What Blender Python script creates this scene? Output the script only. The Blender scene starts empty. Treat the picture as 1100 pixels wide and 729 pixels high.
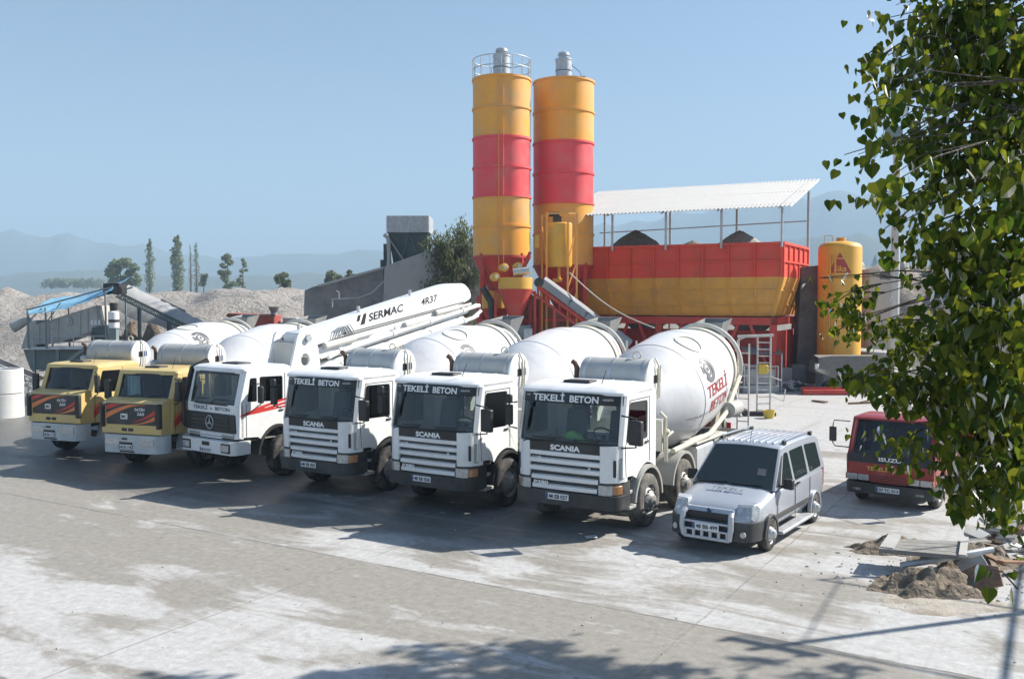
import bpy, bmesh, math, random
from mathutils import Vector, Matrix, noise, geometry
random.seed(7)
C = bpy.context.scene.collection
R = math.radians
V = Vector
# ------------------------------------------------------------------ camera numbers
F, CX, CY, HCAM = 1000.0, 550.0, 364.5, 4.5
PITCH = math.atan((364.5 - 320.0) / F)
SUN_EL, SUN_AZ = 38.0, 18.0      # elevation; azimuth forward of due right
SUN = V((math.cos(R(SUN_EL)) * math.cos(R(SUN_AZ)), math.cos(R(SUN_EL)) * math.sin(R(SUN_AZ)), math.sin(R(SUN_EL))))

def ray(px, py):
    x = (px - CX) / F; v = -(py - CY) / F
    c, s = math.cos(PITCH), math.sin(PITCH)
    return V((x, c + v * s, -s + v * c))

def at(px, py, Y):
    d = ray(px, py); return V((0, 0, HCAM)) + d * (Y / d.y)

def gp(px, py, z=0.0):
    d = ray(px, py); return V((0, 0, HCAM)) + d * ((z - HCAM) / d.z)

# ------------------------------------------------------------------ materials
def nt(m):
    m.use_nodes = True
    return m.node_tree, m.node_tree.nodes, m.node_tree.links

def mat(name, col, rough=.5, metal=0.0, var=.12, scale=2.5, dirt=None, damt=0.0, dscale=1.2, dlo=.45, dhi=.7, bump=0.0, bscale=30, coat=0.0, spec=.5):
    m = bpy.data.materials.new(name); t, n, l = nt(m)
    b = n['Principled BSDF']
    b.inputs['Roughness'].default_value = rough; b.inputs['Metallic'].default_value = metal
    b.inputs['Specular IOR Level'].default_value = spec
    b.inputs['Coat Weight'].default_value = coat; b.inputs['Coat Roughness'].default_value = .08
    tc = n.new('ShaderNodeTexCoord'); oi = n.new('ShaderNodeObjectInfo')
    ad = n.new('ShaderNodeVectorMath'); ad.operation = 'ADD'
    l.new(tc.outputs['Object'], ad.inputs[0])
    mu = n.new('ShaderNodeMath'); mu.operation = 'MULTIPLY'; mu.inputs[1].default_value = 37
    l.new(oi.outputs['Random'], mu.inputs[0]); l.new(mu.outputs[0], ad.inputs[1])
    nz = n.new('ShaderNodeTexNoise'); nz.inputs['Scale'].default_value = scale; nz.inputs['Detail'].default_value = 7; nz.inputs['Roughness'].default_value = .65
    l.new(ad.outputs[0], nz.inputs['Vector'])
    mr = n.new('ShaderNodeMapRange'); mr.inputs[1].default_value = .3; mr.inputs[2].default_value = .7
    mr.inputs[3].default_value = 1 - var; mr.inputs[4].default_value = 1 + var
    l.new(nz.outputs['Fac'], mr.inputs[0])
    mx = n.new('ShaderNodeVectorMath'); mx.operation = 'SCALE'; mx.inputs[0].default_value = col[:3]
    l.new(mr.outputs[0], mx.inputs['Scale'])
    out = mx.outputs[0]
    if dirt:
        n2 = n.new('ShaderNodeTexNoise'); n2.inputs['Scale'].default_value = dscale; n2.inputs['Detail'].default_value = 9; n2.inputs['Roughness'].default_value = .7
        l.new(ad.outputs[0], n2.inputs['Vector'])
        m2 = n.new('ShaderNodeMapRange'); m2.inputs[1].default_value = dlo; m2.inputs[2].default_value = dhi; m2.inputs[4].default_value = damt
        l.new(n2.outputs['Fac'], m2.inputs[0])
        mm = n.new('ShaderNodeMix'); mm.data_type = 'RGBA'
        l.new(m2.outputs[0], mm.inputs[0]); l.new(out, mm.inputs[6]); mm.inputs[7].default_value = (*dirt, 1)
        out = mm.outputs[2]
        ra = n.new('ShaderNodeMapRange'); ra.inputs[3].default_value = rough; ra.inputs[4].default_value = min(1, rough + .35)
        l.new(m2.outputs[0], ra.inputs[0]); l.new(ra.outputs[0], b.inputs['Roughness'])
    l.new(out, b.inputs['Base Color'])
    if bump:
        n3 = n.new('ShaderNodeTexNoise'); n3.inputs['Scale'].default_value = bscale; n3.inputs['Detail'].default_value = 6
        l.new(ad.outputs[0], n3.inputs['Vector'])
        bp = n.new('ShaderNodeBump'); bp.inputs['Strength'].default_value = bump; bp.inputs['Distance'].default_value = .05
        l.new(n3.outputs['Fac'], bp.inputs['Height']); l.new(bp.outputs[0], b.inputs['Normal'])
    return m

def glass_mat(name, tint=(.88, .92, .91), ior=1.7):
    m = bpy.data.materials.new(name); t, n, l = nt(m)
    n.remove(n['Principled BSDF']); o = n['Material Output']
    tr = n.new('ShaderNodeBsdfTransparent'); tr.inputs[0].default_value = (*tint, 1)
    gl = n.new('ShaderNodeBsdfGlossy'); gl.inputs['Roughness'].default_value = .03
    fr = n.new('ShaderNodeFresnel'); fr.inputs[0].default_value = ior
    mx = n.new('ShaderNodeMixShader')
    l.new(fr.outputs[0], mx.inputs[0]); l.new(tr.outputs[0], mx.inputs[1]); l.new(gl.outputs[0], mx.inputs[2]); l.new(mx.outputs[0], o.inputs[0])
    return m

DUST = (.42, .39, .34)
M = {}
M['white'] = mat('white_paint', (.80, .81, .81), .38, var=.05, dirt=(.5, .47, .42), damt=.5, dlo=.47, dhi=.8, coat=.25)
M['white_drum'] = mat('white_drum_paint', (.64, .645, .66), .42, var=.06, dirt=(.40, .38, .34), damt=.45, dlo=.46, dhi=.8, dscale=1.1, coat=.2)
def drips(m, col, amt):
    t, n, l = nt(m); b = n['Principled BSDF']; src = b.inputs['Base Color'].links[0].from_socket
    tc = n.new('ShaderNodeTexCoord'); mp = n.new('ShaderNodeMapping'); mp.inputs['Scale'].default_value = (1.2, 7, 1.2); l.new(tc.outputs['Object'], mp.inputs['Vector'])
    q = n.new('ShaderNodeTexNoise'); q.inputs['Scale'].default_value = .9; q.inputs['Detail'].default_value = 8; q.inputs['Roughness'].default_value = .7; l.new(mp.outputs[0], q.inputs['Vector'])
    r = n.new('ShaderNodeMapRange'); r.inputs[1].default_value = .55; r.inputs[2].default_value = .72; r.inputs[4].default_value = amt; l.new(q.outputs['Fac'], r.inputs[0])
    x = n.new('ShaderNodeMix'); x.data_type = 'RGBA'; l.new(r.outputs[0], x.inputs[0]); l.new(src, x.inputs[6]); x.inputs[7].default_value = (*col, 1); l.new(x.outputs[2], b.inputs['Base Color'])
drips(M['white_drum'], (.38, .36, .32), .45)
M['offwhite'] = mat('offwhite_dusty_paint', (.55, .55, .52), .55, dirt=DUST, damt=.7)
M['cream'] = mat('cream_frame_paint', (.6, .57, .46), .55, dirt=DUST, damt=.6)
M['tank'] = mat('galvanised_tank', (.46, .47, .46), .5, .15, dirt=DUST, damt=.5)
M['yellow'] = mat('yellow_cab_paint', (.62, .46, .17), .4, var=.06, dirt=DUST, damt=.4, coat=.2)
M['bumper'] = mat('grey_white_bumper', (.52, .55, .56), .5, dirt=DUST, damt=.4)
M['black'] = mat('black_plastic', (.018, .018, .019), .5, dirt=(.12, .11, .1), damt=.35)
M['dark'] = mat('dark_grey_plastic', (.035, .036, .036), .6, dirt=(.15, .14, .12), damt=.5)
M['chassis'] = mat('chassis_steel', (.06, .06, .058), .7, dirt=(.3, .28, .25), damt=.6)
M['tyre'] = mat('tyre_rubber', (.022, .022, .022), .85, dirt=(.22, .2, .18), damt=.75, dscale=3, bump=.3, bscale=40)
M['tyre_dusty'] = mat('dusty_tyre_rubber', (.05, .048, .045), .9, dirt=(.3, .28, .25), damt=.85, dscale=3, dlo=.35, bump=.3, bscale=40)
M['rim'] = mat('rim_steel', (.3, .3, .29), .5, .3, dirt=(.25, .22, .19), damt=.7, dscale=4)
M['alloy'] = mat('silver_wheel', (.5, .51, .52), .35, .5)
M['fender'] = mat('grey_fender_plastic', (.36, .36, .34), .6, dirt=DUST, damt=.5)
M['glass'] = glass_mat('cab_glass')
M['tint'] = mat('tinted_glass', (.022, .032, .032), .04, var=.02, spec=.8)
M['lens'] = mat('headlamp_lens', (.42, .44, .45), .12, .25, var=.3, scale=14, coat=.6)
M['lamp_grey'] = mat('clear_lamp_glass', (.24, .25, .25), .1, .2, var=.35, scale=14, coat=.6)
M['orange_lens'] = mat('orange_lens', (.42, .2, .09), .2, coat=.5)
M['interior'] = mat('cab_interior', (.17, .17, .16), .8)
M['seat'] = mat('seat_cloth', (.10, .11, .12), .9)
M['red_text'] = mat('dark_red_lettering', (.36, .045, .04), .5, var=.2, scale=8)
M['black_text'] = mat('black_lettering', (.012, .012, .015), .5)
M['navy_text'] = mat('navy_lettering', (.03, .06, .14), .5)
M['white_text'] = mat('white_lettering', (.82, .83, .83), .5, var=.03)
M['yellow_text'] = mat('yellow_lettering', (.75, .45, .1), .5)
M['grey_text'] = mat('grey_emblem', (.13, .13, .14), .5)
M['cyan_text'] = mat('pale_blue_lettering', (.55, .72, .74), .5)
M['plate'] = mat('number_plate', (.72, .74, .76), .4, var=.04)
M['blue'] = mat('blue_label', (.04, .08, .25), .5)
M['stripe_red'] = mat('red_stripe', (.55, .04, .03), .45)
M['stripe_orange'] = mat('orange_stripe', (.72, .2, .06), .45)
M['silver'] = mat('silver_car_paint', (.44, .47, .52), .32, .3, var=.03, coat=.5, dirt=DUST, damt=.15)
M['silver_dark'] = mat('grey_plastic_cladding', (.045, .048, .05), .55, dirt=(.16, .15, .13), damt=.35)
M['redcab'] = mat('red_cab_paint', (.27, .010, .011), .4, var=.05, coat=.3, dirt=(.25, .12, .1), damt=.2)
M['sooty'] = mat('sooty_brown_pipe', (.10, .06, .042), .8, .1, var=.4)
M['trough'] = mat('faded_red_steel', (.33, .06, .045), .8, var=.3, dirt=(.3, .22, .18), damt=.6)
M['rust'] = mat('rusty_steel', (.22, .1, .05), .8, .1, var=.35, dirt=(.35, .25, .18), damt=.6)
M['silo_orange'] = mat('orange_silo_paint', (.86, .385, .05), .5, var=.07, scale=.8, dirt=(.46, .38, .27), damt=.5, dscale=.6)
M['silo_red'] = mat('pinkish_red_silo_paint', (.84, .075, .085), .5, var=.07, scale=.8, dirt=(.52, .25, .23), damt=.45, dscale=.6)
M['plant_red'] = mat('red_plant_paint', (.52, .045, .032), .55, var=.12, dirt=(.4, .16, .11), damt=.5)
M['plant_yellow'] = mat('yellow_plant_paint', (.74, .39, .045), .5, var=.08, dirt=(.5, .34, .14), damt=.4)
M['bin_red'] = mat('red_bin_paint', (.70, .065, .035), .55, var=.12, scale=1, dirt=(.42, .14, .08), damt=.5)
M['bin_yellow'] = mat('ochre_bin_paint', (.68, .34, .055), .6, var=.12, scale=1, dirt=(.42, .26, .12), damt=.6)
M['galv'] = mat('galvanised_steel', (.48, .5, .52), .45, .35, var=.2, scale=4)
M['hopper_grey'] = mat('dull_grey_hopper_steel', (.2, .21, .21), .6, .2, dirt=DUST, damt=.5)
M['sheet'] = mat('white_corrugated_sheet', (.28, .29, .30), .65, var=.08, dirt=(.5, .47, .42), damt=.4)
M['concrete_grey'] = mat('grey_concrete', (.42, .415, .40), .9, var=.22, scale=1.2, dirt=(.2, .19, .17), damt=.6, bump=.2)
M['concrete_dark'] = mat('dark_concrete', (.15, .148, .145), .9, var=.3, scale=1.5, bump=.2)  # dark concrete, tone varied by noise
M['concrete_mid'] = mat('weathered_dark_concrete', (.22, .215, .205), .9, var=.3, scale=1.0, dirt=(.36, .34, .31), damt=.7, dscale=.7, bump=.2)
M['concrete_tan'] = mat('tan_block_wall', (.36, .29, .21), .9, var=.25, scale=3, bump=.2)
M['pole_conc'] = mat('pale_pole_concrete', (.5, .5, .47), .8, var=.1)
M['gravel'] = mat('dark_crushed_stone', (.27, .25, .22), .95, var=.5, scale=9, bump=.6, bscale=14)
M['gravel_pale'] = mat('pale_crushed_stone', (.36, .345, .32), .95, var=.4, scale=9, bump=.6, bscale=14)
M['mound'] = mat('brown_sandy_soil', (.17, .135, .10), .95, var=.5, scale=7, dirt=(.26, .22, .17), damt=.7, dscale=3, bump=1.0, bscale=14)
M['spill'] = mat('thin_sand_spill', (.33, .29, .235), .95, var=.3, scale=4, dirt=(.42, .40, .37), damt=.9, dscale=2.0, bump=.5, bscale=30)
M['plank'] = mat('grey_weathered_boards', (.24, .23, .21), .85, var=.25, scale=6)
M['wood'] = mat('brown_timber', (.22, .13, .08), .85, var=.4, scale=6)
M['tarp'] = mat('pale_blue_tarpaulin', (.22, .45, .62), .6, var=.25, scale=4)
M['canvas'] = mat('grey_canvas', (.2, .18, .155), .9, var=.15, scale=4)
M['machine'] = mat('teal_grey_machine_paint', (.16, .21, .22), .6, dirt=(.3, .3, .28), damt=.7)
M['machine_pale'] = mat('pale_dusty_steel', (.42, .42, .40), .6, var=.15, dirt=(.36, .33, .28), damt=.6)
M['hopper_green'] = mat('dark_green_steel', (.055, .085, .09), .7, var=.3, dirt=(.2, .22, .22), damt=.5)
M['bucket'] = mat('yellow_plastic', (.62, .45, .06), .4)
M['greencloth'] = mat('green_cloth', (.22, .6, .12), .9, var=.25, scale=9)
M['pipe_conc'] = mat('white_concrete_pipe', (.62, .62, .6), .85, var=.08, dirt=(.45, .43, .4), damt=.4)
M['cable'] = mat('black_cable', (.03, .03, .03), .7)
M['bark'] = mat('grey_brown_bark', (.09, .075, .058), .9, var=.35, scale=12, bump=.6, bscale=40)
M['tile'] = mat('broken_pale_slabs', (.42, .4, .37), .85, var=.25, scale=4)

def leaf_mat(name, col, col2, trans=.45, scale=3.0, gloss=.5, ior=1.1):
    m = bpy.data.materials.new(name); t, n, l = nt(m)
    n.remove(n['Principled BSDF']); o = n['Material Output']
    g = n.new('ShaderNodeNewGeometry'); 
    mx = n.new('ShaderNodeMix'); mx.data_type = 'RGBA'
    mx.inputs[6].default_value = (*col, 1); mx.inputs[7].default_value = (*col2, 1)
    pw = n.new('ShaderNodeMath'); pw.operation = 'POWER'; pw.inputs[1].default_value = 1.8; l.new(g.outputs['Random Per Island'], pw.inputs[0]); l.new(pw.outputs[0], mx.inputs[0])
    d = n.new('ShaderNodeBsdfDiffuse'); tr = n.new('ShaderNodeBsdfTranslucent'); gl = n.new('ShaderNodeBsdfGlossy')
    gl.inputs['Roughness'].default_value = gloss
    hs = n.new('ShaderNodeHueSaturation'); hs.inputs['Value'].default_value = 1.5; hs.inputs['Saturation'].default_value = 1.15; hs.inputs['Hue'].default_value = .485
    l.new(mx.outputs[2], d.inputs[0]); l.new(mx.outputs[2], hs.inputs['Color']); l.new(hs.outputs[0], tr.inputs[0])
    m1 = n.new('ShaderNodeMixShader'); m1.inputs[0].default_value = trans
    l.new(d.outputs[0], m1.inputs[1]); l.new(tr.outputs[0], m1.inputs[2])
    fr = n.new('ShaderNodeFresnel'); fr.inputs[0].default_value = ior
    m2 = n.new('ShaderNodeMixShader'); l.new(fr.outputs[0], m2.inputs[0]); l.new(m1.outputs[0], m2.inputs[1]); l.new(gl.outputs[0], m2.inputs[2])
    l.new(m2.outputs[0], o.inputs[0])
    return m
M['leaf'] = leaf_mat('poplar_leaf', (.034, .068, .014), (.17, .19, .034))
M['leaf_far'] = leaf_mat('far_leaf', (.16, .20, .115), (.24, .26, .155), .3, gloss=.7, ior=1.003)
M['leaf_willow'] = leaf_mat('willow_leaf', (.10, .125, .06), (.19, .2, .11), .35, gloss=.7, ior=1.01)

# ------------------------------------------------------------------ objects
def thing(name, label, cat, loc=(0, 0, 0), rotz=0.0, group=None):
    o = bpy.data.objects.new(name, None); C.objects.link(o)
    o.location = loc; o.rotation_euler = (0, 0, rotz); o.empty_display_size = .3
    o['label'] = label; o['category'] = cat
    if group: o['group'] = group
    return o

def tag(o, label, cat, group=None, kind=None):
    o['label'] = label; o['category'] = cat
    if group: o['group'] = group
    if kind: o['kind'] = kind
    return o

def rpoly(pts, r, n=4):
    """round the corners of a 2D polygon"""
    out = []; k = len(pts)
    rs = r if isinstance(r, (list, tuple)) else [r] * k
    for i in range(k):
        p = V(pts[i]); a = V(pts[i - 1]); b = V(pts[(i + 1) % k]); rr = rs[i]
        da = (a - p); db = (b - p)
        if rr <= 0: out.append(tuple(p)); continue
        ra = min(rr, da.length * .48); rb = min(rr, db.length * .48)
        s = p + da.normalized() * ra; e = p + db.normalized() * rb
        for j in range(n + 1):
            t = j / n
            q = s * (1 - t) ** 2 + p * 2 * t * (1 - t) + e * t * t
            out.append((q.x, q.y))
    return out

def rect(x0, y0, x1, y1, r=0):
    q = [(x0, y0), (x1, y0), (x1, y1), (x0, y1)]
    return rpoly(q, r) if r else q

_tc = {}
def text2d(s, bold=.0):
    k = (s, bold)
    if k not in _tc:
        c = bpy.data.curves.new('lettering_curve', 'FONT'); c.body = s; c.resolution_u = 3; c.offset = bold
        o = bpy.data.objects.new('lettering_source', c); C.objects.link(o)
        dg = bpy.context.evaluated_depsgraph_get(); dg.update()
        me = o.evaluated_get(dg).to_mesh()
        vs = [(v.co.x, v.co.y) for v in me.vertices]; fs = [tuple(p.vertices) for p in me.polygons]
        o.evaluated_get(dg).to_mesh_clear()
        bpy.data.objects.remove(o); bpy.data.curves.remove(c)
        x0 = min(v[0] for v in vs); x1 = max(v[0] for v in vs)
        _tc[k] = (vs, fs, x0, x1)
    return _tc[k]

class MB:
    def __init__(s): s.v = []; s.f = []
    def face(s, pts):
        b = len(s.v); s.v += [tuple(p) for p in pts]; s.f.append(tuple(range(b, b + len(pts)))); return s
    def grid(s, rows, closed=False, cap0=False, cap1=False):
        b = len(s.v); n = len(rows[0])
        for r in rows: s.v += [tuple(p) for p in r]
        m = n if closed else n - 1
        for i in range(len(rows) - 1):
            for j in range(m):
                a = b + i * n + j; c = b + i * n + (j + 1) % n
                s.f.append((a, c, c + n, a + n))
        if cap0: s.f.append(tuple(b + j for j in reversed(range(n))))
        if cap1: s.f.append(tuple(b + (len(rows) - 1) * n + j for j in range(n)))
        return s
    def box(s, c, d, rot=None):
        c = V(c); h = V(d) / 2
        pts = [V((x, y, z)) for z in (-h.z, h.z) for (x, y) in ((-h.x, -h.y), (h.x, -h.y), (h.x, h.y), (-h.x, h.y))]
        if rot is not None: pts = [rot @ p for p in pts]
        return s.hexa([p + c for p in pts])
    def bx(s, x0, x1, y0, y1, z0, z1):
        return s.box(((x0 + x1) / 2, (y0 + y1) / 2, (z0 + z1) / 2), (abs(x1 - x0), abs(y1 - y0), abs(z1 - z0)))
    def hexa(s, p):
        b = len(s.v); s.v += [tuple(q) for q in p]
        for f in ((3, 2, 1, 0), (4, 5, 6, 7), (0, 1, 5, 4), (1, 2, 6, 5), (2, 3, 7, 6), (3, 0, 4, 7)): s.f.append(tuple(b + i for i in f))
        return s
    def beam(s, p, q, w=.05, h=None, up=(0, 0, 1)):
        p, q = V(p), V(q); h = h or w; d = (q - p).normalized(); u = V(up)
        if abs(d.dot(u)) > .98: u = V((0, 1, 0))
        x = d.cross(u).normalized(); u = x.cross(d).normalized()
        pts = [a + x * i * w / 2 + u * j * h / 2 for a in (p, q) for i, j in ((-1, -1), (1, -1), (1, 1), (-1, 1))]
        return s.hexa(pts)
    def tube(s, path, r, n=8, cap=True):
        path = [V(p) for p in path]; k = len(path); rs = r if isinstance(r, (list, tuple)) else [r] * k
        rows = []; u = None
        for i in range(k):
            d = (path[min(i + 1, k - 1)] - path[max(i - 1, 0)]).normalized()
            if u is None:
                u = V((0, 0, 1)) if abs(d.z) < .9 else V((1, 0, 0))
            x = d.cross(u).normalized(); u = x.cross(d).normalized()
            rows.append([path[i] + (x * math.cos(2 * math.pi * j / n) + u * math.sin(2 * math.pi * j / n)) * rs[i] for j in range(n)])
        return s.grid(rows, True, cap, cap)
    def lathe(s, prof, o=(0, 0, 0), axis=(0, 0, 1), n=32, cap=True, a0=0, a1=360):
        o = V(o); ax = V(axis).normalized()
        e1 = V((1, 0, 0)) if abs(ax.x) < .9 else V((0, 1, 0))
        e1 = (e1 - ax * e1.dot(ax)).normalized(); e2 = ax.cross(e1)
        full = abs(a1 - a0) >= 360; m = n if full else n + 1
        rows = [[o + ax * a + (e1 * math.cos(R(a0 + (a1 - a0) * j / n)) + e2 * math.sin(R(a0 + (a1 - a0) * j / n))) * r for j in range(m)] for a, r in prof]
        return s.grid(rows, full, cap, cap)
    def disc(s, c, axis, r, t=.02, n=24):
        return s.lathe([(0, r), (t, r)], c, axis, n)
    def panel(s, outer, holes, f, t=.03):
        loops = [[V((p[0], p[1], 0)) for p in outer]] + [[V((p[0], p[1], 0)) for p in h] for h in holes]
        tris = geometry.tessellate_polygon(loops) if (holes or len(outer) > 4) else [tuple(range(len(outer)))]
        flat = [p for L in loops for p in L]; b = len(s.v); n = len(flat)
        s.v += [tuple(f(p.x, p.y, 0.0)) for p in flat]
        for tr in tris: s.f.append(tuple(b + i for i in tr))
        if t:
            s.v += [tuple(f(p.x, p.y, t)) for p in flat]
            for tr in tris: s.f.append(tuple(b + n + i for i in reversed(tr)))
            k = b
            for L in loops:
                m = len(L)
                for i in range(m):
                    j = (i + 1) % m; s.f.append((k + i, k + j, k + n + j, k + n + i))
                k += m
        return s
    def text(s, string, f, cx, cz, w, h, bold=.02, shear=0.0, d=0.0):
        vs, fs, x0, x1 = text2d(string, bold); b = len(s.v); k = w / (x1 - x0); xm = (x0 + x1) / 2; ky = h / .72
        for x, y in vs: s.v.append(tuple(f(cx + (x - xm) * k + shear * (y - .36) * ky, cz + (y - .36) * ky, d)))
        for q in fs: s.f.append(tuple(b + i for i in q))
        return s
    def build(s, name, m, parent=None, bevel=0.0, seg=2, ang=35, merge=True, recalc=True, loc=None, rotz=0):
        me = bpy.data.meshes.new(name); me.from_pydata(s.v, [], s.f); me.validate()
        if merge or recalc:
            bm = bmesh.new(); bm.from_mesh(me)
            if merge: bmesh.ops.remove_doubles(bm, verts=bm.verts, dist=1e-5)
            if recalc: bmesh.ops.recalc_face_normals(bm, faces=bm.faces)
            bm.to_mesh(me); bm.free()
        me.polygons.foreach_set('use_smooth', [True] * len(me.polygons)); me.set_sharp_from_angle(angle=R(ang))
        o = bpy.data.objects.new(name, me); C.objects.link(o)
        for q in (m if isinstance(m, (list, tuple)) else [m]): me.materials.append(M[q] if isinstance(q, str) else q)
        if parent is not None: o.parent = parent
        if loc is not None: o.location = loc; o.rotation_euler = (0, 0, rotz)
        if bevel:
            bv = o.modifiers.new('bevel', 'BEVEL'); bv.width = bevel; bv.segments = seg; bv.limit_method = 'ANGLE'; bv.angle_limit = R(40)
        return o

def fr(v): return lambda a, b, d: V((v[0] + a, v[1] + d, v[2] + b))          # front facing: u = x, v = z, depth = y
def plane(o, u, w):                                                          # general plane: depth along -normal (u x w)
    o, u, w = V(o), V(u).normalized(), V(w).normalized(); n = u.cross(w).normalized()
    return lambda a, b, d: o + u * a + w * b - n * d
def side(x, sgn=1): return lambda a, b, d: V((x - sgn * d, a, b))             # u = y, v = z, depth inwards

# ------------------------------------------------------------------ truck pieces (local: x = driver's side, y = rearward, z up; origin under the front bumper)
def wheel(root, x, y, r=.52, w=.3, m='tyre', dual=False, rimm='rim', bolts=True):
    sg = 1 if x > 0 else -1
    def tyre(mb, cx, ww):
        h = ww / 2
        mb.lathe([(-h, r * .6), (-h - .005, r * .72), (-h, r * .9), (-h * .82, r * .985), (-h * .5, r), (-.02, r), (-.015, r - .015), (.015, r - .015), (.02, r), (h * .5, r), (h * .82, r * .985), (h, r * .9), (h + .005, r * .72), (h, r * .6)], (cx, y, r), (1, 0, 0), 40, False)
    mb = MB()
    if dual:
        tyre(mb, x, w); tyre(mb, x - sg * (w + .04), w)
    else: tyre(mb, x, w)
    o = mb.build('wheel', m, root, ang=50)
    e = x + sg * w / 2; a = -sg
    k = MB()
    if dual:
        k.lathe([(-.02 * a, r * .62), (.0, r * .6), (a * .16, r * .5), (a * .19, r * .3), (a * .1, r * .26), (a * .02, r * .22), (0, r * .05)], (e, y, r), (1, 0, 0), 28, False)
    else:
        k.lathe([(a * .0, r * .62), (a * .04, r * .57), (a * .06, r * .48), (-a * .02, r * .36), (-a * .03, r * .3), (-a * .08, r * .22), (-a * .1, r * .06)], (e, y, r), (1, 0, 0), 28, False)
    k.lathe([(0, r * .06), (0.001, 0.001)], (e - a * .1, y, r), (1, 0, 0), 12, False)
    if bolts:
        rb = r * (.42 if not dual else .33); dx = .012 if not dual else -.12
        for i in range(10):
            t = i * math.pi / 5
            k.lathe([(0, .016), (sg * .05, .016), (sg * .052, .001)], (e + sg * dx - sg * .02, y + rb * math.cos(t), r + rb * math.sin(t)), (1, 0, 0), 6, False)
    k.build('rim', rimm, o)
    return o

def fender(root, x, y, z, r, w, m, a0=8, a1=172, lip=.06):
    mb = MB(); rows = []
    n = 18
    for i in range(n + 1):
        t = R(a0 + (a1 - a0) * i / n); c, s = -math.cos(t), math.sin(t)
        rows.append([(x - w / 2, y + c * (r - lip), z + s * (r - lip)), (x - w / 2, y + c * r, z + s * r), (x + w / 2, y + c * r, z + s * r), (x + w / 2, y + c * (r - lip), z + s * (r - lip)), (x + w / 2 - .025, y + c * (r - lip), z + s * (r - lip)), (x + w / 2 - .025, y + c * (r - .025), z + s * (r - .025)), (x - w / 2 + .025, y + c * (r - .025), z + s * (r - .025)), (x - w / 2 + .025, y + c * (r - lip), z + s * (r - lip))])
    mb.grid(rows, True, True, True)
    return mb.build('fender', m, root, ang=45)

def roof_cap(mb, levels, n=5):
    rows = []
    for z, x, y0, y1, r in levels:
        rows.append([(p[0], p[1], z) for p in rpoly([(-x, y0), (x, y0), (x, y1), (-x, y1)], r, n)])
    mb.grid(rows, True, True, True)

def plate(root, x, y, z, txt, w=.52, h=.12, tilt=0):
    p = MB().panel(rect(-w / 2, -h / 2, w / 2, h / 2, .012), [], fr((x, y, z)), .012).build('number_plate', 'plate', root)
    MB().panel(rect(-w / 2 + .004, -h / 2 + .004, -w / 2 + .045, h / 2 - .004), [], fr((x, y - .003, z)), .002).build('country_band', 'blue', p)
    MB().text(txt, fr((x + .02, y - .003, z)), 0, 0, w * .84, h * .6, .03).build('plate_lettering', 'black_text', p)
    return p

def tubepart(name, root, m, path, r, n=8): return MB().tube(path, r, n).build(name, m, root)

PROF = [(0, .3), (.01, .5), (.08, .62), (.45, .80), (.95, 1.03), (1.35, 1.17), (1.7, 1.24), (2.1, 1.25), (3.1, 1.25), (3.45, 1.22), (4.2, 1.06), (4.85, .90), (5.1, .86), (5.12, .80), (5.3, .62), (5.3, .3)]
def xscale(t, k, kz=1.0, z0=0.0, ky=1.0):
    for o in t.children_recursive:
        if o.type == 'MESH': o.data.transform(Matrix(((k, 0, 0, 0), (0, ky, 0, 0), (0, 0, kz, z0 * (1 - kz)), (0, 0, 0, 1))))

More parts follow.
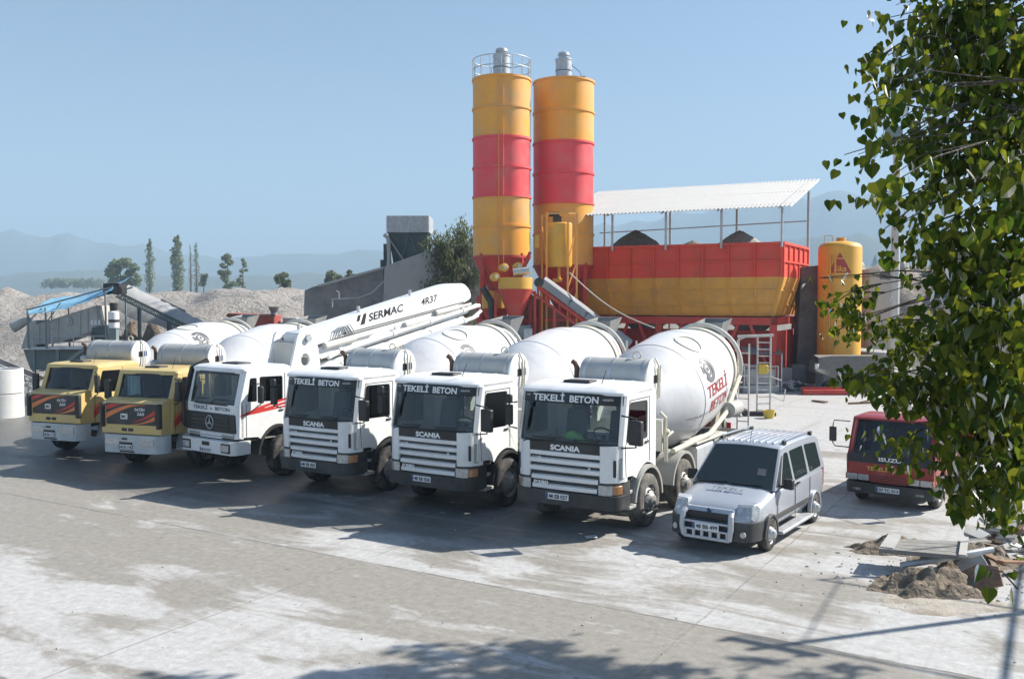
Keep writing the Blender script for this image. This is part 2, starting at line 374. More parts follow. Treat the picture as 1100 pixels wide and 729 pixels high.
def drum_unit(root, y0, z0=2.1, tilt=10.5, spin=0, emblem=True, txt=True, ls=1.0, txm='red_text'):
    ax = V((0, math.cos(R(tilt)), math.sin(R(tilt)))); e1 = V((1, 0, 0)); e2 = e1.cross(ax); O = V((0, y0, z0))
    prof = [(a * ls, r) for a, r in PROF]
    def rad(a):
        for (a0, r0), (a1, r1) in zip(prof, prof[1:]):
            if a0 <= a <= a1 and a1 > a0: return r0 + (r1 - r0) * (a - a0) / (a1 - a0)
        return prof[-1][1]
    def S(a, ph, d=0.0): return O + ax * a + (e1 * math.cos(R(ph)) + e2 * math.sin(R(ph))) * (rad(a) + d)
    d = MB().lathe(prof, O, ax, 72).build('drum', 'white_drum', root, ang=40)
    k = 180 / math.pi / 1.22
    def dec(ac, pc): return lambda u, v, dd: S(ac + u, pc + spin + v * k, .013 - dd)
    mb = MB()                                       # weld seams and inspection hatch
    for a in (1.68 * ls, 3.12 * ls): mb.lathe([(-.02, rad(a) - .01), (-.012, rad(a) + .008), (.012, rad(a) + .008), (.02, rad(a) - .01)], O + ax * a, ax, 72, False)
    mb.build('weld_seam', 'white_drum', d)
    hp = 62 + spin
    MB().tube([S(2.5 * ls + .34 * math.cos(t * math.pi / 12), hp + 15 * math.sin(t * math.pi / 12), .012) for t in range(25)], .016, 6, False).build('hatch_rim', 'cream', d)
    if emblem:
        f = dec(2.25 * ls, 27); e = MB()
        def arc(r0, r1, a, b, n=22):
            o_ = [(r1 * math.cos(R(a + (b - a) * i / n)), r1 * math.sin(R(a + (b - a) * i / n))) for i in range(n + 1)]
            i_ = [(r0 * math.cos(R(a + (b - a) * i / n)), r0 * math.sin(R(a + (b - a) * i / n))) for i in range(n + 1)]
            for i in range(n): e.face([f(*o_[i], 0), f(*o_[i + 1], 0), f(*i_[i + 1], 0), f(*i_[i], 0)])
        arc(.20, .31, -150, 130); arc(.11, .16, 0, 360); arc(0.001, .05, 0, 360); arc(.16, .21, 150, 250); arc(.245, .31, 150, 190)
        e.build('emblem', 'grey_text', d)
    if txt:
        MB().text('TEKELİ', dec(2.5 * ls, 5), 0, 0, 1.3, .27, .012, .12).build('lettering', txm, d); MB().text('BETON', dec(2.62 * ls, -12), 0, 0, 1.2, .26, .012, .12).build('lettering', txm, d)
        MB().text('HAZIR BETON', dec(1.45 * ls, -16), 0, 0, .9, .055, .0).build('small_lettering', 'black_text', d)
    a = 4.55 * ls
    MB().lathe([(-.09, rad(a) - .03), (-.09, rad(a) + .07), (.09, rad(a) + .05), (.09, rad(a) - .05)], O + ax * a, ax, 64, False).build('roller_ring', 'cream', root)
    # rear hoop frame
    A = 5.0 * ls; path = [O + ax * A + (e1 * math.cos(R(p)) + e2 * math.sin(R(p))) * 1.02 for p in range(-38, 219, 8)]
    path = [V((.98, path[0].y - .1, 1.5))] + path + [V((-.98, path[-1].y - .1, 1.5))]
    MB().tube(path, .055, 8).build('rear_hoop', 'offwhite', root)
    E = O + ax * 5.3 * ls
    # charging hopper
    h = MB(); top = [(-.25, E.y - .2), (.5, E.y - .2), (.5, E.y + .55), (-.25, E.y + .55)]; bot = [(-.15, E.y - .1), (.36, E.y - .1), (.36, E.y + .3), (-.15, E.y + .3)]
    zt, zb = E.z + 1.0, E.z + .5
    T = [V((x, y, zt + (.0 if i < 2 else .1))) for i, (x, y) in enumerate(top)]; B = [V((x, y, zb)) for x, y in bot]
    h.grid([B, T, [q + (V((0, E.y + .2, zt)) - q) * .05 for q in T], [q + (V((0, E.y + .1, zb)) - q) * .12 for q in B]], True)
    h.build('charging_hopper', 'hopper_grey', root)
    # discharge chute
    c = MB(); rows = []
    for i in range(7):
        t = i / 6; p = V((0 + .25 * t, E.y + .25 + .75 * t, E.z - .1 - 1.25 * t)); rows.append([p + V((.28 * math.cos(R(b)), 0.10 * math.sin(R(b)), .28 * math.sin(R(b)))) for b in range(180, 361, 20)] + [p + V((.25 * math.cos(R(b)), .1 * math.sin(R(b)), .25 * math.sin(R(b)))) for b in range(360, 179, -20)])
    c.grid(rows, True, True, True).build('discharge_chute', 'offwhite', root)
    f = MB()                                          # rear pedestal
    for s in (-1, 1):
        f.beam((s * .5, E.y - .9, 1.15), (s * .62, E.y - .35, E.z - .1), .12, .14); f.beam((s * .5, E.y - 0.1, 1.15), (s * .62, E.y - .35, E.z - .1), .1, .1)
        f.beam((s * .62, E.y - .35, E.z - .1), (s * .4, E.y + .2, E.z + .45), .08)
    f.beam((-.66, E.y - .42, E.z - .35), (.66, E.y - .42, E.z - .35), .16, .2).build('rear_pedestal', 'cream', root)
    g = MB()                                          # front pedestal with gearbox
    g.beam((-.45, y0 - .05, 1.15), (-.45, y0 - .15, z0 + .1), .16).beam((.45, y0 - .05, 1.15), (.45, y0 - .15, z0 + .1), .16)
    g.bx(-.5, .5, y0 - .38, y0 - .02, 1.15, z0 + .05).bx(-.9, -.5, y0 - .35, y0 - .0, 1.2, 1.9).bx(.52, 1.0, y0 - .36, y0 - .05, 1.3, 1.95)
    g.build('front_pedestal', 'offwhite', root, .015)
    p = MB()                                          # hydraulic pipes
    p.tube([(1.02, y0 - .2, 1.2), (1.02, y0 - .2, 2.0), (.9, y0 - .2, 2.1)], .04).tube([(.6, y0 - .3, 1.6), (1.1, y0 - .3, 1.62), (1.14, y0 - .1, 1.7)], .035).tube([(1.08, y0 - .3, 1.1), (1.08, y0 - .32, 1.75)], .045)
    p.lathe([(0, .03), (.04, .06), (.1, .06), (.14, .03)], (1.1, y0 - .38, 1.72), (0, 1, 0), 10)
    p.build('hydraulic_pipe', 'cream', root)
    return S

def water_tank(root, y, z, x0=-.75, x1=1.0, r=.41):
    o = MB().lathe([(x0 - .06, .2), (x0, r), (x1, r)], (0, y, z), (1, 0, 0), 40).build('water_tank', 'tank', root)
    MB().lathe([(x1 + .0, r + .006), (x1 + .03, r + .006), (x1 + .075, r * .82), (x1 + .09, r * .4), (x1 + .094, .001)], (0, y, z), (1, 0, 0), 40, False).build('end_cap', 'white', o)
    g = MB().tube([(x1 + .12, y - .03, z - r * 1.0), (x1 + .14, y - .03, z - .2), (x1 + .14, y - .03, z + .28), (x1 + .06, y - .03, z + r * 1.05)], .022).tube([(x1 + .12, y + .07, z - r * .95), (x1 + .14, y + .07, z + .28)], .018)
    g.build('level_gauge', 'cream', o)
    lb = lambda a, b, d: V((x1 + .10 - d, y + a, z + b))
    MB().panel(rect(-.16, -.08, .0, .08), [], lb, .01).build('label_plate', 'black_text', o); MB().panel(rect(.02, -.07, .2, .09), [], lb, .01).build('label_plate', 'blue', o)
    MB().tube([(x1 - .35 + .09 * math.cos(t * .5236), y, z + r + .06 + .075 * math.sin(t * .5236)) for t in range(13)], .018, 6, False).build('lifting_ring', 'cream', o)
    for x in (x0 + .12, (x0 + x1) / 2 - .05, x1 - .1): MB().lathe([(-.03, r - .01), (-.03, r + .008), (.03, r + .008), (.03, r - .01)], (x, y, z), (1, 0, 0), 40, False).build('strap', 'galv', o)
    s = MB()
    for x in (x0 + .25, x1 - .3): s.beam((x, y, 1.9), (x, y, z - r + .02), .12, .3)
    s.build('tank_bracket', 'offwhite', root)

def chassis(root, y1, axf, axr, fm, yfuel=None, single=False, r=.52, ft='tyre'):
    c = MB()
    for s in (-1, 1): c.bx(s * .36, s * .46, .5, y1, .82, 1.1)
    for y in [1.0 + k for k in range(int(y1) - 1)]: c.bx(-.36, .36, y - .05, y + .05, .88, 1.05)
    for s in (-1, 1): c.bx(s * .34, s * .5, 2.3, y1 - .05, 1.1, 1.24)
    for y in list(axf) + list(axr): c.beam((-.9, y, r), (.9, y, r), .16, .16)
    c.build('chassis_frame', 'chassis', root)
    for y in axf:
        for s in (-1, 1): wheel(root, s * 1.06, y, r, .3, ft)
    for y in axr:
        for s in (-1, 1): wheel(root, s * 1.09, y, r, .28, 'tyre', True)
    for y in axr:
        for s in (-1, 1): fender(root, s * .98, y, r + .02, r + .14, .62, 'dark', 12, 168)
    b = MB()
    b.bx(-1.2, 1.2, y1 - .1, y1, .5, .72); b.build('rear_bumper', 'dark', root)
    yf = yfuel or (axf[-1] + .9)
    MB().panel(rect(-.3, -.32, .3, .32, .08), [], lambda a, q, d: V((.6 + a * .9 + .27, yf + d, .85 + q)), 1.1).build('fuel_tank', 'galv', root)
    t = MB()
    for k in range(3): t.lathe([(0, .05), (.02, .12), (.68, .12), (.7, .05)], (1.0, yf + 1.2, .62 + k * .27), (0, 1, 0), 14)
    t.build('air_reservoir', 'fender', root)
    MB().bx(-1.15, -.55, yf, yf + .9, .55, 1.1).build('battery_box', 'dark', root, .02)

def mirror(root, sg, y, z, x=1.18, w=.22, h=.42, out=.28, ang=12, arms=True):
    rot = Matrix.Rotation(R(-sg * ang), 3, 'Z')
    o = MB().box((x + out, y, z), (w, .12, h), rot) if sg > 0 else MB().box((-x - out, y, z), (w, .12, h), rot)
    m = o.build('mirror', 'black', root, .03, 3)
    if arms: MB().tube([(sg * (x - .02), y + .12, z + h * .62), (sg * (x + out), y, z + h * .58), (sg * (x + out), y, z - h * .58), (sg * (x - .02), y + .12, z - h * .7)], .018, 6).build('mirror_arm', 'black', m)
    return m

def handle(root, x, y, z, w=.16): return MB().bx(x, x + .03, y - w / 2, y + w / 2, z - .02, z + .02).build('door_handle', 'black', root, .008)

def interior(root, x, y0, y1, zd, zf=1.0):
    b = MB()
    b.bx(-x, x, y0, y0 + .42, zd - .35, zd - .05).bx(-x, x, y0 + .0, y1, zf - .03, zf + .03)
    b.bx(-x * .2, x * .95, y0 + .18, y0 + .4, zd - .1, zd + .06)
    d = b.build('dashboard', 'interior', root, .03)
    for sx in (-.52, .52):
        s = MB().bx(sx - .25, sx + .25, y1 - .85, y1 - .3, zd - .42, zd - .28).box((sx, y1 - .25, zd + .12), (.48, .14, .8), Matrix.Rotation(R(-10), 3, 'X')).box((sx, y1 - .17, zd + .6), (.28, .1, .2))
        s.build('seat', 'seat', root, .05, 3)
    c = V((.5, y0 + .55, zd + .1)); n = V((0, -.75, -.66)).normalized(); u = V((1, 0, 0)); w = n.cross(u)
    MB().tube([c + (u * math.cos(t * math.pi / 12) + w * math.sin(t * math.pi / 12)) * .24 for t in range(25)], .018, 6, False).beam(c, V((.5, y0 + .3, zd - .1)), .06).beam(c - u * .23, c + u * .23, .04, .02).build('steering_wheel', 'black', root)
    return d

# ------------------------------------------------------------------ white mixers
def white_mixer(px, ph, label, platetxt, model, fm, spin, tyre='tyre', txt=True, emb=True):
    t = thing('concrete_mixer_truck', label, 'mixer truck', (px[0], px[1], 0), -ph, 'white mixer trucks parked side by side')
    XW = 1.2
    # cab shell -----------------------------------------------------
    s = MB()
    arch = [(1.4 + .66 * math.cos(R(a)), .6 + .66 * math.sin(R(a))) for a in range(140, 47, -11)]
    outl = [(.26, 1.12), (.70, 1.10)] + arch + [(1.86, 1.12), (1.86, 2.55), (1.78, 2.72), (.46, 2.72), (.28, 1.72)]
    win = rpoly([(.44, 1.76), (1.42, 1.74), (1.42, 2.5), (.58, 2.52)], [.06, .06, .08, .08])
    for g in (-1, 1): s.panel(outl, [win], side(g * XW, g), .05)
    s.bx(-XW + .05, XW - .05, 1.80, 1.86, 1.1, 1.72).bx(-XW + .05, XW - .05, 1.80, 1.86, 2.5, 2.72).bx(-XW + .05, -.62, 1.80, 1.86, 1.72, 2.5).bx(.62, XW - .05, 1.80, 1.86, 1.72, 2.5)
    for g in (-1, 1):                                     # A pillars
        s.hexa([V(p) for p in [(g * 1.13, .19, 1.72), (g * XW, .28, 1.72), (g * (XW - .05), .33, 1.72), (g * 1.08, .26, 1.72), (g * 1.11, .38, 2.72), (g * XW, .47, 2.72), (g * (XW - .05), .52, 2.72), (g * 1.06, .44, 2.72)]])
    cab = s.build('cab', 'white', t, .012)
    s = MB(); roof_cap(s, [(2.66, 1.2, .27, 1.86, .22), (2.715, 1.2, .275, 1.86, .22), (2.755, 1.185, .33, 1.85, .24), (2.80, 1.14, .48, 1.8, .28), (2.83, 1.06, .68, 1.7, .3), (2.845, .9, .9, 1.55, .3)])
    s.build('roof', 'white', cab, ang=30)
    s = MB()
    for x in (-.7, .35, .8): s.beam((x, .72, 2.833), (x, 1.58, 2.84), .03, .02)
    s.build('roof_rib', 'white', cab, .006)
    MB().box((-.08, .86, 2.855), (.62, .34, .05)).build('roof_hatch', 'black', cab, .02)
    # windscreen with visor strip -------------------------------------
    f = lambda a, b, d: V((a, .075 + max(0, b - 1.72) * .19 + .17 * (abs(a) / 1.14) ** 4 + d, b))
    ws = MB(); n = 12
    ws.grid([[f(-1.14 + 2.28 * j / n, z, 0) for j in range(n + 1)] for z in (1.72, 2.0, 2.25, 2.5)])
    ws.build('windscreen', 'glass', t)
    vb = MB(); vb.grid([[f(-1.155 + 2.31 * j / n, z, dd) for j in range(n + 1)] for z, dd in ((2.47, .02), (2.47, -.015), (2.48, -.03), (2.66, -.03), (2.68, -.01), (2.68, .03))])
    vb = vb.build('visor_strip', 'black', t)
    for wd, x_, z_, ww, hh, bo in (('TEKELİ', -.46, 2.572, .76, .125, .03), ('BETON', .36, 2.572, .64, .125, .03), ('HAZIR BETON', .87, 2.58, .2, .035, .01), ('HAZIR', -.98, 2.60, .1, .035, .01)): MB().text(wd, lambda a, b, d: f(a, b, -.034), x_, z_, ww, hh, bo).build('lettering', 'white_text', vb)
    fm_ = MB()
    for z, hh in ((1.725, .03),): fm_.grid([[f(-1.15 + 2.3 * j / n, z + q, -.012) for j in range(n + 1)] for q in (-.03, .04)])
    for g in (-1, 1): fm_.grid([[f(g * 1.155, z, -.012), f(g * 1.09, z, -.012)] for z in (1.72, 2.1, 2.5)])
    fm_.build('windscreen_seal', 'black', t, recalc=False)
    w = MB()
    for x0, x1 in ((-.95, -.25), (.0, .72)): w.tube([(x0, .05, 1.71), (x0 + .1, .045, 1.75), (x1, .065, 1.78)], .014, 6).tube([(x0 + .2, .07, 1.80), (x1 + .05, .075, 1.82)], .012, 6)
    w.build('wiper', 'black', t)
    for g in (-1, 1): MB().panel(win, [], side(g * (XW - .02), g), .006).build('side_window', 'glass', t)
    MB().panel(rect(-.62, 1.72, .62, 2.5), [], fr((0, 1.82, 0)), .006).build('rear_window', 'glass', t)
    interior(t, 1.1, .30, 1.8, 1.70)
    # front grille -----------------------------------------------------
    g_ = MB().bx(-.97, .97, .10, .2, .72, 1.72).bx(-.97, .97, .2, .9, .8, 1.0)
    gr = g_.build('grille', 'dark', t)
    MB().panel(rpoly([(-.84, 1.555), (.84, 1.555), (.9, 1.73), (-.9, 1.73)], .02), [], fr((0, .055, 0)), .06).build('grille_header', 'black', gr, .01)
    MB().text('SCANIA', fr((0, .05, 0)), .02, 1.635, .68, .1, .05).build('lettering', 'white_text', gr)
    for z, a in ((1.46, .80), (1.31, .80), (1.155, .80), (.985, .76), (.81, .74)):
        b = MB(); zz = .108
        b.grid([[(-a + 2 * a * j / 10, .03 + .025 * (abs(j - 5) / 5) ** 2 + dy, z + dz) for j in range(11)] for dy, dz in ((.07, zz), (0, zz - .02), (0, .015), (.035, 0), (.07, 0))])
        b.build('grille_bar', 'white', gr)
    MB().text(model, fr((0, .06, 0)), -.54, .935, .34, .065, .035).build('model_lettering', 'white_text', gr); MB().text('114L', fr((0, .06, 0)), -.62, 1.423, .22, .04, .02).build('model_lettering', 'white_text', gr)
    MB().lathe([(0, .035), (.01, .035)], (.56, .06, 1.27), (0, 1, 0), 14).build('emblem', 'galv', gr)
    for g in (-1, 1):                                     # corner panels
        pts = [(.80, .035), (.95, .045), (1.10, .14), (XW + .005, .36), (XW + .005, .46), (.80, .46)]
        pts = [(g * x, y) for x, y in pts]
        cp = MB().panel(rpoly(pts, [.02, .05, .08, .05, 0, 0]), [], lambda a, b, d: V((a, b, 1.73 - d)), .69).build('corner_panel', 'white', t, .02)
        MB().panel(rpoly([(-.03, -.17), (.03, -.17), (.03, .15), (-.03, .15)], .02), [], plane((g * 1.09, .125, 1.32), (.85 * g if g > 0 else .85, .5 if g > 0 else -.5, 0), (0, 0, 1)) if True else None, .01).build('air_slot', 'black', cp)
        MB().panel(rpoly([(-.05, -.2), (.05, -.2), (.05, .2), (-.05, .2)], .02), [], plane((g * 1.168, .255, 1.3), (.55, .83 if g > 0 else -.83, 0), (0, 0, 1)), .012).build('corner_flap', 'fender', cp)
        # lower corner with headlamp
        lo = [(g * x, y) for x, y in [(.76, .05), (.95, .055), (1.12, .15), (XW - .01, .4), (XW - .01, .62), (.76, .62)]]
        MB().panel(rpoly(lo, [.02, .05, .08, .05, 0, 0]), [], lambda a, b, d: V((a, b, 1.035 - d)), .26).build('lamp_surround', 'dark', t, .015)
        hl = [(g * x, y) for x, y in [(.775, .035), (.95, .04), (1.06, .10), (1.06, .2), (.775, .2)]]
        h = MB().panel(rpoly(hl, [.01, .03, .02, 0, 0]), [], lambda a, b, d: V((a, b, .995 - d)), .19).build('headlamp', 'lens', t, .015)
        ol = [(g * x, y) for x, y in [(1.065, .1), (1.13, .15), (1.185, .3), (1.14, .3), (1.065, .2)]]
        MB().panel(ol, [], lambda a, b, d: V((a, b, .985 - d)), .17).build('indicator', 'orange_lens', h, .01)
        # steps
        st = MB()
        for z, o in ((.48, .0), (.76, .05)): st.bx(g * .85, g * (XW + .04 - o), .5, .82, z, z + .07)
        st.build('step', 'fender', t, .015)
    bm = [(-1.21, .45), (-1.2, .16), (-1.02, .0), (1.02, .0), (1.2, .16), (1.21, .45), (1.21, .6), (1.0, .6), (1.0, .3), (-1.0, .3), (-1.0, .6), (-1.21, .6)]
    MB().panel(rpoly(bm, [.1, .12, .12, .12, .12, .1, 0, 0, 0, 0, 0, 0]), [], lambda a, b, d: V((a, b, .80 - d)), .27).build('bumper', 'dark', t, .03, 3)
    plate(t, -.12, -.018, .70, platetxt)
    for g in (-1, 1):
        mirror(t, g, .12 if g > 0 else .05, 2.02 if g > 0 else 2.2, 1.2, .3 if g > 0 else .15, .46 if g > 0 else .4, .34 if g > 0 else .1)
        fender(t, g * 1.02, 1.4, .52, .70, .5, fm, 6, 178)
        fender(t, g * 1.02, 3.34, .52, .70, .5, fm, 6, 174)
    MB().box((-1.27, .0, 2.52), (.14, .1, .18)).build('mirror', 'black', t, .03)
    handle(t, XW, 1.36, 1.68)
    dl = MB()
    dl.beam((XW + .002, .40, 1.12), (XW + .002, .36, 1.74), .012).beam((XW + .002, 1.52, 1.28), (XW + .002, 1.52, 2.55), .012).beam((XW + .002, .4, 1.74), (XW + .002, .56, 2.56), .012).beam((XW + .002, .56, 2.56), (XW + .002, 1.52, 2.56), .012)
    dl.build('door_gap', 'dark', t)
    xscale(t, .945)
    tubepart('exhaust_stack', t, 'sooty', [(-.72, 1.98, 1.2), (-.72, 1.98, 2.9), (-.72, 1.98, 3.02), (-.76, 1.97, 3.12), (-.83, 1.95, 3.17)], [.06, .06, .058, .056, .055], 12)
    MB().bx(-1.0, -.45, 1.92, 2.1, 1.1, 2.3).build('air_intake', 'dark', t, .03)
    tubepart('antenna', t, 'black', [(.55, .55, 2.85), (.58, .68, 3.1)], .008, 5)
    chassis(t, 8.3, (1.4, 3.34), (6.0, 7.35), fm, 4.25, ft=tyre)
    water_tank(t, 2.28, 2.84, -.62, .88)
    drum_unit(t, 2.85, 1.92, 10.2, spin, emb, txt)
    # long white pipe rail and rear ladder
    tubepart('side_pipe', t, 'cream', [(1.05, 3.0, 1.25), (1.1, 5.2, 1.35), (1.05, 6.5, 1.7), (1.0, 7.7, 2.5)], .06)
    MB().bx(.75, 1.15, 4.2, 6.3, 1.22, 1.27).bx(-1.15, -.75, 3.9, 7.9, 1.22, 1.27).build('walkway', 'offwhite', t, .01)
    MB().lathe([(0, .1), (.03, .19), (.75, .19), (.78, .1)], (1.05, 6.6, 1.75), (0, 1, 0), 20).build('side_cylinder', 'fender', t)
    l = MB()
    for x in (.7, 1.0): l.tube([(x, 8.5, .8), (x, 8.5, 3.3)], .022, 6)
    for k in range(8): l.tube([(.7, 8.5, .95 + k * .3), (1.0, 8.5, .95 + k * .3)], .016, 6)
    l.build('rear_ladder', 'offwhite', t)
    MB().panel(rect(-.55, 0, .55, .3), [], fr((0, 8.42, .9)), .04).build('tail_lamp', 'stripe_red', t)
    return t

S3 = white_mixer((.97, 17.66), R(31.2), 'white concrete mixer truck with pale wheel arches, parked beside the silver van', '48 EB 027', 'P380', 'fender', 0, 'tyre_dusty')
S2 = white_mixer((-1.81, 19.42), R(31.6), 'white concrete mixer truck with black wheel arches, parked between two other white mixers', '48 EB 026', 'P380', 'black', 160)
S1 = white_mixer((-4.57, 21.1), R(31.6), 'white concrete mixer truck standing next to the boom pump truck, emblem on its drum', '48 EB 025', 'P380', 'black', 8, txt=True)
# green cloth on the dashboard of the nearest cab
g = MB(); rr = random.Random(3)
rows = []
for i in range(9):
    for_ = []
    for j in range(12):
        u = i / 8; v = j / 12 * 2 * math.pi; h = .2 * math.sin(math.pi * min(1, u + .08)) 
        for_.append((.02 + (u - .5) * .62, .46 + .10 * math.cos(v) * math.sin(math.pi * u), 1.70 + max(0, h * (.62 + .5 * math.sin(v)) + .05 * noise.noise(V((i * .9, j * .7, 2))))))
    rows.append(for_)
g.grid(rows, True, True, True)
o = g.build('cloth', 'greencloth', ang=60, loc=(.97, 17.66, 0), rotz=-R(31.2)); tag(o, 'crumpled bright green cloth lying behind the windscreen of the white mixer beside the van', 'cloth')
o = MB().box((-.38, .46, 1.73), (.42, .2, .14)).build('cardboard_box', 'wood', None, .01, loc=(.97, 17.66, 0), rotz=-R(31.2)); tag(o, 'brown box on the dashboard next to the green cloth', 'box')

# ------------------------------------------------------------------ yellow mixers
def swoosh(mb, f, pts_top, pts_bot):
    n = len(pts_top)
    for i in range(n - 1): mb.face([f(*pts_bot[i], 0), f(*pts_bot[i + 1], 0), f(*pts_top[i + 1], 0), f(*pts_top[i], 0)])
    return mb

def yellow_mixer(px, ph, label, platetxt, spin, curtain):
    t = thing('concrete_mixer_truck', label, 'mixer truck', (px[0], px[1], 0), -ph, 'yellow mixer trucks parked side by side')
    X = 1.2; s = MB()
    arch = [(1.45 + .68 * math.cos(R(a)), .62 + .68 * math.sin(R(a))) for a in range(160, 19, -10)]
    outl = [(.35, 1.0), (.78, .98)] + arch + [(2.2, 1.0), (2.25, 1.1), (2.25, 2.5), (2.2, 2.56), (.66, 2.56), (.40, 1.86)]
    win = rpoly([(.62, 1.83), (1.52, 1.80), (1.52, 2.42), (.80, 2.44)], .06)
    for g in (-1, 1): s.panel(outl, [win], side(g * X, g), .05)
    s.bx(-X + .05, X - .05, 2.19, 2.25, 1.1, 2.56)
    for g in (-1, 1):
        s.hexa([V(p) for p in [(g * 1.05, .36, 1.84), (g * X, .42, 1.84), (g * (X - .05), .47, 1.84), (g * 1.0, .41, 1.84), (g * 1.05, .62, 2.56), (g * X, .68, 2.56), (g * (X - .05), .72, 2.56), (g * 1.0, .66, 2.56)]])
    s.bx(-X + .05, X - .05, .36, .42, 1.0, 1.84)
    cab = s.build('cab', 'yellow', t, .012)
    s = MB(); roof_cap(s, [(2.5, 1.03, .595, .7, .03), (2.555, 1.2, .60, 2.26, .12), (2.60, 1.19, .62, 2.25, .14), (2.64, 1.1, .74, 2.16, .2), (2.655, .9, .9, 2.0, .2)])
    s.build('roof', 'yellow', cab, ang=30)
    MB().box((-.1, 1.05, 2.67), (.6, .36, .05)).build('roof_hatch', 'black', cab, .02)
    h = MB(); prof = [(-.02, 1.02), (-.02, 1.76), (.03, 1.84), (.36, 1.93), (.42, 1.86), (.42, 1.0)]
    h.panel(rpoly(prof, [.02, .05, .08, .04, 0, 0]), [], lambda a, b, d: V((-1.18 + d, a, b)), 2.36)
    hood = h.build('hood', 'yellow', t, .03, 3)
    gp_ = MB().panel(rpoly([(-.98, 1.26), (.98, 1.26), (1.0, 1.8), (-1.0, 1.8)], .05), [], fr((0, -.035, 0)), .02).build('grille_panel', 'dark', hood, .008)
    f = fr((0, -.04, 0)); st = MB()
    n = 14
    def band(y0, y1, off, x0=-.98, x1=.6):
        tp = []; bt = []
        for i in range(n + 1):
            u = i / n; x = x0 + (x1 - x0) * u; c = 1.34 + .42 * math.sin(u * math.pi / 2); w = (1 - u) ** .8
            tp.append((x, min(1.78, c + y1 * w + off))); bt.append((x, min(1.775, c + y0 * w + off)))
        return tp, bt
    swoosh(st, f, *band(.26, .38, .02)); st.build('red_swoosh', 'stripe_red', gp_)
    st = MB(); swoosh(st, f, *band(.06, .2, .0)); swoosh(st, f, [(.0 + .95 * i / 8, 1.28 + .22 * (i / 8) ** 2) for i in range(9)], [(.0 + .95 * i / 8, 1.27 + .12 * (i / 8) ** 2) for i in range(9)])
    st.build('orange_swoosh', 'stripe_orange', gp_)
    st = MB(); swoosh(st, f, [(.1 + .86 * i / 8, 1.36 + .3 * (i / 8) ** 1.6) for i in range(9)], [(.1 + .86 * i / 8, 1.34 + .2 * (i / 8) ** 1.6) for i in range(9)]); st.build('red_swoosh', 'stripe_red', gp_)
    MB().text('FATİH', f, .36, 1.655, .38, .075, .02, .2).build('lettering', 'white_text', gp_); MB().text('260', f, .40, 1.545, .28, .075, .02, .2).build('lettering', 'white_text', gp_)
    MB().panel(rect(-.4, 1.40, -.13, 1.54, .02), [], fr((0, -.042, 0)), .006).build('maker_badge', 'white', gp_)
    MB().text('BMC', fr((0, -.045, 0)), -.265, 1.47, .2, .08, .03).build('badge_lettering', 'black_text', gp_)
    for g in (-1, 1): MB().box((g * 1.12, -.03, 1.5), (.15, .16, .64), Matrix.Rotation(R(g * 20), 3, 'Z')).build('air_deflector', 'black', t, .03)
    a = MB()
    for x in (-.28, -.02): a.panel(rect(x - .1, 1.09, x + .1, 1.17, .02), [], fr((0, -.028, 0)), .02)
    a.build('hood_vent', 'black', hood)
    w = MB(); fw = lambda a_, b, d: V((a_, .36 + (b - 1.84) * .36 + .07 * (abs(a_) / 1.05) ** 4 + d, b))
    w.grid([[fw(-1.05 + 2.1 * j / 10, z, 0) for j in range(11)] for z in (1.84, 2.1, 2.35, 2.56)]); w.build('windscreen', 'glass', t)
    s = MB()
    s.grid([[fw(-1.06 + 2.12 * j / 10, z, -.01) for j in range(11)] for z in (1.85, 1.91)]).grid([[fw(-1.06 + 2.12 * j / 10, z, -.01) for j in range(11)] for z in (2.50, 2.54)])
    for g in (-1, 1): s.grid([[fw(g * 1.06, z, -.012), fw(g * .99, z, -.012)] for z in (1.85, 2.2, 2.54)])
    s.build('windscreen_seal', 'black', t, recalc=False)
    w = MB()
    for x0, x1 in ((-.75, -.1), (.05, .7)): w.tube([(x0, .33, 1.9), (x1, .37, 2.0)], .013, 6)
    w.build('wiper', 'black', t)
    for g in (-1, 1): MB().panel(win, [], side(g * (X - .02), g), .006).build('side_window', 'glass', t)
    interior(t, 1.1, .48, 2.1, 1.84)
    if curtain:
        c = MB(); c.grid([[(-.95 + .5 * j / 16, .72 + .03 * math.sin(j * 1.7), z) for j in range(17)] for z in (1.9, 2.15, 2.45)]); c.build('curtain', 'cyan_text', t)
    b = MB(); bp = [(-1.2, .36), (-1.2, .12), (-1.0, -.1), (1.0, -.1), (1.2, .12), (1.2, .36), (1.05, .36), (1.05, .2), (-1.05, .2), (-1.05, .36)]
    b.panel(rpoly(bp, [.05, .1, .1, .1, .1, .05, 0, 0, 0, 0]), [], lambda a_, q, d: V((a_, q, 1.0 - d)), .46)
    bb = b.build('bumper', 'bumper', t, .03, 3)
    for g in (-1, 1): MB().panel(rect(-.28, -.09, .28, .09, .03), [], fr((g * .68, -.108, .83)), .02).build('headlamp', 'lens', bb, .01)
    a = MB().panel(rect(-.3, .88, -.08, .93), [], fr((0, -.106, 0)), .01).panel(rect(-.38, .56, .2, .6), [], fr((0, -.106, 0)), .01).panel(rect(-.4, .62, .12, .82), [], fr((0, -.106, 0)), .01)
    a.build('bumper_slot', 'black', bb)
    plate(t, -.14, -.13, .7, platetxt)
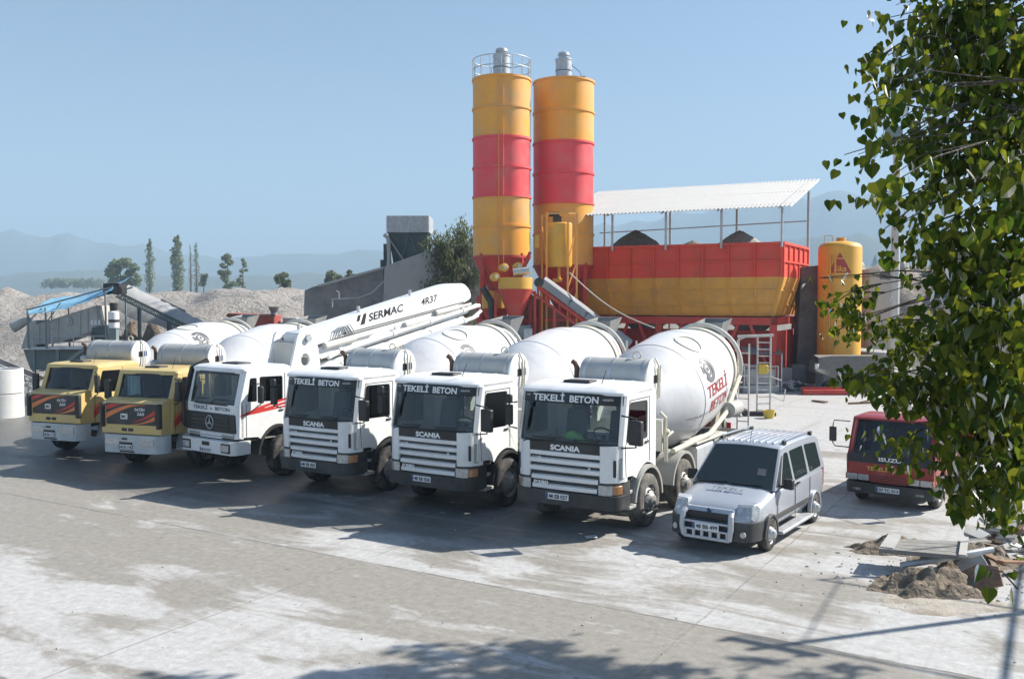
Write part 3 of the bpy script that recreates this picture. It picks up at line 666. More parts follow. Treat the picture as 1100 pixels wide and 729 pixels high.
    for g in (-1, 1):
        mirror(t, g, .42, 2.1, 1.2, .2, .5, .22)
        fender(t, g * 1.27, 1.45, .55, .72, .6, 'bumper', 0, 175)
        ds = MB(); fs = lambda y, z, d: V((g * (X + .004), y, z))
        swoosh(ds, fs, [(.45 + 1.1 * i / 8, 1.32 + .34 * (i / 8) ** .6 + .02) for i in range(9)], [(.45 + 1.1 * i / 8, 1.12 + .52 * (i / 8) ** .8) for i in range(9)]); ds.build('door_swoosh', 'stripe_red', cab)
        ds = MB(); swoosh(ds, fs, [(.45 + 1.05 * i / 8, 1.44 + .26 * (i / 8) ** .6 + .02) for i in range(9)], [(.45 + 1.05 * i / 8, 1.37 + .3 * (i / 8) ** .7) for i in range(9)]); ds.build('door_swoosh', 'stripe_orange', cab)
    handle(t, X, 1.45, 1.72)
    MB().beam((X + .002, 1.58, 1.2), (X + .002, 1.58, 2.5), .012).beam((X + .002, .5, 1.0), (X + .002, .5, 1.8), .012).build('door_gap', 'dark', t)
    MB().bx(1.0, 1.2, 1.7, 2.2, 1.95, 2.02).bx(1.16, 1.22, 1.66, 1.76, 1.5, 2.2).build('grab_rail', 'black', t)
    tubepart('antenna', t, 'black', [(.8, .8, 2.62), (.82, .9, 2.95)], .008, 5)
    xscale(t, .79)
    tubepart('exhaust_stack', t, 'sooty', [(-1.25, 2.42, 1.2), (-1.25, 2.42, 2.95), (-1.25, 2.40, 3.06), (-1.3, 2.34, 3.12)], .05, 10)
    MB().lathe([(0, .15), (.5, .15), (.55, .08)], (-1.25, 2.42, 2.2), (0, 0, 1), 14).build('exhaust_shield', 'galv', t)
    chassis(t, 8.4, (1.45,), (5.7, 7.05), 'bumper', 2.6)
    water_tank(t, 2.75, 2.80, -1.15, .55, .4)
    drum_unit(t, 3.2, 1.86, 10.2, spin, True, False)
    return t

Y2 = yellow_mixer((-9.75, 23.75), R(19), 'yellow mixer truck parked between the other yellow truck and the white boom pump truck', '48 EA 118', 150, True)
Y1 = yellow_mixer((-12.8, 25.95), R(20), 'yellow mixer truck nearest the concrete pipe rings, a round emblem on its white drum', '48 EA 117', 22, False)

# ------------------------------------------------------------------ boom pump truck
def pump_truck(px, ph):
    t = thing('concrete_pump_truck', 'white boom pump truck with red door stripe, its folded boom reaching up over the rear', 'pump truck', (px[0], px[1], 0), -ph)
    X = 1.2; s = MB(); zo = .12
    arch = [(1.42 + .7 * math.cos(R(a)), .66 + .7 * math.sin(R(a))) for a in range(150, 40, -11)]
    outl = [(.05, 1.12), (.7, 1.08)] + arch + [(1.95, 1.2), (1.98, 1.4), (1.98, 2.74), (1.92, 2.82), (.34, 2.82), (.08, 1.96)]
    quarter = rpoly([(.34, 2.02), (.68, 2.0), (.68, 2.62), (.44, 2.62)], .05); win = rpoly([(.78, 1.99), (1.62, 1.96), (1.62, 2.62), (.78, 2.64)], .06)
    for g in (-1, 1): s.panel(outl, [quarter, win], side(g * X, g), .05)
    s.bx(-X + .05, X - .05, 1.92, 1.98, 1.2, 1.95).bx(-X + .05, X - .05, 1.92, 1.98, 2.62, 2.82).bx(-X + .05, -.75, 1.92, 1.98, 1.95, 2.62).bx(.75, X - .05, 1.92, 1.98, 1.95, 2.62)
    for g in (-1, 1):
        s.hexa([V(p) for p in [(g * 1.04, .0, 1.92), (g * X, .1, 1.96), (g * (X - .05), .16, 1.96), (g * .99, .06, 1.92), (g * 1.04, .24, 2.82), (g * X, .36, 2.82), (g * (X - .05), .4, 2.82), (g * .99, .3, 2.82)]])
    fp = [(-1.12, -.0), (1.12, -.0), (1.2, .08), (1.2, .2), (-1.2, .2), (-1.2, .08)]
    s.panel(rpoly(fp, [.06, .06, .05, 0, 0, .05]), [], lambda a, b, d: V((a, b, 1.94 - d)), .86)
    cab = s.build('cab', 'white', t, .015)
    s = MB(); roof_cap(s, [(2.74, 1.05, .22, .4, .04), (2.81, 1.2, .22, 1.98, .14), (2.86, 1.19, .24, 1.97, .15), (2.91, 1.12, .34, 1.88, .2), (2.93, .95, .5, 1.7, .2)]); s.build('roof', 'white', cab, ang=30)
    MB().box((-.05, .95, 2.945), (.75, .5, .05)).build('roof_hatch', 'black', cab, .02)
    f = lambda a, b, d: V((a, -.005 + (b - 1.93) * .26 + .06 * (abs(a) / 1.05) ** 4 + d, b))
    w = MB(); w.grid([[f(-1.04 + 2.08 * j / 10, z, 0) for j in range(11)] for z in (1.93, 2.2, 2.5, 2.76)]); w.build('windscreen', 'glass', t)
    s = MB(); s.grid([[f(-1.05 + 2.1 * j / 10, z, -.012) for j in range(11)] for z in (1.91, 1.97)]).grid([[f(-1.05 + 2.1 * j / 10, z, -.012) for j in range(11)] for z in (2.70, 2.76)])
    for g in (-1, 1): s.grid([[f(g * 1.05, z, -.014), f(g * .98, z, -.014)] for z in (1.91, 2.3, 2.76)])
    s.build('windscreen_seal', 'black', t, recalc=False)
    w = MB()
    for x0, x1 in ((-.9, -.2), (.0, .7)): w.tube([(x0, -.03, 1.96), (x0 + .2, -.01, 2.06), (x1, -.01, 2.07)], .014, 6)
    w.build('wiper', 'black', t)
    for g in (-1, 1):
        for h in (quarter, win): MB().panel(h, [], side(g * (X - .02), g), .006).build('side_window', 'glass', t)
    interior(t, 1.1, .2, 1.9, 1.93)
    g_ = MB().panel(rpoly([(-1.12, 1.22), (1.12, 1.22), (1.1, 1.70), (-1.1, 1.70)], .04), [], fr((0, -.04, 0)), .06).build('grille', 'black', t, .01)
    for k in range(4):
        for x0, x1 in ((-.85, -.2), (.2, .85)): MB().bx(x0, x1, -.06, -.04, 1.28 + k * .1, 1.33 + k * .1).build('grille_slat', 'dark', g_, .008)
    e = MB().tube([(.17 * math.cos(i * math.pi / 16), -.06, 1.46 + .17 * math.sin(i * math.pi / 16)) for i in range(33)], .014, 6, False)
    for k in (90, 210, 330): e.panel([(.17 * math.cos(R(k)), .17 * math.sin(R(k))), (.028 * math.cos(R(k + 60)), .028 * math.sin(R(k + 60))), (.028 * math.cos(R(k - 60)), .028 * math.sin(R(k - 60)))], [], fr((0, -.068, 1.46)), .012)
    e.build('star_emblem', 'galv', g_)
    for wd, x_, ww in (('TEKELİ', -.5, .68), ('BETON', .52, .66), ('o', 0, .08)): MB().text(wd, fr((0, -.008, 0)), x_, 1.82, ww, .09, .02).build('lettering', 'navy_text', cab)
    b = MB(); bp = [(-1.24, .42), (-1.24, -.06), (-1.14, -.2), (1.14, -.2), (1.24, -.06), (1.24, .42), (1.1, .42), (1.1, .0), (-1.1, .0), (-1.1, .42)]
    b.panel(rpoly(bp, [.03, .06, .1, .1, .06, .03, 0, 0, 0, 0]), [], lambda a_, q, d: V((a_, q, 1.02 - d)), .34)
    bb = b.build('bumper', 'white', t, .03, 3)
    for g in (-1, 1):
        h = MB().panel(rect(-.2, -.12, .2, .12, .03), [], fr((g * .9, -.215, .85)), .02).build('lamp_surround', 'black', bb, .006)
        MB().panel(rect(-.16, -.085, .16, .085, .03), [], fr((g * .9, -.23, .85)), .02).build('headlamp', 'lens', h, .006)
    MB().panel(rect(-.17, -.05, .17, .05), [], fr((0, -.21, .92)), .02).build('bumper_slot', 'black', bb)
    MB().bx(-1.05, 1.05, .0, .1, 1.02, 1.2).build('lower_grille', 'dark', t)
    for z in (1.05, 1.12): MB().bx(-.5, .5, -.03, .02, z, z + .045).build('trim_bar', 'white', t, .01)
    MB().bx(-1.0, 1.0, -.025, .02, 1.165, 1.205).build('trim_bar', 'white', t, .01)
    plate(t, .0, -.215, .76, '48 AU 210')
    for g in (-1, 1):
        fs = lambda y, z, d, g=g: V((g * (X + .004), y, z)); ds = MB()
        swoosh(ds, fs, [(.08, 1.68), (.7, 1.86), (1.4, 1.98), (1.97, 2.06)], [(.08, 1.66), (.7, 1.70), (1.4, 1.76), (1.97, 1.80)])
        ds.build('door_stripe', 'stripe_red', cab); ds = MB(); fs2 = lambda y, z, d, g=g: V((g * (X + .006), y, z))
        swoosh(ds, fs2, [(.95, 1.83), (1.5, 1.93), (1.9, 1.99)], [(.95, 1.815), (1.5, 1.90), (1.9, 1.955)]); swoosh(ds, fs2, [(1.3, 1.80), (1.6, 1.85), (1.97, 1.88)], [(1.3, 1.79), (1.6, 1.82), (1.97, 1.84)]); ds.build('door_stripe', 'white', cab)
        mirror(t, g, .62, 2.2, 1.2, .2, .44, .24)
        fender(t, g * 1.03, 1.42, .6, .74, .46, 'black', 2, 176)
    handle(t, X, 1.55, 1.72)
    MB().beam((X + .002, .3, 1.12), (X + .002, .3, 1.96), .012).beam((X + .002, 1.7, 1.3), (X + .002, 1.7, 2.7), .012).build('door_gap', 'dark', t)
    xscale(t, .87, .955, .62, .86)
    s = MB().tube([(-1.14, .25, 1.2), (-1.14, .18, 1.85), (-1.14, .42, 2.76), (-1.08, .7, 2.86)], .085, 12).tube([(-1.2, .05, 1.25), (-1.22, .05, 1.9), (-1.2, .3, 2.72), (-1.12, .5, 2.8)], .05, 10).bx(-1.24, -1.04, .05, .3, 1.2, 1.6)
    s.build('snorkel', 'black', t, ang=50)
    chassis(t, 10.6, (1.42,), (6.6, 7.95), 'white', 5.0)
    # pump body
    d = MB().bx(-1.2, 1.2, 3.1, 10.4, 1.3, 1.46); d.build('deck', 'offwhite', t, .02)
    MB().bx(1.0, 1.22, 2.2, 3.0, 1.2, 2.1).build('control_box', 'cream', t, .02)
    p = MB().panel(rpoly([(-.75, 1.3), (.75, 1.3), (.5, 2.35), (-.5, 2.35)], .05), [], lambda a, b, dd: V((-.5 + dd, 2.65 + a, b)), 1.0)
    p.build('pedestal', 'white', t, .03)
    MB().lathe([(0, .62), (.12, .66), (.2, .66), (.22, .55)], (0, 2.65, 2.33), (0, 0, 1), 32).build('slewing_ring', 'white', t)
    # turret side plates with round holes
    tr = [(-.62, 2.3), (.55, 2.3), (.48, 2.9), (.36, 3.5), (.08, 3.66), (-.26, 3.56), (-.42, 3.0)]
    hole = [(-.02 + .15 * math.cos(R(a)), 2.85 + .17 * math.sin(R(a))) for a in range(0, 360, 20)]
    h2 = [(.06 + .1 * math.cos(R(a)), 3.42 + .1 * math.sin(R(a))) for a in range(0, 360, 20)]
    for x in (-.5, .42):
        MB().panel(rpoly(tr, .1), [hole, h2], lambda a, b, dd, x=x: V((x + dd, 2.65 + a, b)), .08).build('turret_plate', 'white', t, .012)
    q = MB().bx(-.42, .42, 2.3, 2.36, 2.5, 3.3).bx(-.42, .42, 2.86, 2.95, 2.5, 2.9)
    q.build('turret_web', 'offwhite', t)
    MB().lathe([(0, .09), (1.16, .09)], (-.58, 2.71, 3.42), (1, 0, 0), 18).build('pivot_pin', 'galv', t)
    # boom: u = along, w = up across the boom, x = sideways
    A = V((0, 2.71, 3.42)); ps = R(-5); xd = V((math.cos(ps), -math.sin(ps), 0)); ud = V((math.sin(ps) * math.cos(R(6.8)), math.cos(ps) * math.cos(R(6.8)), math.sin(R(6.8)))); wd = xd.cross(ud)
    def arm(name, x0, x1, prof):
        mb = MB().panel(prof, [], lambda a, b, dd: A + ud * (a * .87) + wd * b + xd * (x0 + dd), x1 - x0)
        return mb.build(name, 'white', t, .02)
    a1 = arm('boom_arm', -.26, .26, rpoly([(-.2, -.15), (.6, -.28), (1.6, -.20), (9.0, -.02), (9.55, .1), (9.5, .36), (9.1, .66), (8.2, .70), (1.2, .22), (-.15, .16)], [.1, .2, .3, .2, .15, .15, .3, .3, .3, .1]))
    a2 = arm('boom_arm', -.22, .24, rpoly([(.5, -.62), (1.2, -.74), (9.2, -.40), (9.5, -.3), (9.5, -.12), (9.0, -.06), (1.6, -.26), (.5, -.42)], .08))
    a3 = arm('boom_arm', -.18, .22, rpoly([(.5, -1.0), (1.3, -1.12), (8.9, -.76), (9.1, -.6), (9.0, -.46), (1.5, -.78), (.6, -.84)], .08))
    a4 = arm('boom_arm', -.55, -.28, rpoly([(.9, -.8), (8.4, -.52), (8.6, -.3), (8.3, -.1), (1.2, -.45)], .08))
    fx = lambda x: (lambda a, b, dd: A + ud * (a * .87) + wd * b + xd * x)
    f1 = fx(.268)
    tl = R(2.6)
    def rot(f, a0, b0, ang, flip=False):
        c, s_ = math.cos(ang), math.sin(ang)
        if flip: c, s_ = -c, -s_
        return lambda a, b, dd: f(a0 + a * c - b * s_, b0 + a * s_ + b * c, dd)
    MB().text('SERMAC', rot(f1, 4.2, .22, tl), 0, 0, 1.9, .23, .02, .25).text('4R37', rot(f1, 6.75, .33, tl), 0, 0, 1.0, .22, .01, .2).panel([(-.18, -.15), (.05, -.15), (.2, .15), (.05, .15)], [], rot(f1, 2.95, .16, tl), 0).panel([(-.35, -.02), (-.2, -.02), (-.1, .15), (-.25, .15)], [], rot(f1, 2.95, .16, tl), 0).build('lettering', 'black_text', a1)
    ln = MB(); ln.grid([[f1(1.6 + 7.4 * i / 10, -.17 + .17 * i / 10 + dz, 0) for i in range(11)] for dz in (0, .035)]); ln.build('fold_line', 'dark', a1)
    MB().text('TEKELİ  -  BETON', rot(fx(.228), 4.6, -.92, R(2.6), True), 0, 0, 3.6, .17, .01).build('lettering', 'red_text', a3)
    p = MB()
    P = lambda x, a, b: A + ud * (a * .87) + wd * b + xd * x
    for x, b0, b1 in ((.34, -.58, -.22), (.36, -.98, -.58)):
        p.tube([P(x, 1.0, b0 - .1), P(x, 1.5, b0), P(x, 9.4, b1), P(x, 9.75, b1 + .05)], .065, 10)
        for a in (1.6, 4.4, 6.6, 8.8): p.lathe([(-.08, .09), (.08, .09)], P(x, a, b0 + (b1 - b0) * (a - 1.5) / 7.9), ud, 12)
    p.tube([P(.34, 9.4, -.22), P(.36, 9.9, -.2), P(.36, 10.0, -.4), P(.36, 9.4, -.58)], .065, 10)
    p.build('delivery_pipe', 'white', t)
    for x, a, b in ((.3, .9, -.35), (.3, 5.1, -.30), (.3, 7.0, -.14)):
        MB().lathe([(0, .1), (1.3, .1), (1.32, .05), (2.1, .05)], P(x, a, b), (ud + wd * .02), 14).build('boom_cylinder', 'offwhite', t)
    for k in range(4): MB().tube([P(.3, 1.3 + k * .12, -.2), P(.36, 1.5 + k * .12, .08), P(.32, 1.8 + k * .12, .12), P(.3, 2.05 + k * .12, -.15)], .02, 6).build('hydraulic_hose', 'galv', t)
    MB().tube([P(.3, 4.3, -.5), P(.35, 4.5, -.25), P(.3, 4.8, -.3)], .02, 6).build('hydraulic_hose', 'galv', t)
    k = MB()
    for a, b in ((3.1, .36), (6.0, .56), (.2, .2)): k.lathe([(0, .05), (.16, .05)], P(0, a, b), wd, 8)
    k.build('boom_stop', 'galv', t)
    # hopper at the rear and outriggers
    MB().grid([[(-.9, 9.9, 1.0), (.9, 9.9, 1.0), (.9, 10.7, 1.0), (-.9, 10.7, 1.0)], [(-1.1, 9.7, 1.7), (1.1, 9.7, 1.7), (1.1, 11.1, 1.7), (-1.1, 11.1, 1.7)]], True, True).build('concrete_hopper', 'white', t)
    for g in (-1, 1): MB().bx(g * .9, g * 1.2, 3.3, 3.6, .6, 1.9).bx(g * .9, g * 1.2, 8.9, 9.2, .6, 1.9).build('outrigger_leg', 'white', t, .02)
    MB().bx(-1.1, 1.1, 3.6, 6.2, 1.46, 2.1).build('tank_housing', 'white', t, .04)
    return t
pump_truck((-7.5, 23.1), R(36.2))

# ------------------------------------------------------------------ silver van
def van(px, ph):
    t = thing('passenger_van', 'silver passenger van with a bull bar, parked beside the white mixer with pale wheel arches', 'van', (px[0], px[1], 0), -ph)
    W = .895
    # lower body: sections along y. (y, half width, z bottom, z belt, z crown, half width at crown)
    st = [(.03, .60, .38, .62, .66, .50), (.08, .72, .34, .70, .76, .58), (.2, .80, .32, .78, .86, .62), (.4, .86, .30, .84, .93, .66), (.8, .885, .29, .92, 1.02, .70), (1.15, .89, .28, .985, 1.10, .74), (1.35, .893, .28, 1.0, 1.14, .76), (2.0, .895, .28, 1.02, 1.06, .80), (3.4, .895, .28, 1.06, 1.08, .80), (4.1, .885, .30, 1.06, 1.08, .79), (4.24, .86, .36, 1.05, 1.07, .76), (4.28, .80, .42, 1.0, 1.03, .72)]
    rows = []
    for y, w, z0, zb, zc, wc in st:
        half = [(w * .94, z0), (w * .985, z0 + (zb - z0) * .25), (w, z0 + (zb - z0) * .55), (w * .985, zb - .03), (w * .955, zb), (wc, zb + (zc - zb) * .75), (wc * .5, zc)]
        rows.append([(x, y, z) for x, z in half] + [(-x, y, z) for x, z in reversed(half)])
    b = MB().grid(rows, True, True, True).build('body', 'silver', t, ang=50)
    ss = b.modifiers.new('smooth', 'SUBSURF'); ss.levels = ss.render_levels = 1
    # wheel arches (dark) and wheels
    for y in (.82, 3.48):
        for g in (-1, 1):
            wheel(t, g * .83, y, .315, .2, 'tyre', False, 'alloy', False)
            mb = MB(); pts = [(y + .36 * math.cos(R(a)), .315 + .36 * math.sin(R(a))) for a in range(-10, 191, 12)]; ins = [(y + .30 * math.cos(R(a)), .315 + .31 * math.sin(R(a))) for a in range(190, -11, -12)]
            mb.panel(pts + ins, [], side(g * (W + .05), g), .08); mb.build('wheel_arch', 'silver_dark' if y < 1 else 'silver', t, .008)
            MB().panel([(y + .31 * math.cos(R(a)), .315 + .31 * math.sin(R(a))) for a in range(0, 360, 15)], [], side(g * (W + .006), g), .004).build('wheel_well', 'black', t)
    # greenhouse
    def sec(y, w, z): return [(x, y, z) for x in (-w, w)]
    gh = MB(); zb = 1.03
    # side view of greenhouse: windscreen base (1.22,1.10) -> top (1.86,1.72); rear top (4.1,1.74) -> (4.27,1.06)
    S_ = [(1.20, 1.06, .82, 1.20), (1.9, 1.70, .70, 1.66), (2.1, 1.755, .68, 1.7), (3.0, 1.79, .68, 1.73), (3.9, 1.77, .68, 1.71), (4.12, 1.72, .68, 1.66)]
    rows = []
    rowdefs = [(1.16, 1.40, .86, 1.045), (4.26, 4.27, .86, 1.05)]
    prof = [(1.12, 1.04), (1.86, 1.69), (1.98, 1.745), (2.3, 1.775), (3.0, 1.785), (3.8, 1.77), (4.08, 1.73), (4.17, 1.66), (4.26, 1.05)]
    def hw(z): return .87 - (z - 1.04) * .235
    L = [(hw(z), y, z) for y, z in prof]; Rr = [(-hw(z), y, z) for y, z in prof]
    rows = []
    for (y, z) in prof:
        w = hw(z); k = 1 if 1.7 < z else .3
        cr = .03 * (1 if z > 1.7 else .6)
        rows.append([(-w, y, z - .03 * (z > 1.7)), (-w * .92, y, z + cr * .4), (-w * .5, y - (.03 if z < 1.1 else 0), z + cr), (0, y - (.04 if z < 1.1 else 0), z + cr * 1.15), (w * .5, y - (.03 if z < 1.1 else 0), z + cr), (w * .92, y, z + cr * .4), (w, y, z - .03 * (z > 1.7))])
    gh.grid(rows)
    for g in (0, 6):
        gh.face([r[g] for r in rows])
    g_ = gh.build('cabin', 'silver', t, ang=38)
    # windows: side planes lean inwards
    def sp(g): return lambda a, b, d: V((g * (hw(b) + .004 - d), a, b))
    for nm, pts in (('side_window', [(1.52, 1.07), (2.2, 1.06), (2.2, 1.62), (1.98, 1.63)]), ('side_window', [(2.32, 1.06), (3.12, 1.07), (3.12, 1.64), (2.3, 1.63)]), ('side_window', [(3.26, 1.08), (4.04, 1.10), (3.98, 1.60), (3.24, 1.64)])):
        for g in (-1, 1): MB().panel(rpoly(pts, .06), [], sp(g), .004).build(nm, 'tint', t)
    for g in (-1, 1): MB().panel([(1.22, 1.09), (1.46, 1.08), (1.90, 1.60), (1.80, 1.58)], [], sp(g), .004).build('quarter_window', 'black', t)
    def wsf(u, v, d):      # windscreen: v 0..1 up the slope
        y = 1.12 + (1.88 - 1.12) * v; z = 1.045 + (1.70 - 1.045) * v; w = hw(z) - .045
        c = (1 - u * u)
        return V((u * w, y - .045 * c * (1 - v) - .012 - .0 * v, z + .035 * c * .9 + .012))
    ws = MB().grid([[wsf(-1 + 2 * j / 12, v / 6, 0) for j in range(13)] for v in range(7)]).build('windscreen', 'tint', t)
    MB().tube([wsf(-.85, .02, 0) + V((0, -.01, .01)), wsf(-.1, .05, 0) + V((0, -.01, .015))], .012, 6).tube([wsf(.0, .02, 0) + V((0, -.01, .01)), wsf(.75, .05, 0) + V((0, -.01, .015))], .012, 6).build('wiper', 'black', t)
    p = MB()
    for v0, v1 in ((.3, .46),): p.grid([[wsf(.56 + .22 * j / 4, v0 + (v1 - v0) * i / 4, 0) + V((0, -.004, .004)) for j in range(5)] for i in range(5)])
    p.build('windscreen_sticker', 'grey_text', ws)
    r = MB()
    for k in range(8):
        x = -.49 + .14 * k; r.beam((x, 2.05, 1.79), (x, 3.0, 1.826), .045, .02).beam((x, 3.0, 1.826), (x, 3.95, 1.79), .045, .02)
    r.build('roof_rib', 'silver', g_, .008)
    for g in (-1, 1):
        MB().tube([(g * .66, 2.15, 1.76), (g * .66, 2.25, 1.85), (g * .66, 3.8, 1.85), (g * .66, 3.92, 1.76)], .02, 8).build('roof_rail', 'silver', t)
        for y in (2.22, 3.84): MB().bx(g * .63, g * .69, y - .07, y + .07, 1.74, 1.84).build('rail_foot', 'black', t, .01)
        m = MB().box((g * 1.02, 1.5, 1.13), (.2, .12, .2), Matrix.Rotation(R(-g * 12), 3, 'Z')).bx(g * .84, g * .98, 1.46, 1.54, 1.04, 1.1); m.build('mirror', 'black', t, .035, 3)
        MB().panel(rpoly([(.9, .50), (3.1, .50), (3.1, .60), (.9, .6)], .02), [], side(g * (W + .012), g), .03).build('side_moulding', 'silver_dark', t, .008)
        MB().bx(g * .8, g * 1.02, 1.22, 3.1, .22, .28).build('running_board', 'galv', t, .015)
        h = MB()
        for y in (2.1, 2.42): h.bx(g * (W - .01), g * (W + .03), y - .07, y + .07, .98, 1.02)
        h.build('door_handle', 'black', t, .008)
        dg = MB()
        for y in (2.26, 3.19): dg.beam((g * (W + .002), y, .34), (g * (W + .002), y, 1.0), .01)
        dg.beam((g * (W + .002), 1.24, .4), (g * (W + .002), 1.24, .96), .01).build('door_gap', 'dark', t)
        MB().panel(rect(4.2, .66, 4.27, 1.1, .02), [], side(g * .85, g), .03).build('tail_lamp', 'redcab', t)
        hl = [(g * x, y) for x, y in ((.47, .10), (.70, .16), (.835, .38), (.80, .5), (.62, .42), (.5, .3))]
        lamp = MB()
        lamp.hexa([V(p) for p in [(g * .505, .06, .665), (g * .785, .14, .665), (g * .865, .36, .68), (g * .50, .36, .68), (g * .52, .155, .895), (g * .765, .255, .895), (g * .845, .46, .91), (g * .56, .44, .91)]])
        lamp.build('headlamp', 'lens', t, .02, 3)
        MB().hexa([V(p) for p in [(g * .485, .09, .64), (g * .80, .17, .64), (g * .86, .38, .66), (g * .50, .38, .66), (g * .505, .185, .915), (g * .775, .29, .915), (g * .835, .47, .935), (g * .55, .45, .935)]]).build('lamp_frame', 'silver', t, .01)
    bp = [(-.90, .5), (-.89, .3), (-.78, .06), (-.5, -.02), (.5, -.02), (.78, .06), (.89, .3), (.90, .5), (.6, .5), (-.6, .5)]
    MB().panel(rpoly(bp, [0, .1, .1, .1, .1, .1, .1, 0, 0, 0]), [], lambda a, b_, d: V((a, b_, .62 - d)), .34).build('bumper', 'silver_dark', t, .03, 3)
    MB().panel(rpoly([(-.46, .63), (.46, .63), (.50, .75), (-.50, .75)], .03), [], fr((0, -.0, 0)), .1).build('grille', 'black', t)
    MB().panel(rpoly([(-.50, .75), (.50, .75), (.48, .82), (-.48, .82)], .03), [], lambda a, b_, d: V((a, .02 + (b_ - .75) * .6 + d, b_)), .08).build('grille_trim', 'silver', t, .01)
    MB().lathe([(0, .045), (.01, .04)], (0, .02, .785), (0, -1, .3), 16).build('oval_badge', 'navy_text', t)
    for g in (-1, 1): MB().lathe([(0, .06), (.02, .05)], (g * .68, .0, .42), (g * .25, -1, 0), 14).build('fog_lamp', 'lens', t)
    bb = MB()
    for g in (-1, 1): bb.tube([(g * .46, -.0, .76), (g * .48, -.09, .72), (g * .49, -.12, .5), (g * .45, -.1, .3)], .055, 12)
    bb.bx(-.46, .46, -.13, -.08, .27, .33).bx(-.46, .46, -.13, -.08, .42, .46).bx(-.46, .46, -.13, -.08, .56, .6)
    for k in range(6): bb.bx(-.45 + k * .168, -.39 + k * .168, -.13, -.08, .3, .44)
    bb.build('bull_bar', 'silver', t, .012)
    MB().bx(-.44, .44, -.06, -.03, .30, .43).build('bumper_intake', 'black', t)
    plate(t, 0, -.14, .51, '48 BB 499')
    hf = lambda a, b_, d: V((a, .78 + b_ * .98, .995 + b_ * .21 - .02 * abs(a) + .02))
    MB().panel(rect(-.36, .02, .36, .2), [], lambda a, b_, d: hf(a, b_, d) + V((0, 0, .001)), 0).build('hood_label', 'cyan_text', t)
    MB().text('TEKELİ', lambda a, b_, d: hf(a, b_, d) + V((0, 0, .004)), 0, .11, .66, .13, .0).build('lettering', 'grey_text', t)
    MB().text('HAZIR BETON', lambda a, b_, d: hf(a, b_, d) + V((0, 0, .004)), 0, -.05, .74, .07, .02).build('lettering', 'navy_text', t)
    tubepart('antenna', t, 'black', [(0, 2.05, 1.78), (0, 2.2, 2.05)], .006, 5)
    return t
VAN = van((3.47, 16.28), R(35)); VAN.scale = (.93, .96, .97)

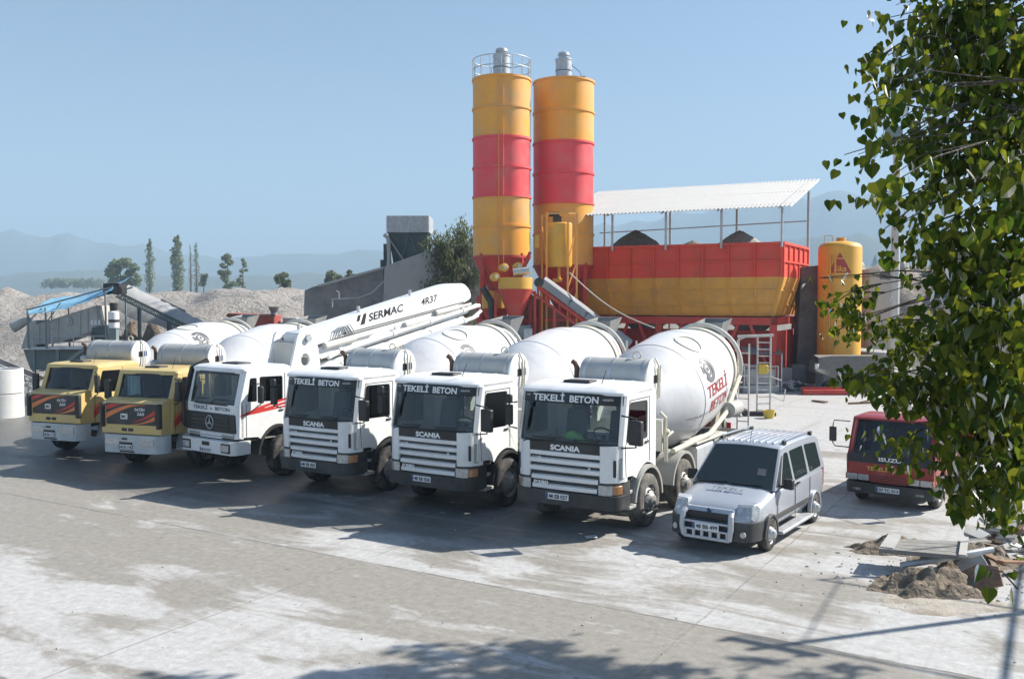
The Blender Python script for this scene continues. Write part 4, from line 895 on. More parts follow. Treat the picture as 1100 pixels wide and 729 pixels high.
# ------------------------------------------------------------------ red light truck
def red_truck(px, ph):
    t = thing('light_truck', 'small red truck half hidden behind the leafy branches, yellow lettering on its nose', 'truck', (px[0], px[1], 0), -ph)
    X = .97; s = MB()
    arch = [(.78 + .5 * math.cos(R(a)), .42 + .5 * math.sin(R(a))) for a in range(150, 30, -12)]
    outl = [(.05, .62)] + arch + [(1.3, .7), (1.55, .72), (1.58, 2.04), (1.5, 2.1), (.5, 2.1), (.12, 1.28), (.03, 1.2)]
    win = rpoly([(.36, 1.30), (1.18, 1.27), (1.18, 1.95), (.64, 1.97)], .05)
    for g in (-1, 1): s.panel(outl, [win], side(g * X, g), .045)
    s.bx(-X + .045, X - .045, 1.53, 1.58, .7, 2.08)
    for g in (-1, 1): s.hexa([V(p) for p in [(g * .87, .06, 1.24), (g * X, .14, 1.24), (g * (X - .05), .18, 1.24), (g * .83, .1, 1.24), (g * .86, .46, 2.08), (g * X, .52, 2.08), (g * (X - .05), .55, 2.08), (g * .82, .5, 2.08)]])
    fp = rpoly([(-.93, .0), (.93, .0), (X, .06), (X, .2), (-X, .2), (-X, .06)], [.06, .06, .04, 0, 0, .04])
    s.panel(fp, [], lambda a, b, d: V((a, b + .0, 1.08 - d)), .45)
    cab = s.build('cab', 'redcab', t, .02, 3)
    s = MB(); roof_cap(s, [(2.05, X, .42, 1.58, .12), (2.1, X, .43, 1.58, .12), (2.14, X - .08, .55, 1.5, .15), (2.155, X - .25, .7, 1.35, .15)]); s.build('roof', 'redcab', cab, ang=30)
    MB().panel(rpoly([(-.95, 1.06), (.95, 1.06), (.93, 1.27), (-.93, 1.27)], .03), [], lambda a, b, d: V((a, -.012 + max(0, b - 1.06) * .2 + d, b)), .08).build('nose_band', 'black', cab, .008)
    MB().text('ISUZU', lambda a, b, d: V((a, .0, b)), .02, 1.17, .5, .09, .03).build('lettering', 'white_text', cab)
    f = fr((0, -.012, 0)); MB().text('TEKELİ BETON', f, .0, .93, .98, .09, .02).build('lettering', 'yellow_text', cab)
    w = MB(); fw = lambda a_, b, d: V((a_, .05 + (b - 1.25) * .5 + .05 * (abs(a_) / .88) ** 4 + d, b))
    w.grid([[fw(-.88 + 1.76 * j / 10, z, 0) for j in range(11)] for z in (1.26, 1.5, 1.8, 2.07)]).build('windscreen', 'glass', t)
    s = MB(); s.grid([[fw(-.89 + 1.78 * j / 10, z, -.01) for j in range(11)] for z in (1.24, 1.31)])
    for g in (-1, 1): s.grid([[fw(g * .90, z, -.012), fw(g * .82, z, -.012)] for z in (1.25, 1.6, 2.07)])
    s.build('windscreen_seal', 'black', t, recalc=False)
    for g in (-1, 1):
        MB().panel(win, [], side(g * (X - .02), g), .006).build('side_window', 'glass', t)
        h = MB()
        for k in range(2): h.panel(rect(-.12, -.07, .12, .07, .02), [], fr((g * (.56 + k * .26) if True else 0, -.03, .70)), .03)
        hh = h.build('headlamp', 'lens', t, .01); MB().panel(rect(-.055, -.07, .055, .07, .02), [], fr((g * .92, -.03 + .02, .70)), .04).build('indicator', 'orange_lens', hh, .008)
        MB().panel(rect(-.09, -.03, .09, .03, .01), [], fr((g * .7, -.06, .41)), .03).build('fog_lamp', 'lens', t)
        wheel(t, g * .82, .8, .38, .22); wheel(t, g * .82, 3.3, .38, .2, 'tyre', True)
    MB().panel(rpoly([(-.4, .60), (.4, .60), (.4, .8), (-.4, .8)], .02), [], fr((0, -.008, 0)), .02).build('grille', 'redcab', t, .008)
    gs = MB()
    for k in range(3): gs.bx(-.38, .38, -.014, -.008, .63 + k * .06, .65 + k * .06)
    gs.build('grille_slot', 'black', t)
    bp = rpoly([(-1.0, .4), (-.98, .06), (-.9, -.06), (.9, -.06), (.98, .06), (1.0, .4), (.85, .4), (.85, .1), (-.85, .1), (-.85, .4)], [.03, .05, .08, .08, .05, .03, 0, 0, 0, 0])
    MB().panel(bp, [], lambda a_, q, d: V((a_, q, .57 - d)), .26).build('bumper', 'dark', t, .02, 3)
    plate(t, .0, -.075, .45, '07 TC 013')
    MB().tube([(-X, .25, 2.0), (-X - .33, .1, 2.02), (-X - .35, .08, 1.9), (-X - .35, .08, 1.45), (-X - .3, .1, 1.38), (-X, .2, 1.36)], .014, 6).build('mirror_arm', 'black', t)
    MB().box((-X - .35, .08, 1.68), (.16, .08, .36)).build('mirror', 'black', t, .02, 3)
    MB().tube([(X, .25, 2.0), (X + .33, .1, 2.02), (X + .35, .08, 1.45), (X, .2, 1.36)], .014, 6).build('mirror_arm', 'black', t)
    MB().box((X + .35, .08, 1.68), (.16, .08, .36)).build('mirror', 'black', t, .02, 3)
    interior(t, .88, .25, 1.5, 1.28, .7); MB().bx(-.92, .92, 1.5, 1.525, .75, 2.05).build('cab_lining', 'seat', t)
    b = MB().bx(-.4, -.3, .5, 5.2, .5, .66).bx(.3, .4, .5, 5.2, .5, .66).beam((-.8, .8, .38), (.8, .8, .38), .1).beam((-.8, 3.3, .38), (.8, 3.3, .38), .1); b.build('chassis_frame', 'chassis', t)
    b = MB().bx(-1.0, 1.0, 1.75, 5.2, .72, .82).bx(-1.0, -.96, 1.75, 5.2, .82, 1.25).bx(.96, 1.0, 1.75, 5.2, .82, 1.25).bx(-1.0, 1.0, 1.75, 1.8, .82, 1.5).bx(-1.0, 1.0, 5.15, 5.2, .82, 1.25)
    b.build('load_bed', 'redcab', t, .01)
    return t
RED = red_truck((8.05, 19.75), R(38)); RED.scale = (.93, .95, .89)

# ------------------------------------------------------------------ ground materials
def yard_mat():
    m = bpy.data.materials.new('dusty_concrete_yard'); t, n, l = nt(m); b = n['Principled BSDF']
    b.inputs['Specular IOR Level'].default_value = .3
    tc = n.new('ShaderNodeTexCoord')
    rot = n.new('ShaderNodeMapping'); rot.inputs['Rotation'].default_value = (0, 0, R(31.2)); l.new(tc.outputs['Object'], rot.inputs['Vector'])
    sep = n.new('ShaderNodeSeparateXYZ'); l.new(rot.outputs[0], sep.inputs[0])
    def noise_(sc, det=6, ro=.6, vec=None, dist=0):
        q = n.new('ShaderNodeTexNoise'); q.inputs['Scale'].default_value = sc; q.inputs['Detail'].default_value = det; q.inputs['Roughness'].default_value = ro; q.inputs['Distortion'].default_value = dist
        l.new(vec or rot.outputs[0], q.inputs['Vector']); return q.outputs['Fac']
    def mr(v, a, b_, c=0, d=1, smooth=False):
        q = n.new('ShaderNodeMapRange'); q.inputs[1].default_value = a; q.inputs[2].default_value = b_; q.inputs[3].default_value = c; q.inputs[4].default_value = d
        if smooth: q.interpolation_type = 'SMOOTHSTEP'
        l.new(v, q.inputs[0]); return q.outputs[0]
    def ma(op, a, b_):
        q = n.new('ShaderNodeMath'); q.operation = op
        for i, x in enumerate((a, b_)):
            if isinstance(x, (int, float)): q.inputs[i].default_value = x
            else: l.new(x, q.inputs[i])
        return q.outputs[0]
    def mix(f, a, b_):
        q = n.new('ShaderNodeMix'); q.data_type = 'RGBA'
        if isinstance(f, (int, float)): q.inputs[0].default_value = f
        else: l.new(f, q.inputs[0])
        for i, x in ((6, a), (7, b_)):
            if isinstance(x, tuple): q.inputs[i].default_value = (*x, 1)
            else: l.new(x, q.inputs[i])
        return q.outputs[2]
    st = n.new('ShaderNodeMapping'); st.inputs['Scale'].default_value = (.35, 1, 1); l.new(rot.outputs[0], st.inputs['Vector'])
    big = noise_(.22, 5, .55, None, .6); med = noise_(.9, 8, .65, st.outputs[0], .8); fine = noise_(7, 8, .7); grit = noise_(60, 4, .7)
    # damp beige band in front of the trucks, paler dust further forward
    U, Vv = sep.outputs[0], sep.outputs[1]
    slab = ma('MULTIPLY', mr(Vv, 12.1, 12.2, 0, 1, True), mr(ma('ADD', U, ma('MULTIPLY', big, 4)), -13.5, -8.5, 0, 1, True))
    band = ma('SUBTRACT', ma('MULTIPLY', mr(Vv, 7.6, 10.8, 0, 1, True), mr(Vv, 24, 36, 1, .0, True)), ma('MULTIPLY', slab, .75))
    wet = ma('ADD', ma('MULTIPLY', band, .50), ma('MULTIPLY', ma('SUBTRACT', big, .5), 1.5))
    wet = ma('ADD', wet, ma('MULTIPLY', ma('SUBTRACT', med, .5), 1.6))
    wetm = mr(wet, .08, .34, 0, 1, True)
    col = mix(wetm, (.43, .427, .42), (.27, .253, .225))
    # shade of the parked trucks painted darker into the concrete, partly wet ground
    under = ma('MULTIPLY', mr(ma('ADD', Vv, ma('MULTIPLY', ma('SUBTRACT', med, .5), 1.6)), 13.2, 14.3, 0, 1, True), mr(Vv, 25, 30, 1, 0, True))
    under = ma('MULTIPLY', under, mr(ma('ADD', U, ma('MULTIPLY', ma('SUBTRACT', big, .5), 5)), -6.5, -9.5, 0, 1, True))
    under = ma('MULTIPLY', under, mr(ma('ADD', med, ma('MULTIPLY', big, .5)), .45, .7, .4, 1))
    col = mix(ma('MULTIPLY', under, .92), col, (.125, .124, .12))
    # white cement dust
    dm = mr(ma('ADD', ma('MULTIPLY', noise_(.55, 9, .72, st.outputs[0], 1.2), .7), ma('MULTIPLY', noise_(3, 8, .7), .3)), .56, .67, 0, .6, True)
    col = mix(ma('MULTIPLY', dm, mr(Vv, 14, 12, .25, 1)), col, (.60, .60, .60))
    # brown patches
    bm = mr(noise_(1.3, 8, .7, None, .5), .62, .74, 0, .4, True); col = mix(bm, col, (.30, .24, .17))
    sp = mr(noise_(5.5, 5, .6, None, .3), .68, .74, 0, .5, True); col = mix(sp, col, (.24, .22, .19))
    # tyre streaks along and across
    ts = n.new('ShaderNodeMapping'); ts.inputs['Scale'].default_value = (.06, 3.2, 1); ts.inputs['Rotation'].default_value = (0, 0, R(-14)); l.new(rot.outputs[0], ts.inputs['Vector'])
    tr = mr(noise_(1.0, 6, .6, ts.outputs[0], .4), .52, .72, 0, .5, True); col = mix(tr, col, (.31, .29, .265))
    t2 = n.new('ShaderNodeMapping'); t2.inputs['Scale'].default_value = (3.0, .07, 1); t2.inputs['Rotation'].default_value = (0, 0, R(9)); l.new(rot.outputs[0], t2.inputs['Vector'])
    tr = mr(noise_(1.0, 6, .62, t2.outputs[0], .5), .54, .72, 0, .45, True); col = mix(tr, col, (.29, .275, .25))
    # joints
    wob = ma('MULTIPLY', ma('SUBTRACT', noise_(1.5, 5, .6), .5), .10)
    def joint(c, off, per, wd):
        x = ma('ADD', ma('ADD', c, wob), off); x = ma('DIVIDE', x, per); x = ma('FRACT', x, 0); x = ma('SUBTRACT', x, .5); x = ma('ABSOLUTE', x, 0); x = ma('MULTIPLY', x, per)
        return mr(x, wd * .4, wd, 1, 0)
    j = ma('MAXIMUM', joint(Vv, 3.0 - 12.15 + 6.0 * 4, 6.0, .035), ma('MULTIPLY', joint(U, 1.4, 6.0, .03), .45))
    j = ma('MULTIPLY', j, mr(noise_(1.1, 5, .6), .34, .55, .25, .95)); col = mix(j, col, (.17, .16, .145))
    # cracks and damp rings
    vm = n.new('ShaderNodeVectorMath'); vm.operation = 'ADD'; l.new(rot.outputs[0], vm.inputs[0]); nd = n.new('ShaderNodeTexNoise'); nd.inputs['Scale'].default_value = 1.2; nd.inputs['Detail'].default_value = 5; l.new(rot.outputs[0], nd.inputs['Vector']); l.new(nd.outputs['Color'], vm.inputs[1])
    vo = n.new('ShaderNodeTexVoronoi'); vo.feature = 'DISTANCE_TO_EDGE'; vo.inputs['Scale'].default_value = .16; l.new(vm.outputs[0], vo.inputs['Vector'])
    ck = ma('MULTIPLY', mr(vo.outputs['Distance'], .0, .0035, 1, 0), mr(noise_(.4, 4, .6), .48, .6, 0, .75)); col = mix(ck, col, (.15, .14, .125))
    # oil drips
    ol = mr(noise_(2.1, 3, .5, None, .2), .70, .76, 0, .55, True); col = mix(ol, col, (.14, .135, .13))
    # grain
    g = ma('ADD', mr(fine, .25, .75, .76, 1.22), mr(grit, .3, .7, -.15, .15))
    v = n.new('ShaderNodeVectorMath'); v.operation = 'SCALE'; l.new(col, v.inputs[0]); l.new(g, v.inputs['Scale'])
    l.new(v.outputs[0], b.inputs['Base Color'])
    l.new(ma('SUBTRACT', mr(wetm, 0, 1, .92, .72), ma('MULTIPLY', under, .3)), b.inputs['Roughness'])
    bp = n.new('ShaderNodeBump'); bp.inputs['Strength'].default_value = .35; bp.inputs['Distance'].default_value = .03
    l.new(ma('SUBTRACT', ma('ADD', fine, ma('MULTIPLY', grit, .35)), ma('MULTIPLY', j, .8)), bp.inputs['Height']); l.new(bp.outputs[0], b.inputs['Normal'])
    return m

def sand_mat(name, c1, c2, c3):
    m = bpy.data.materials.new(name); t, n, l = nt(m); b = n['Principled BSDF']; b.inputs['Roughness'].default_value = .95; b.inputs['Specular IOR Level'].default_value = .15
    tc = n.new('ShaderNodeTexCoord')
    def nz(s, d=8, r=.65):
        q = n.new('ShaderNodeTexNoise'); q.inputs['Scale'].default_value = s; q.inputs['Detail'].default_value = d; q.inputs['Roughness'].default_value = r; l.new(tc.outputs['Object'], q.inputs['Vector']); return q
    a, c, e = nz(.06), nz(.35), nz(2.5)
    r1 = n.new('ShaderNodeValToRGB'); r1.color_ramp.elements[0].position = .38; r1.color_ramp.elements[1].position = .62; r1.color_ramp.elements[0].color = (*c1, 1); r1.color_ramp.elements[1].color = (*c2, 1)
    l.new(a.outputs['Fac'], r1.inputs[0])
    r2 = n.new('ShaderNodeMapRange'); r2.inputs[1].default_value = .5; r2.inputs[2].default_value = .68; r2.inputs[4].default_value = .7; l.new(c.outputs['Fac'], r2.inputs[0])
    mx = n.new('ShaderNodeMix'); mx.data_type = 'RGBA'; l.new(r2.outputs[0], mx.inputs[0]); l.new(r1.outputs[0], mx.inputs[6]); mx.inputs[7].default_value = (*c3, 1)
    r3 = n.new('ShaderNodeMapRange'); r3.inputs[1].default_value = .3; r3.inputs[2].default_value = .7; r3.inputs[3].default_value = .8; r3.inputs[4].default_value = 1.18; l.new(e.outputs['Fac'], r3.inputs[0])
    v = n.new('ShaderNodeVectorMath'); v.operation = 'SCALE'; l.new(mx.outputs[2], v.inputs[0]); l.new(r3.outputs[0], v.inputs['Scale']); l.new(v.outputs[0], b.inputs['Base Color'])
    bp = n.new('ShaderNodeBump'); bp.inputs['Strength'].default_value = 1.0; bp.inputs['Distance'].default_value = .7
    ad = n.new('ShaderNodeMath'); ad.operation = 'ADD'; l.new(c.outputs['Fac'], ad.inputs[0]); l.new(e.outputs['Fac'], ad.inputs[1]); l.new(ad.outputs[0], bp.inputs['Height']); l.new(bp.outputs[0], b.inputs['Normal'])
    return m
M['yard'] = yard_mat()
M['plain'] = sand_mat('dry_plain', (.30, .28, .23), (.36, .33, .28), (.16, .18, .10))
M['sand'] = sand_mat('quarry_sand', (.37, .34, .31), (.46, .43, .40), (.26, .23, .195))
M['rubble'] = sand_mat('rubble_soil', (.33, .29, .25), (.42, .38, .33), (.24, .21, .18))
M['hill'] = sand_mat('hill_scrub', (.12, .15, .13), (.16, .18, .15), (.10, .13, .11))

def struct(o, kind='structure'): o['kind'] = kind; return o
struct(MB().face([(-4500, -600, -.02), (4500, -600, -.02), (4500, 4500, -.02), (-4500, 4500, -.02)]).build('ground', 'plain'))
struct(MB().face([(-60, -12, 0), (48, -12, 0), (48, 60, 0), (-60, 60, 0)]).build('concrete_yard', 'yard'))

def sstep(a, b, x):
    t = max(0, min(1, (x - a) / (b - a))); return t * t * (3 - 2 * t)
def sand_h(x, y):
    r = x / y
    m = sstep(-.08, -.19, r)
    h = 5.3 * sstep(47, 98, y - .08 * (x + 40))
    b1 = noise.noise(V((x * .055, y * .05, 1.3))); b2 = noise.noise(V((x * .13 + 5, y * .11, 4.1))); b3 = noise.noise(V((x * .4, y * .4, 9.)))
    rid = 1 - abs(noise.noise(V((x * .09 + 2, y * .08, 7.7))))
    mid = sstep(48, 75, y) 
    h += mid * .55 * (noise.turbulence(V((x * .16, y * .13, 3)), 4, False) - .9) * 1.9
    h += mid * (b1 * 1.5 + b2 * 1.1 + (rid - .75) * 2.2) * (1 - .45 * sstep(110, 150, y)) + b3 * .15 * mid
    pk = math.hypot(x + 30, (y - 112) * .8); h += 1.6 * max(0, 1 - pk / 7)
    pk = math.hypot(x + 24, (y - 88) * .8); h += 2.0 * max(0, 1 - pk / 10)
    h *= 1 - .9 * sstep(150, 210, y)
    return m * h - .01
rows = []
for i in range(120):
    y = 46 + (i / 119) ** 1.35 * 170
    rows.append([(x, y, sand_h(x, y)) for x in [-(.0 + .95 * (1 - j / 159)) * y - .05 * y for j in range(160)]])
struct(MB().grid(rows).build('quarry_terrain', 'sand', ang=180))
def rub_h(x, y):
    s = sstep(0, 1, ((x - 18.6) * .25 + (y - 50)) / 9.0)
    return 6.3 * s + .55 * noise.noise(V((x * .5, y * .5, 2))) * s + .5 * noise.noise(V((x * 1.4, y * 1.4, 6))) * s - .02
rows = [[(18.6 + j * .42, 49.5 + i * .42, rub_h(18.6 + j * .42, 49.5 + i * .42)) for j in range(75)] for i in range(42)]
struct(MB().grid(rows).build('rubble_slope', 'rubble', ang=180))

# distant mountains -------------------------------------------------
def range_(name, pts, Y, depth, seed):
    rows = []; n = 140
    for i in range(9):
        v = i / 8; row = []
        for j in range(n):
            px = -250 + 1600 * j / (n - 1)
            for (a, ya), (b, yb) in zip(pts, pts[1:]):
                if a <= px <= b:
                    t = (px - a) / (b - a); t = t * t * (3 - 2 * t); yy = ya + (yb - ya) * t; break
            p = at(px, yy, Y); H = max(0, p.z + 2.5 * noise.fractal(V((px * .015, seed, v * 2)), 1, 2, 5))
            prof = math.sin(math.pi / 2 * min(1, v / .55)) if v < .55 else math.cos((v - .55) / .45 * math.pi / 2)
            rel = noise.fractal(V((px * .035, v * 6, seed + 3)), 1, 2, 5) * .10 * H * math.sin(math.pi * v)
            row.append((p.x * (1 + (v - .55) * depth / Y), Y + (v - .55) * depth, max(-.5, H * prof + rel) - (.6 if i in (0, 8) else 0)))
        rows.append(row)
    struct(MB().grid(rows).build(name, 'hill', ang=180))
range_('mountains', [(-260, 235), (0, 250), (60, 252), (140, 264), (230, 277), (330, 272), (420, 268), (520, 262), (640, 244), (720, 232), (800, 218), (880, 207), (960, 211), (1060, 230), (1360, 225)], 2400, 500, 2)
range_('low_hills', [(-260, 291), (0, 296), (40, 291), (100, 290), (200, 297), (340, 294), (450, 291), (600, 285), (720, 272), (800, 262), (900, 252), (1000, 262), (1360, 258)], 1300, 260, 9)

# haze ---------------------------------------------------------------
hm = bpy.data.materials.new('haze_air'); t, n, l = nt(hm); n.remove(n['Principled BSDF'])
pv = n.new('ShaderNodeVolumePrincipled'); pv.inputs['Color'].default_value = (.54, .77, 1.0, 1); pv.inputs['Density'].default_value = HAZE = .00065; pv.inputs['Anisotropy'].default_value = .0
l.new(pv.outputs[0], n['Material Output'].inputs['Volume'])
o = MB().bx(-4600, 4600, -700, 4600, -1.2, 330).build('haze', hm); struct(o, 'stuff')

# ------------------------------------------------------------------ foliage helper
def leaf_cloud(mb, rng, c, rad, n, size, shell=.35):
    c = V(c)
    for _ in range(n):
        while True:
            p = V((rng.uniform(-1, 1), rng.uniform(-1, 1), rng.uniform(-1, 1)))
            if shell < p.length < 1: break
        p = V((p.x * rad[0], p.y * rad[1], p.z * rad[2])) + c
        u = V((rng.gauss(0, 1), rng.gauss(0, 1), rng.gauss(0, .7))).normalized(); w = u.orthogonal().normalized()
        w = (Matrix.Rotation(rng.uniform(0, 6.28), 3, u) @ w); s = size * rng.uniform(.6, 1.35)
        mb.face([p - u * s * .5, p + w * s * .32, p + u * s * .5, p - w * s * .32])
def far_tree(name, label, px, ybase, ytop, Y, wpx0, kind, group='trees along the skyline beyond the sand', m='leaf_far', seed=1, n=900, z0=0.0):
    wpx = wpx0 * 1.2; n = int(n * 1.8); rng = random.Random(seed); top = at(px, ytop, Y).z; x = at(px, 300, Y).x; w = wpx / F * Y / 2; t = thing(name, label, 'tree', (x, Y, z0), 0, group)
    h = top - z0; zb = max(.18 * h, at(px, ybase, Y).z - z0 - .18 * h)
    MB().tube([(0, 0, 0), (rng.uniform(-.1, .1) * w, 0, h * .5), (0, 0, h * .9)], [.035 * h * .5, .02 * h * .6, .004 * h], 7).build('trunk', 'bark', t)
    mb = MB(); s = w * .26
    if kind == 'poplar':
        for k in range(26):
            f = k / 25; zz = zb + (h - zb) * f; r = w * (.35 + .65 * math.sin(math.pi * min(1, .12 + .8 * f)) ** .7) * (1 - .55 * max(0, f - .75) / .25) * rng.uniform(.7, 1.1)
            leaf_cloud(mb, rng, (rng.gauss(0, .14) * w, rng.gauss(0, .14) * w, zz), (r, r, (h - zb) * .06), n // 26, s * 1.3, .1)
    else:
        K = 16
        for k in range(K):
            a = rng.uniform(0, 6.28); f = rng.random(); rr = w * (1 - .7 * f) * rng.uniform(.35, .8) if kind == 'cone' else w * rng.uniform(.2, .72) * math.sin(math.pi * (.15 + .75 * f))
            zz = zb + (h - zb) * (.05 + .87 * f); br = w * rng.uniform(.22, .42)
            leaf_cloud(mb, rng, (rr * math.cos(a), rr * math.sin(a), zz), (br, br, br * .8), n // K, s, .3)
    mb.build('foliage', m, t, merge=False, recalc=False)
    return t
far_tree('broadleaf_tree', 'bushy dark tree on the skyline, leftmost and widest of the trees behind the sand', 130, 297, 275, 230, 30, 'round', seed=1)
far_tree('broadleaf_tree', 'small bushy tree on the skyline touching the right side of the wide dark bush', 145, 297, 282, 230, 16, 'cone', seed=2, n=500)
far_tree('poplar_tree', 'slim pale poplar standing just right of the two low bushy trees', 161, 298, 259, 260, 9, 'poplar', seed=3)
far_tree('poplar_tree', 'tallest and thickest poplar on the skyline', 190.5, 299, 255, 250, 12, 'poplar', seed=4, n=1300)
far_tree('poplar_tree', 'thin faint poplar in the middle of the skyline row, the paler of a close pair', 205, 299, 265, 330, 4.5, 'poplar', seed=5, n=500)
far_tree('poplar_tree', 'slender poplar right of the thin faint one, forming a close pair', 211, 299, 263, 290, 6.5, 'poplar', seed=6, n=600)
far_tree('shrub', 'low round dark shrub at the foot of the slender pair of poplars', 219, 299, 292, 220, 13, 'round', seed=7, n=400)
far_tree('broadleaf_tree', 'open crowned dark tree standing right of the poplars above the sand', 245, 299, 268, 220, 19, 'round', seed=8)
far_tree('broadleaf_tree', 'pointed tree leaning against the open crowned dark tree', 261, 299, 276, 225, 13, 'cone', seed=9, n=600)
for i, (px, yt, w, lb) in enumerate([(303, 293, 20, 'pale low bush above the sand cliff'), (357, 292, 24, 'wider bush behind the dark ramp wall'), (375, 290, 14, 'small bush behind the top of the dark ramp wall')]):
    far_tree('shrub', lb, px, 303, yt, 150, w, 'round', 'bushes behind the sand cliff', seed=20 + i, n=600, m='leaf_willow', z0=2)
# dark tree belt on the horizon: nobody could count it
mb = MB(); rng = random.Random(4)
for k in range(70):
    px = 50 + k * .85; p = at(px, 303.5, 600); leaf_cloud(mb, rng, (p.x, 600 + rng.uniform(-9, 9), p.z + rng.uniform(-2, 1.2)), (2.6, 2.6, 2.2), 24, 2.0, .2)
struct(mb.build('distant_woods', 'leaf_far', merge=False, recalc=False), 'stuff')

# willow beside the silos
def willow():
    rng = random.Random(12); c = at(486, 300, 57); t = thing('willow_tree', 'feathery grey green tree beside the left silo', 'tree', (c.x, 57, 0))
    MB().tube([(0, 0, 0), (.1, 0, 3.2), (-.1, 0, 6)], [.22, .17, .08], 8).build('trunk', 'bark', t)
    b = MB(); f = MB()
    for k in range(110):
        a = rng.uniform(0, 6.28); z0 = rng.uniform(2.5, 6.6); r = rng.uniform(.6, 2.2) * (1 if z0 < 5.5 else .75); zt = z0 + rng.uniform(.8, 3.6) * (1 - .12 * abs(z0 - 5))
        p0 = V((0, 0, z0)); p1 = V((r * .6 * math.cos(a), r * .6 * math.sin(a), (z0 + zt) / 2 + .4)); p2 = V((r * math.cos(a), r * math.sin(a), zt))
        b.tube([p0, p1, p2], [.03, .018, .006], 4, False)
        for q in range(95):
            s = rng.random() ** .7; p = (p0 * (1 - s) ** 2 + p1 * 2 * s * (1 - s) + p2 * s * s) + V((rng.gauss(0, .16), rng.gauss(0, .16), rng.gauss(0, .16) - .15 * rng.random()))
            u = V((rng.gauss(0, .5), rng.gauss(0, .5), -1 if rng.random() < .6 else 1)).normalized(); w = V((rng.gauss(0, 1), rng.gauss(0, 1), 0)).cross(u).normalized(); L = rng.uniform(.16, .36)
            f.face([p, p + u * L * .5 + w * L * .13, p + u * L, p + u * L * .5 - w * L * .13])
    b.build('branch', 'bark', t); f.build('foliage', 'leaf_willow', t, merge=False, recalc=False)
willow()
for i, (px, py, wp, lb) in enumerate([(478, 338, 36, 'green bush under the tip of the folded boom'), (440, 345, 44, 'olive bush behind the middle of the folded boom')]):
    rng = random.Random(40 + i); c = at(px, py, 50); t = thing('shrub', lb, 'shrub', (c.x, 50, 0), 0, 'bushes behind the pump boom')
    MB().tube([(0, 0, 0), (.1, 0, 1.6)], [.1, .04], 6).build('stem', 'bark', t); f = MB(); w = wp / 1000 * 50 / 2
    for k in range(22): leaf_cloud(f, rng, (rng.uniform(-w, w), rng.uniform(-.8, .8), rng.uniform(.5, c.z + .5)), (.55, .55, .5), 70, .17, .1)
    f.build('foliage', 'leaf_willow', t, merge=False, recalc=False)

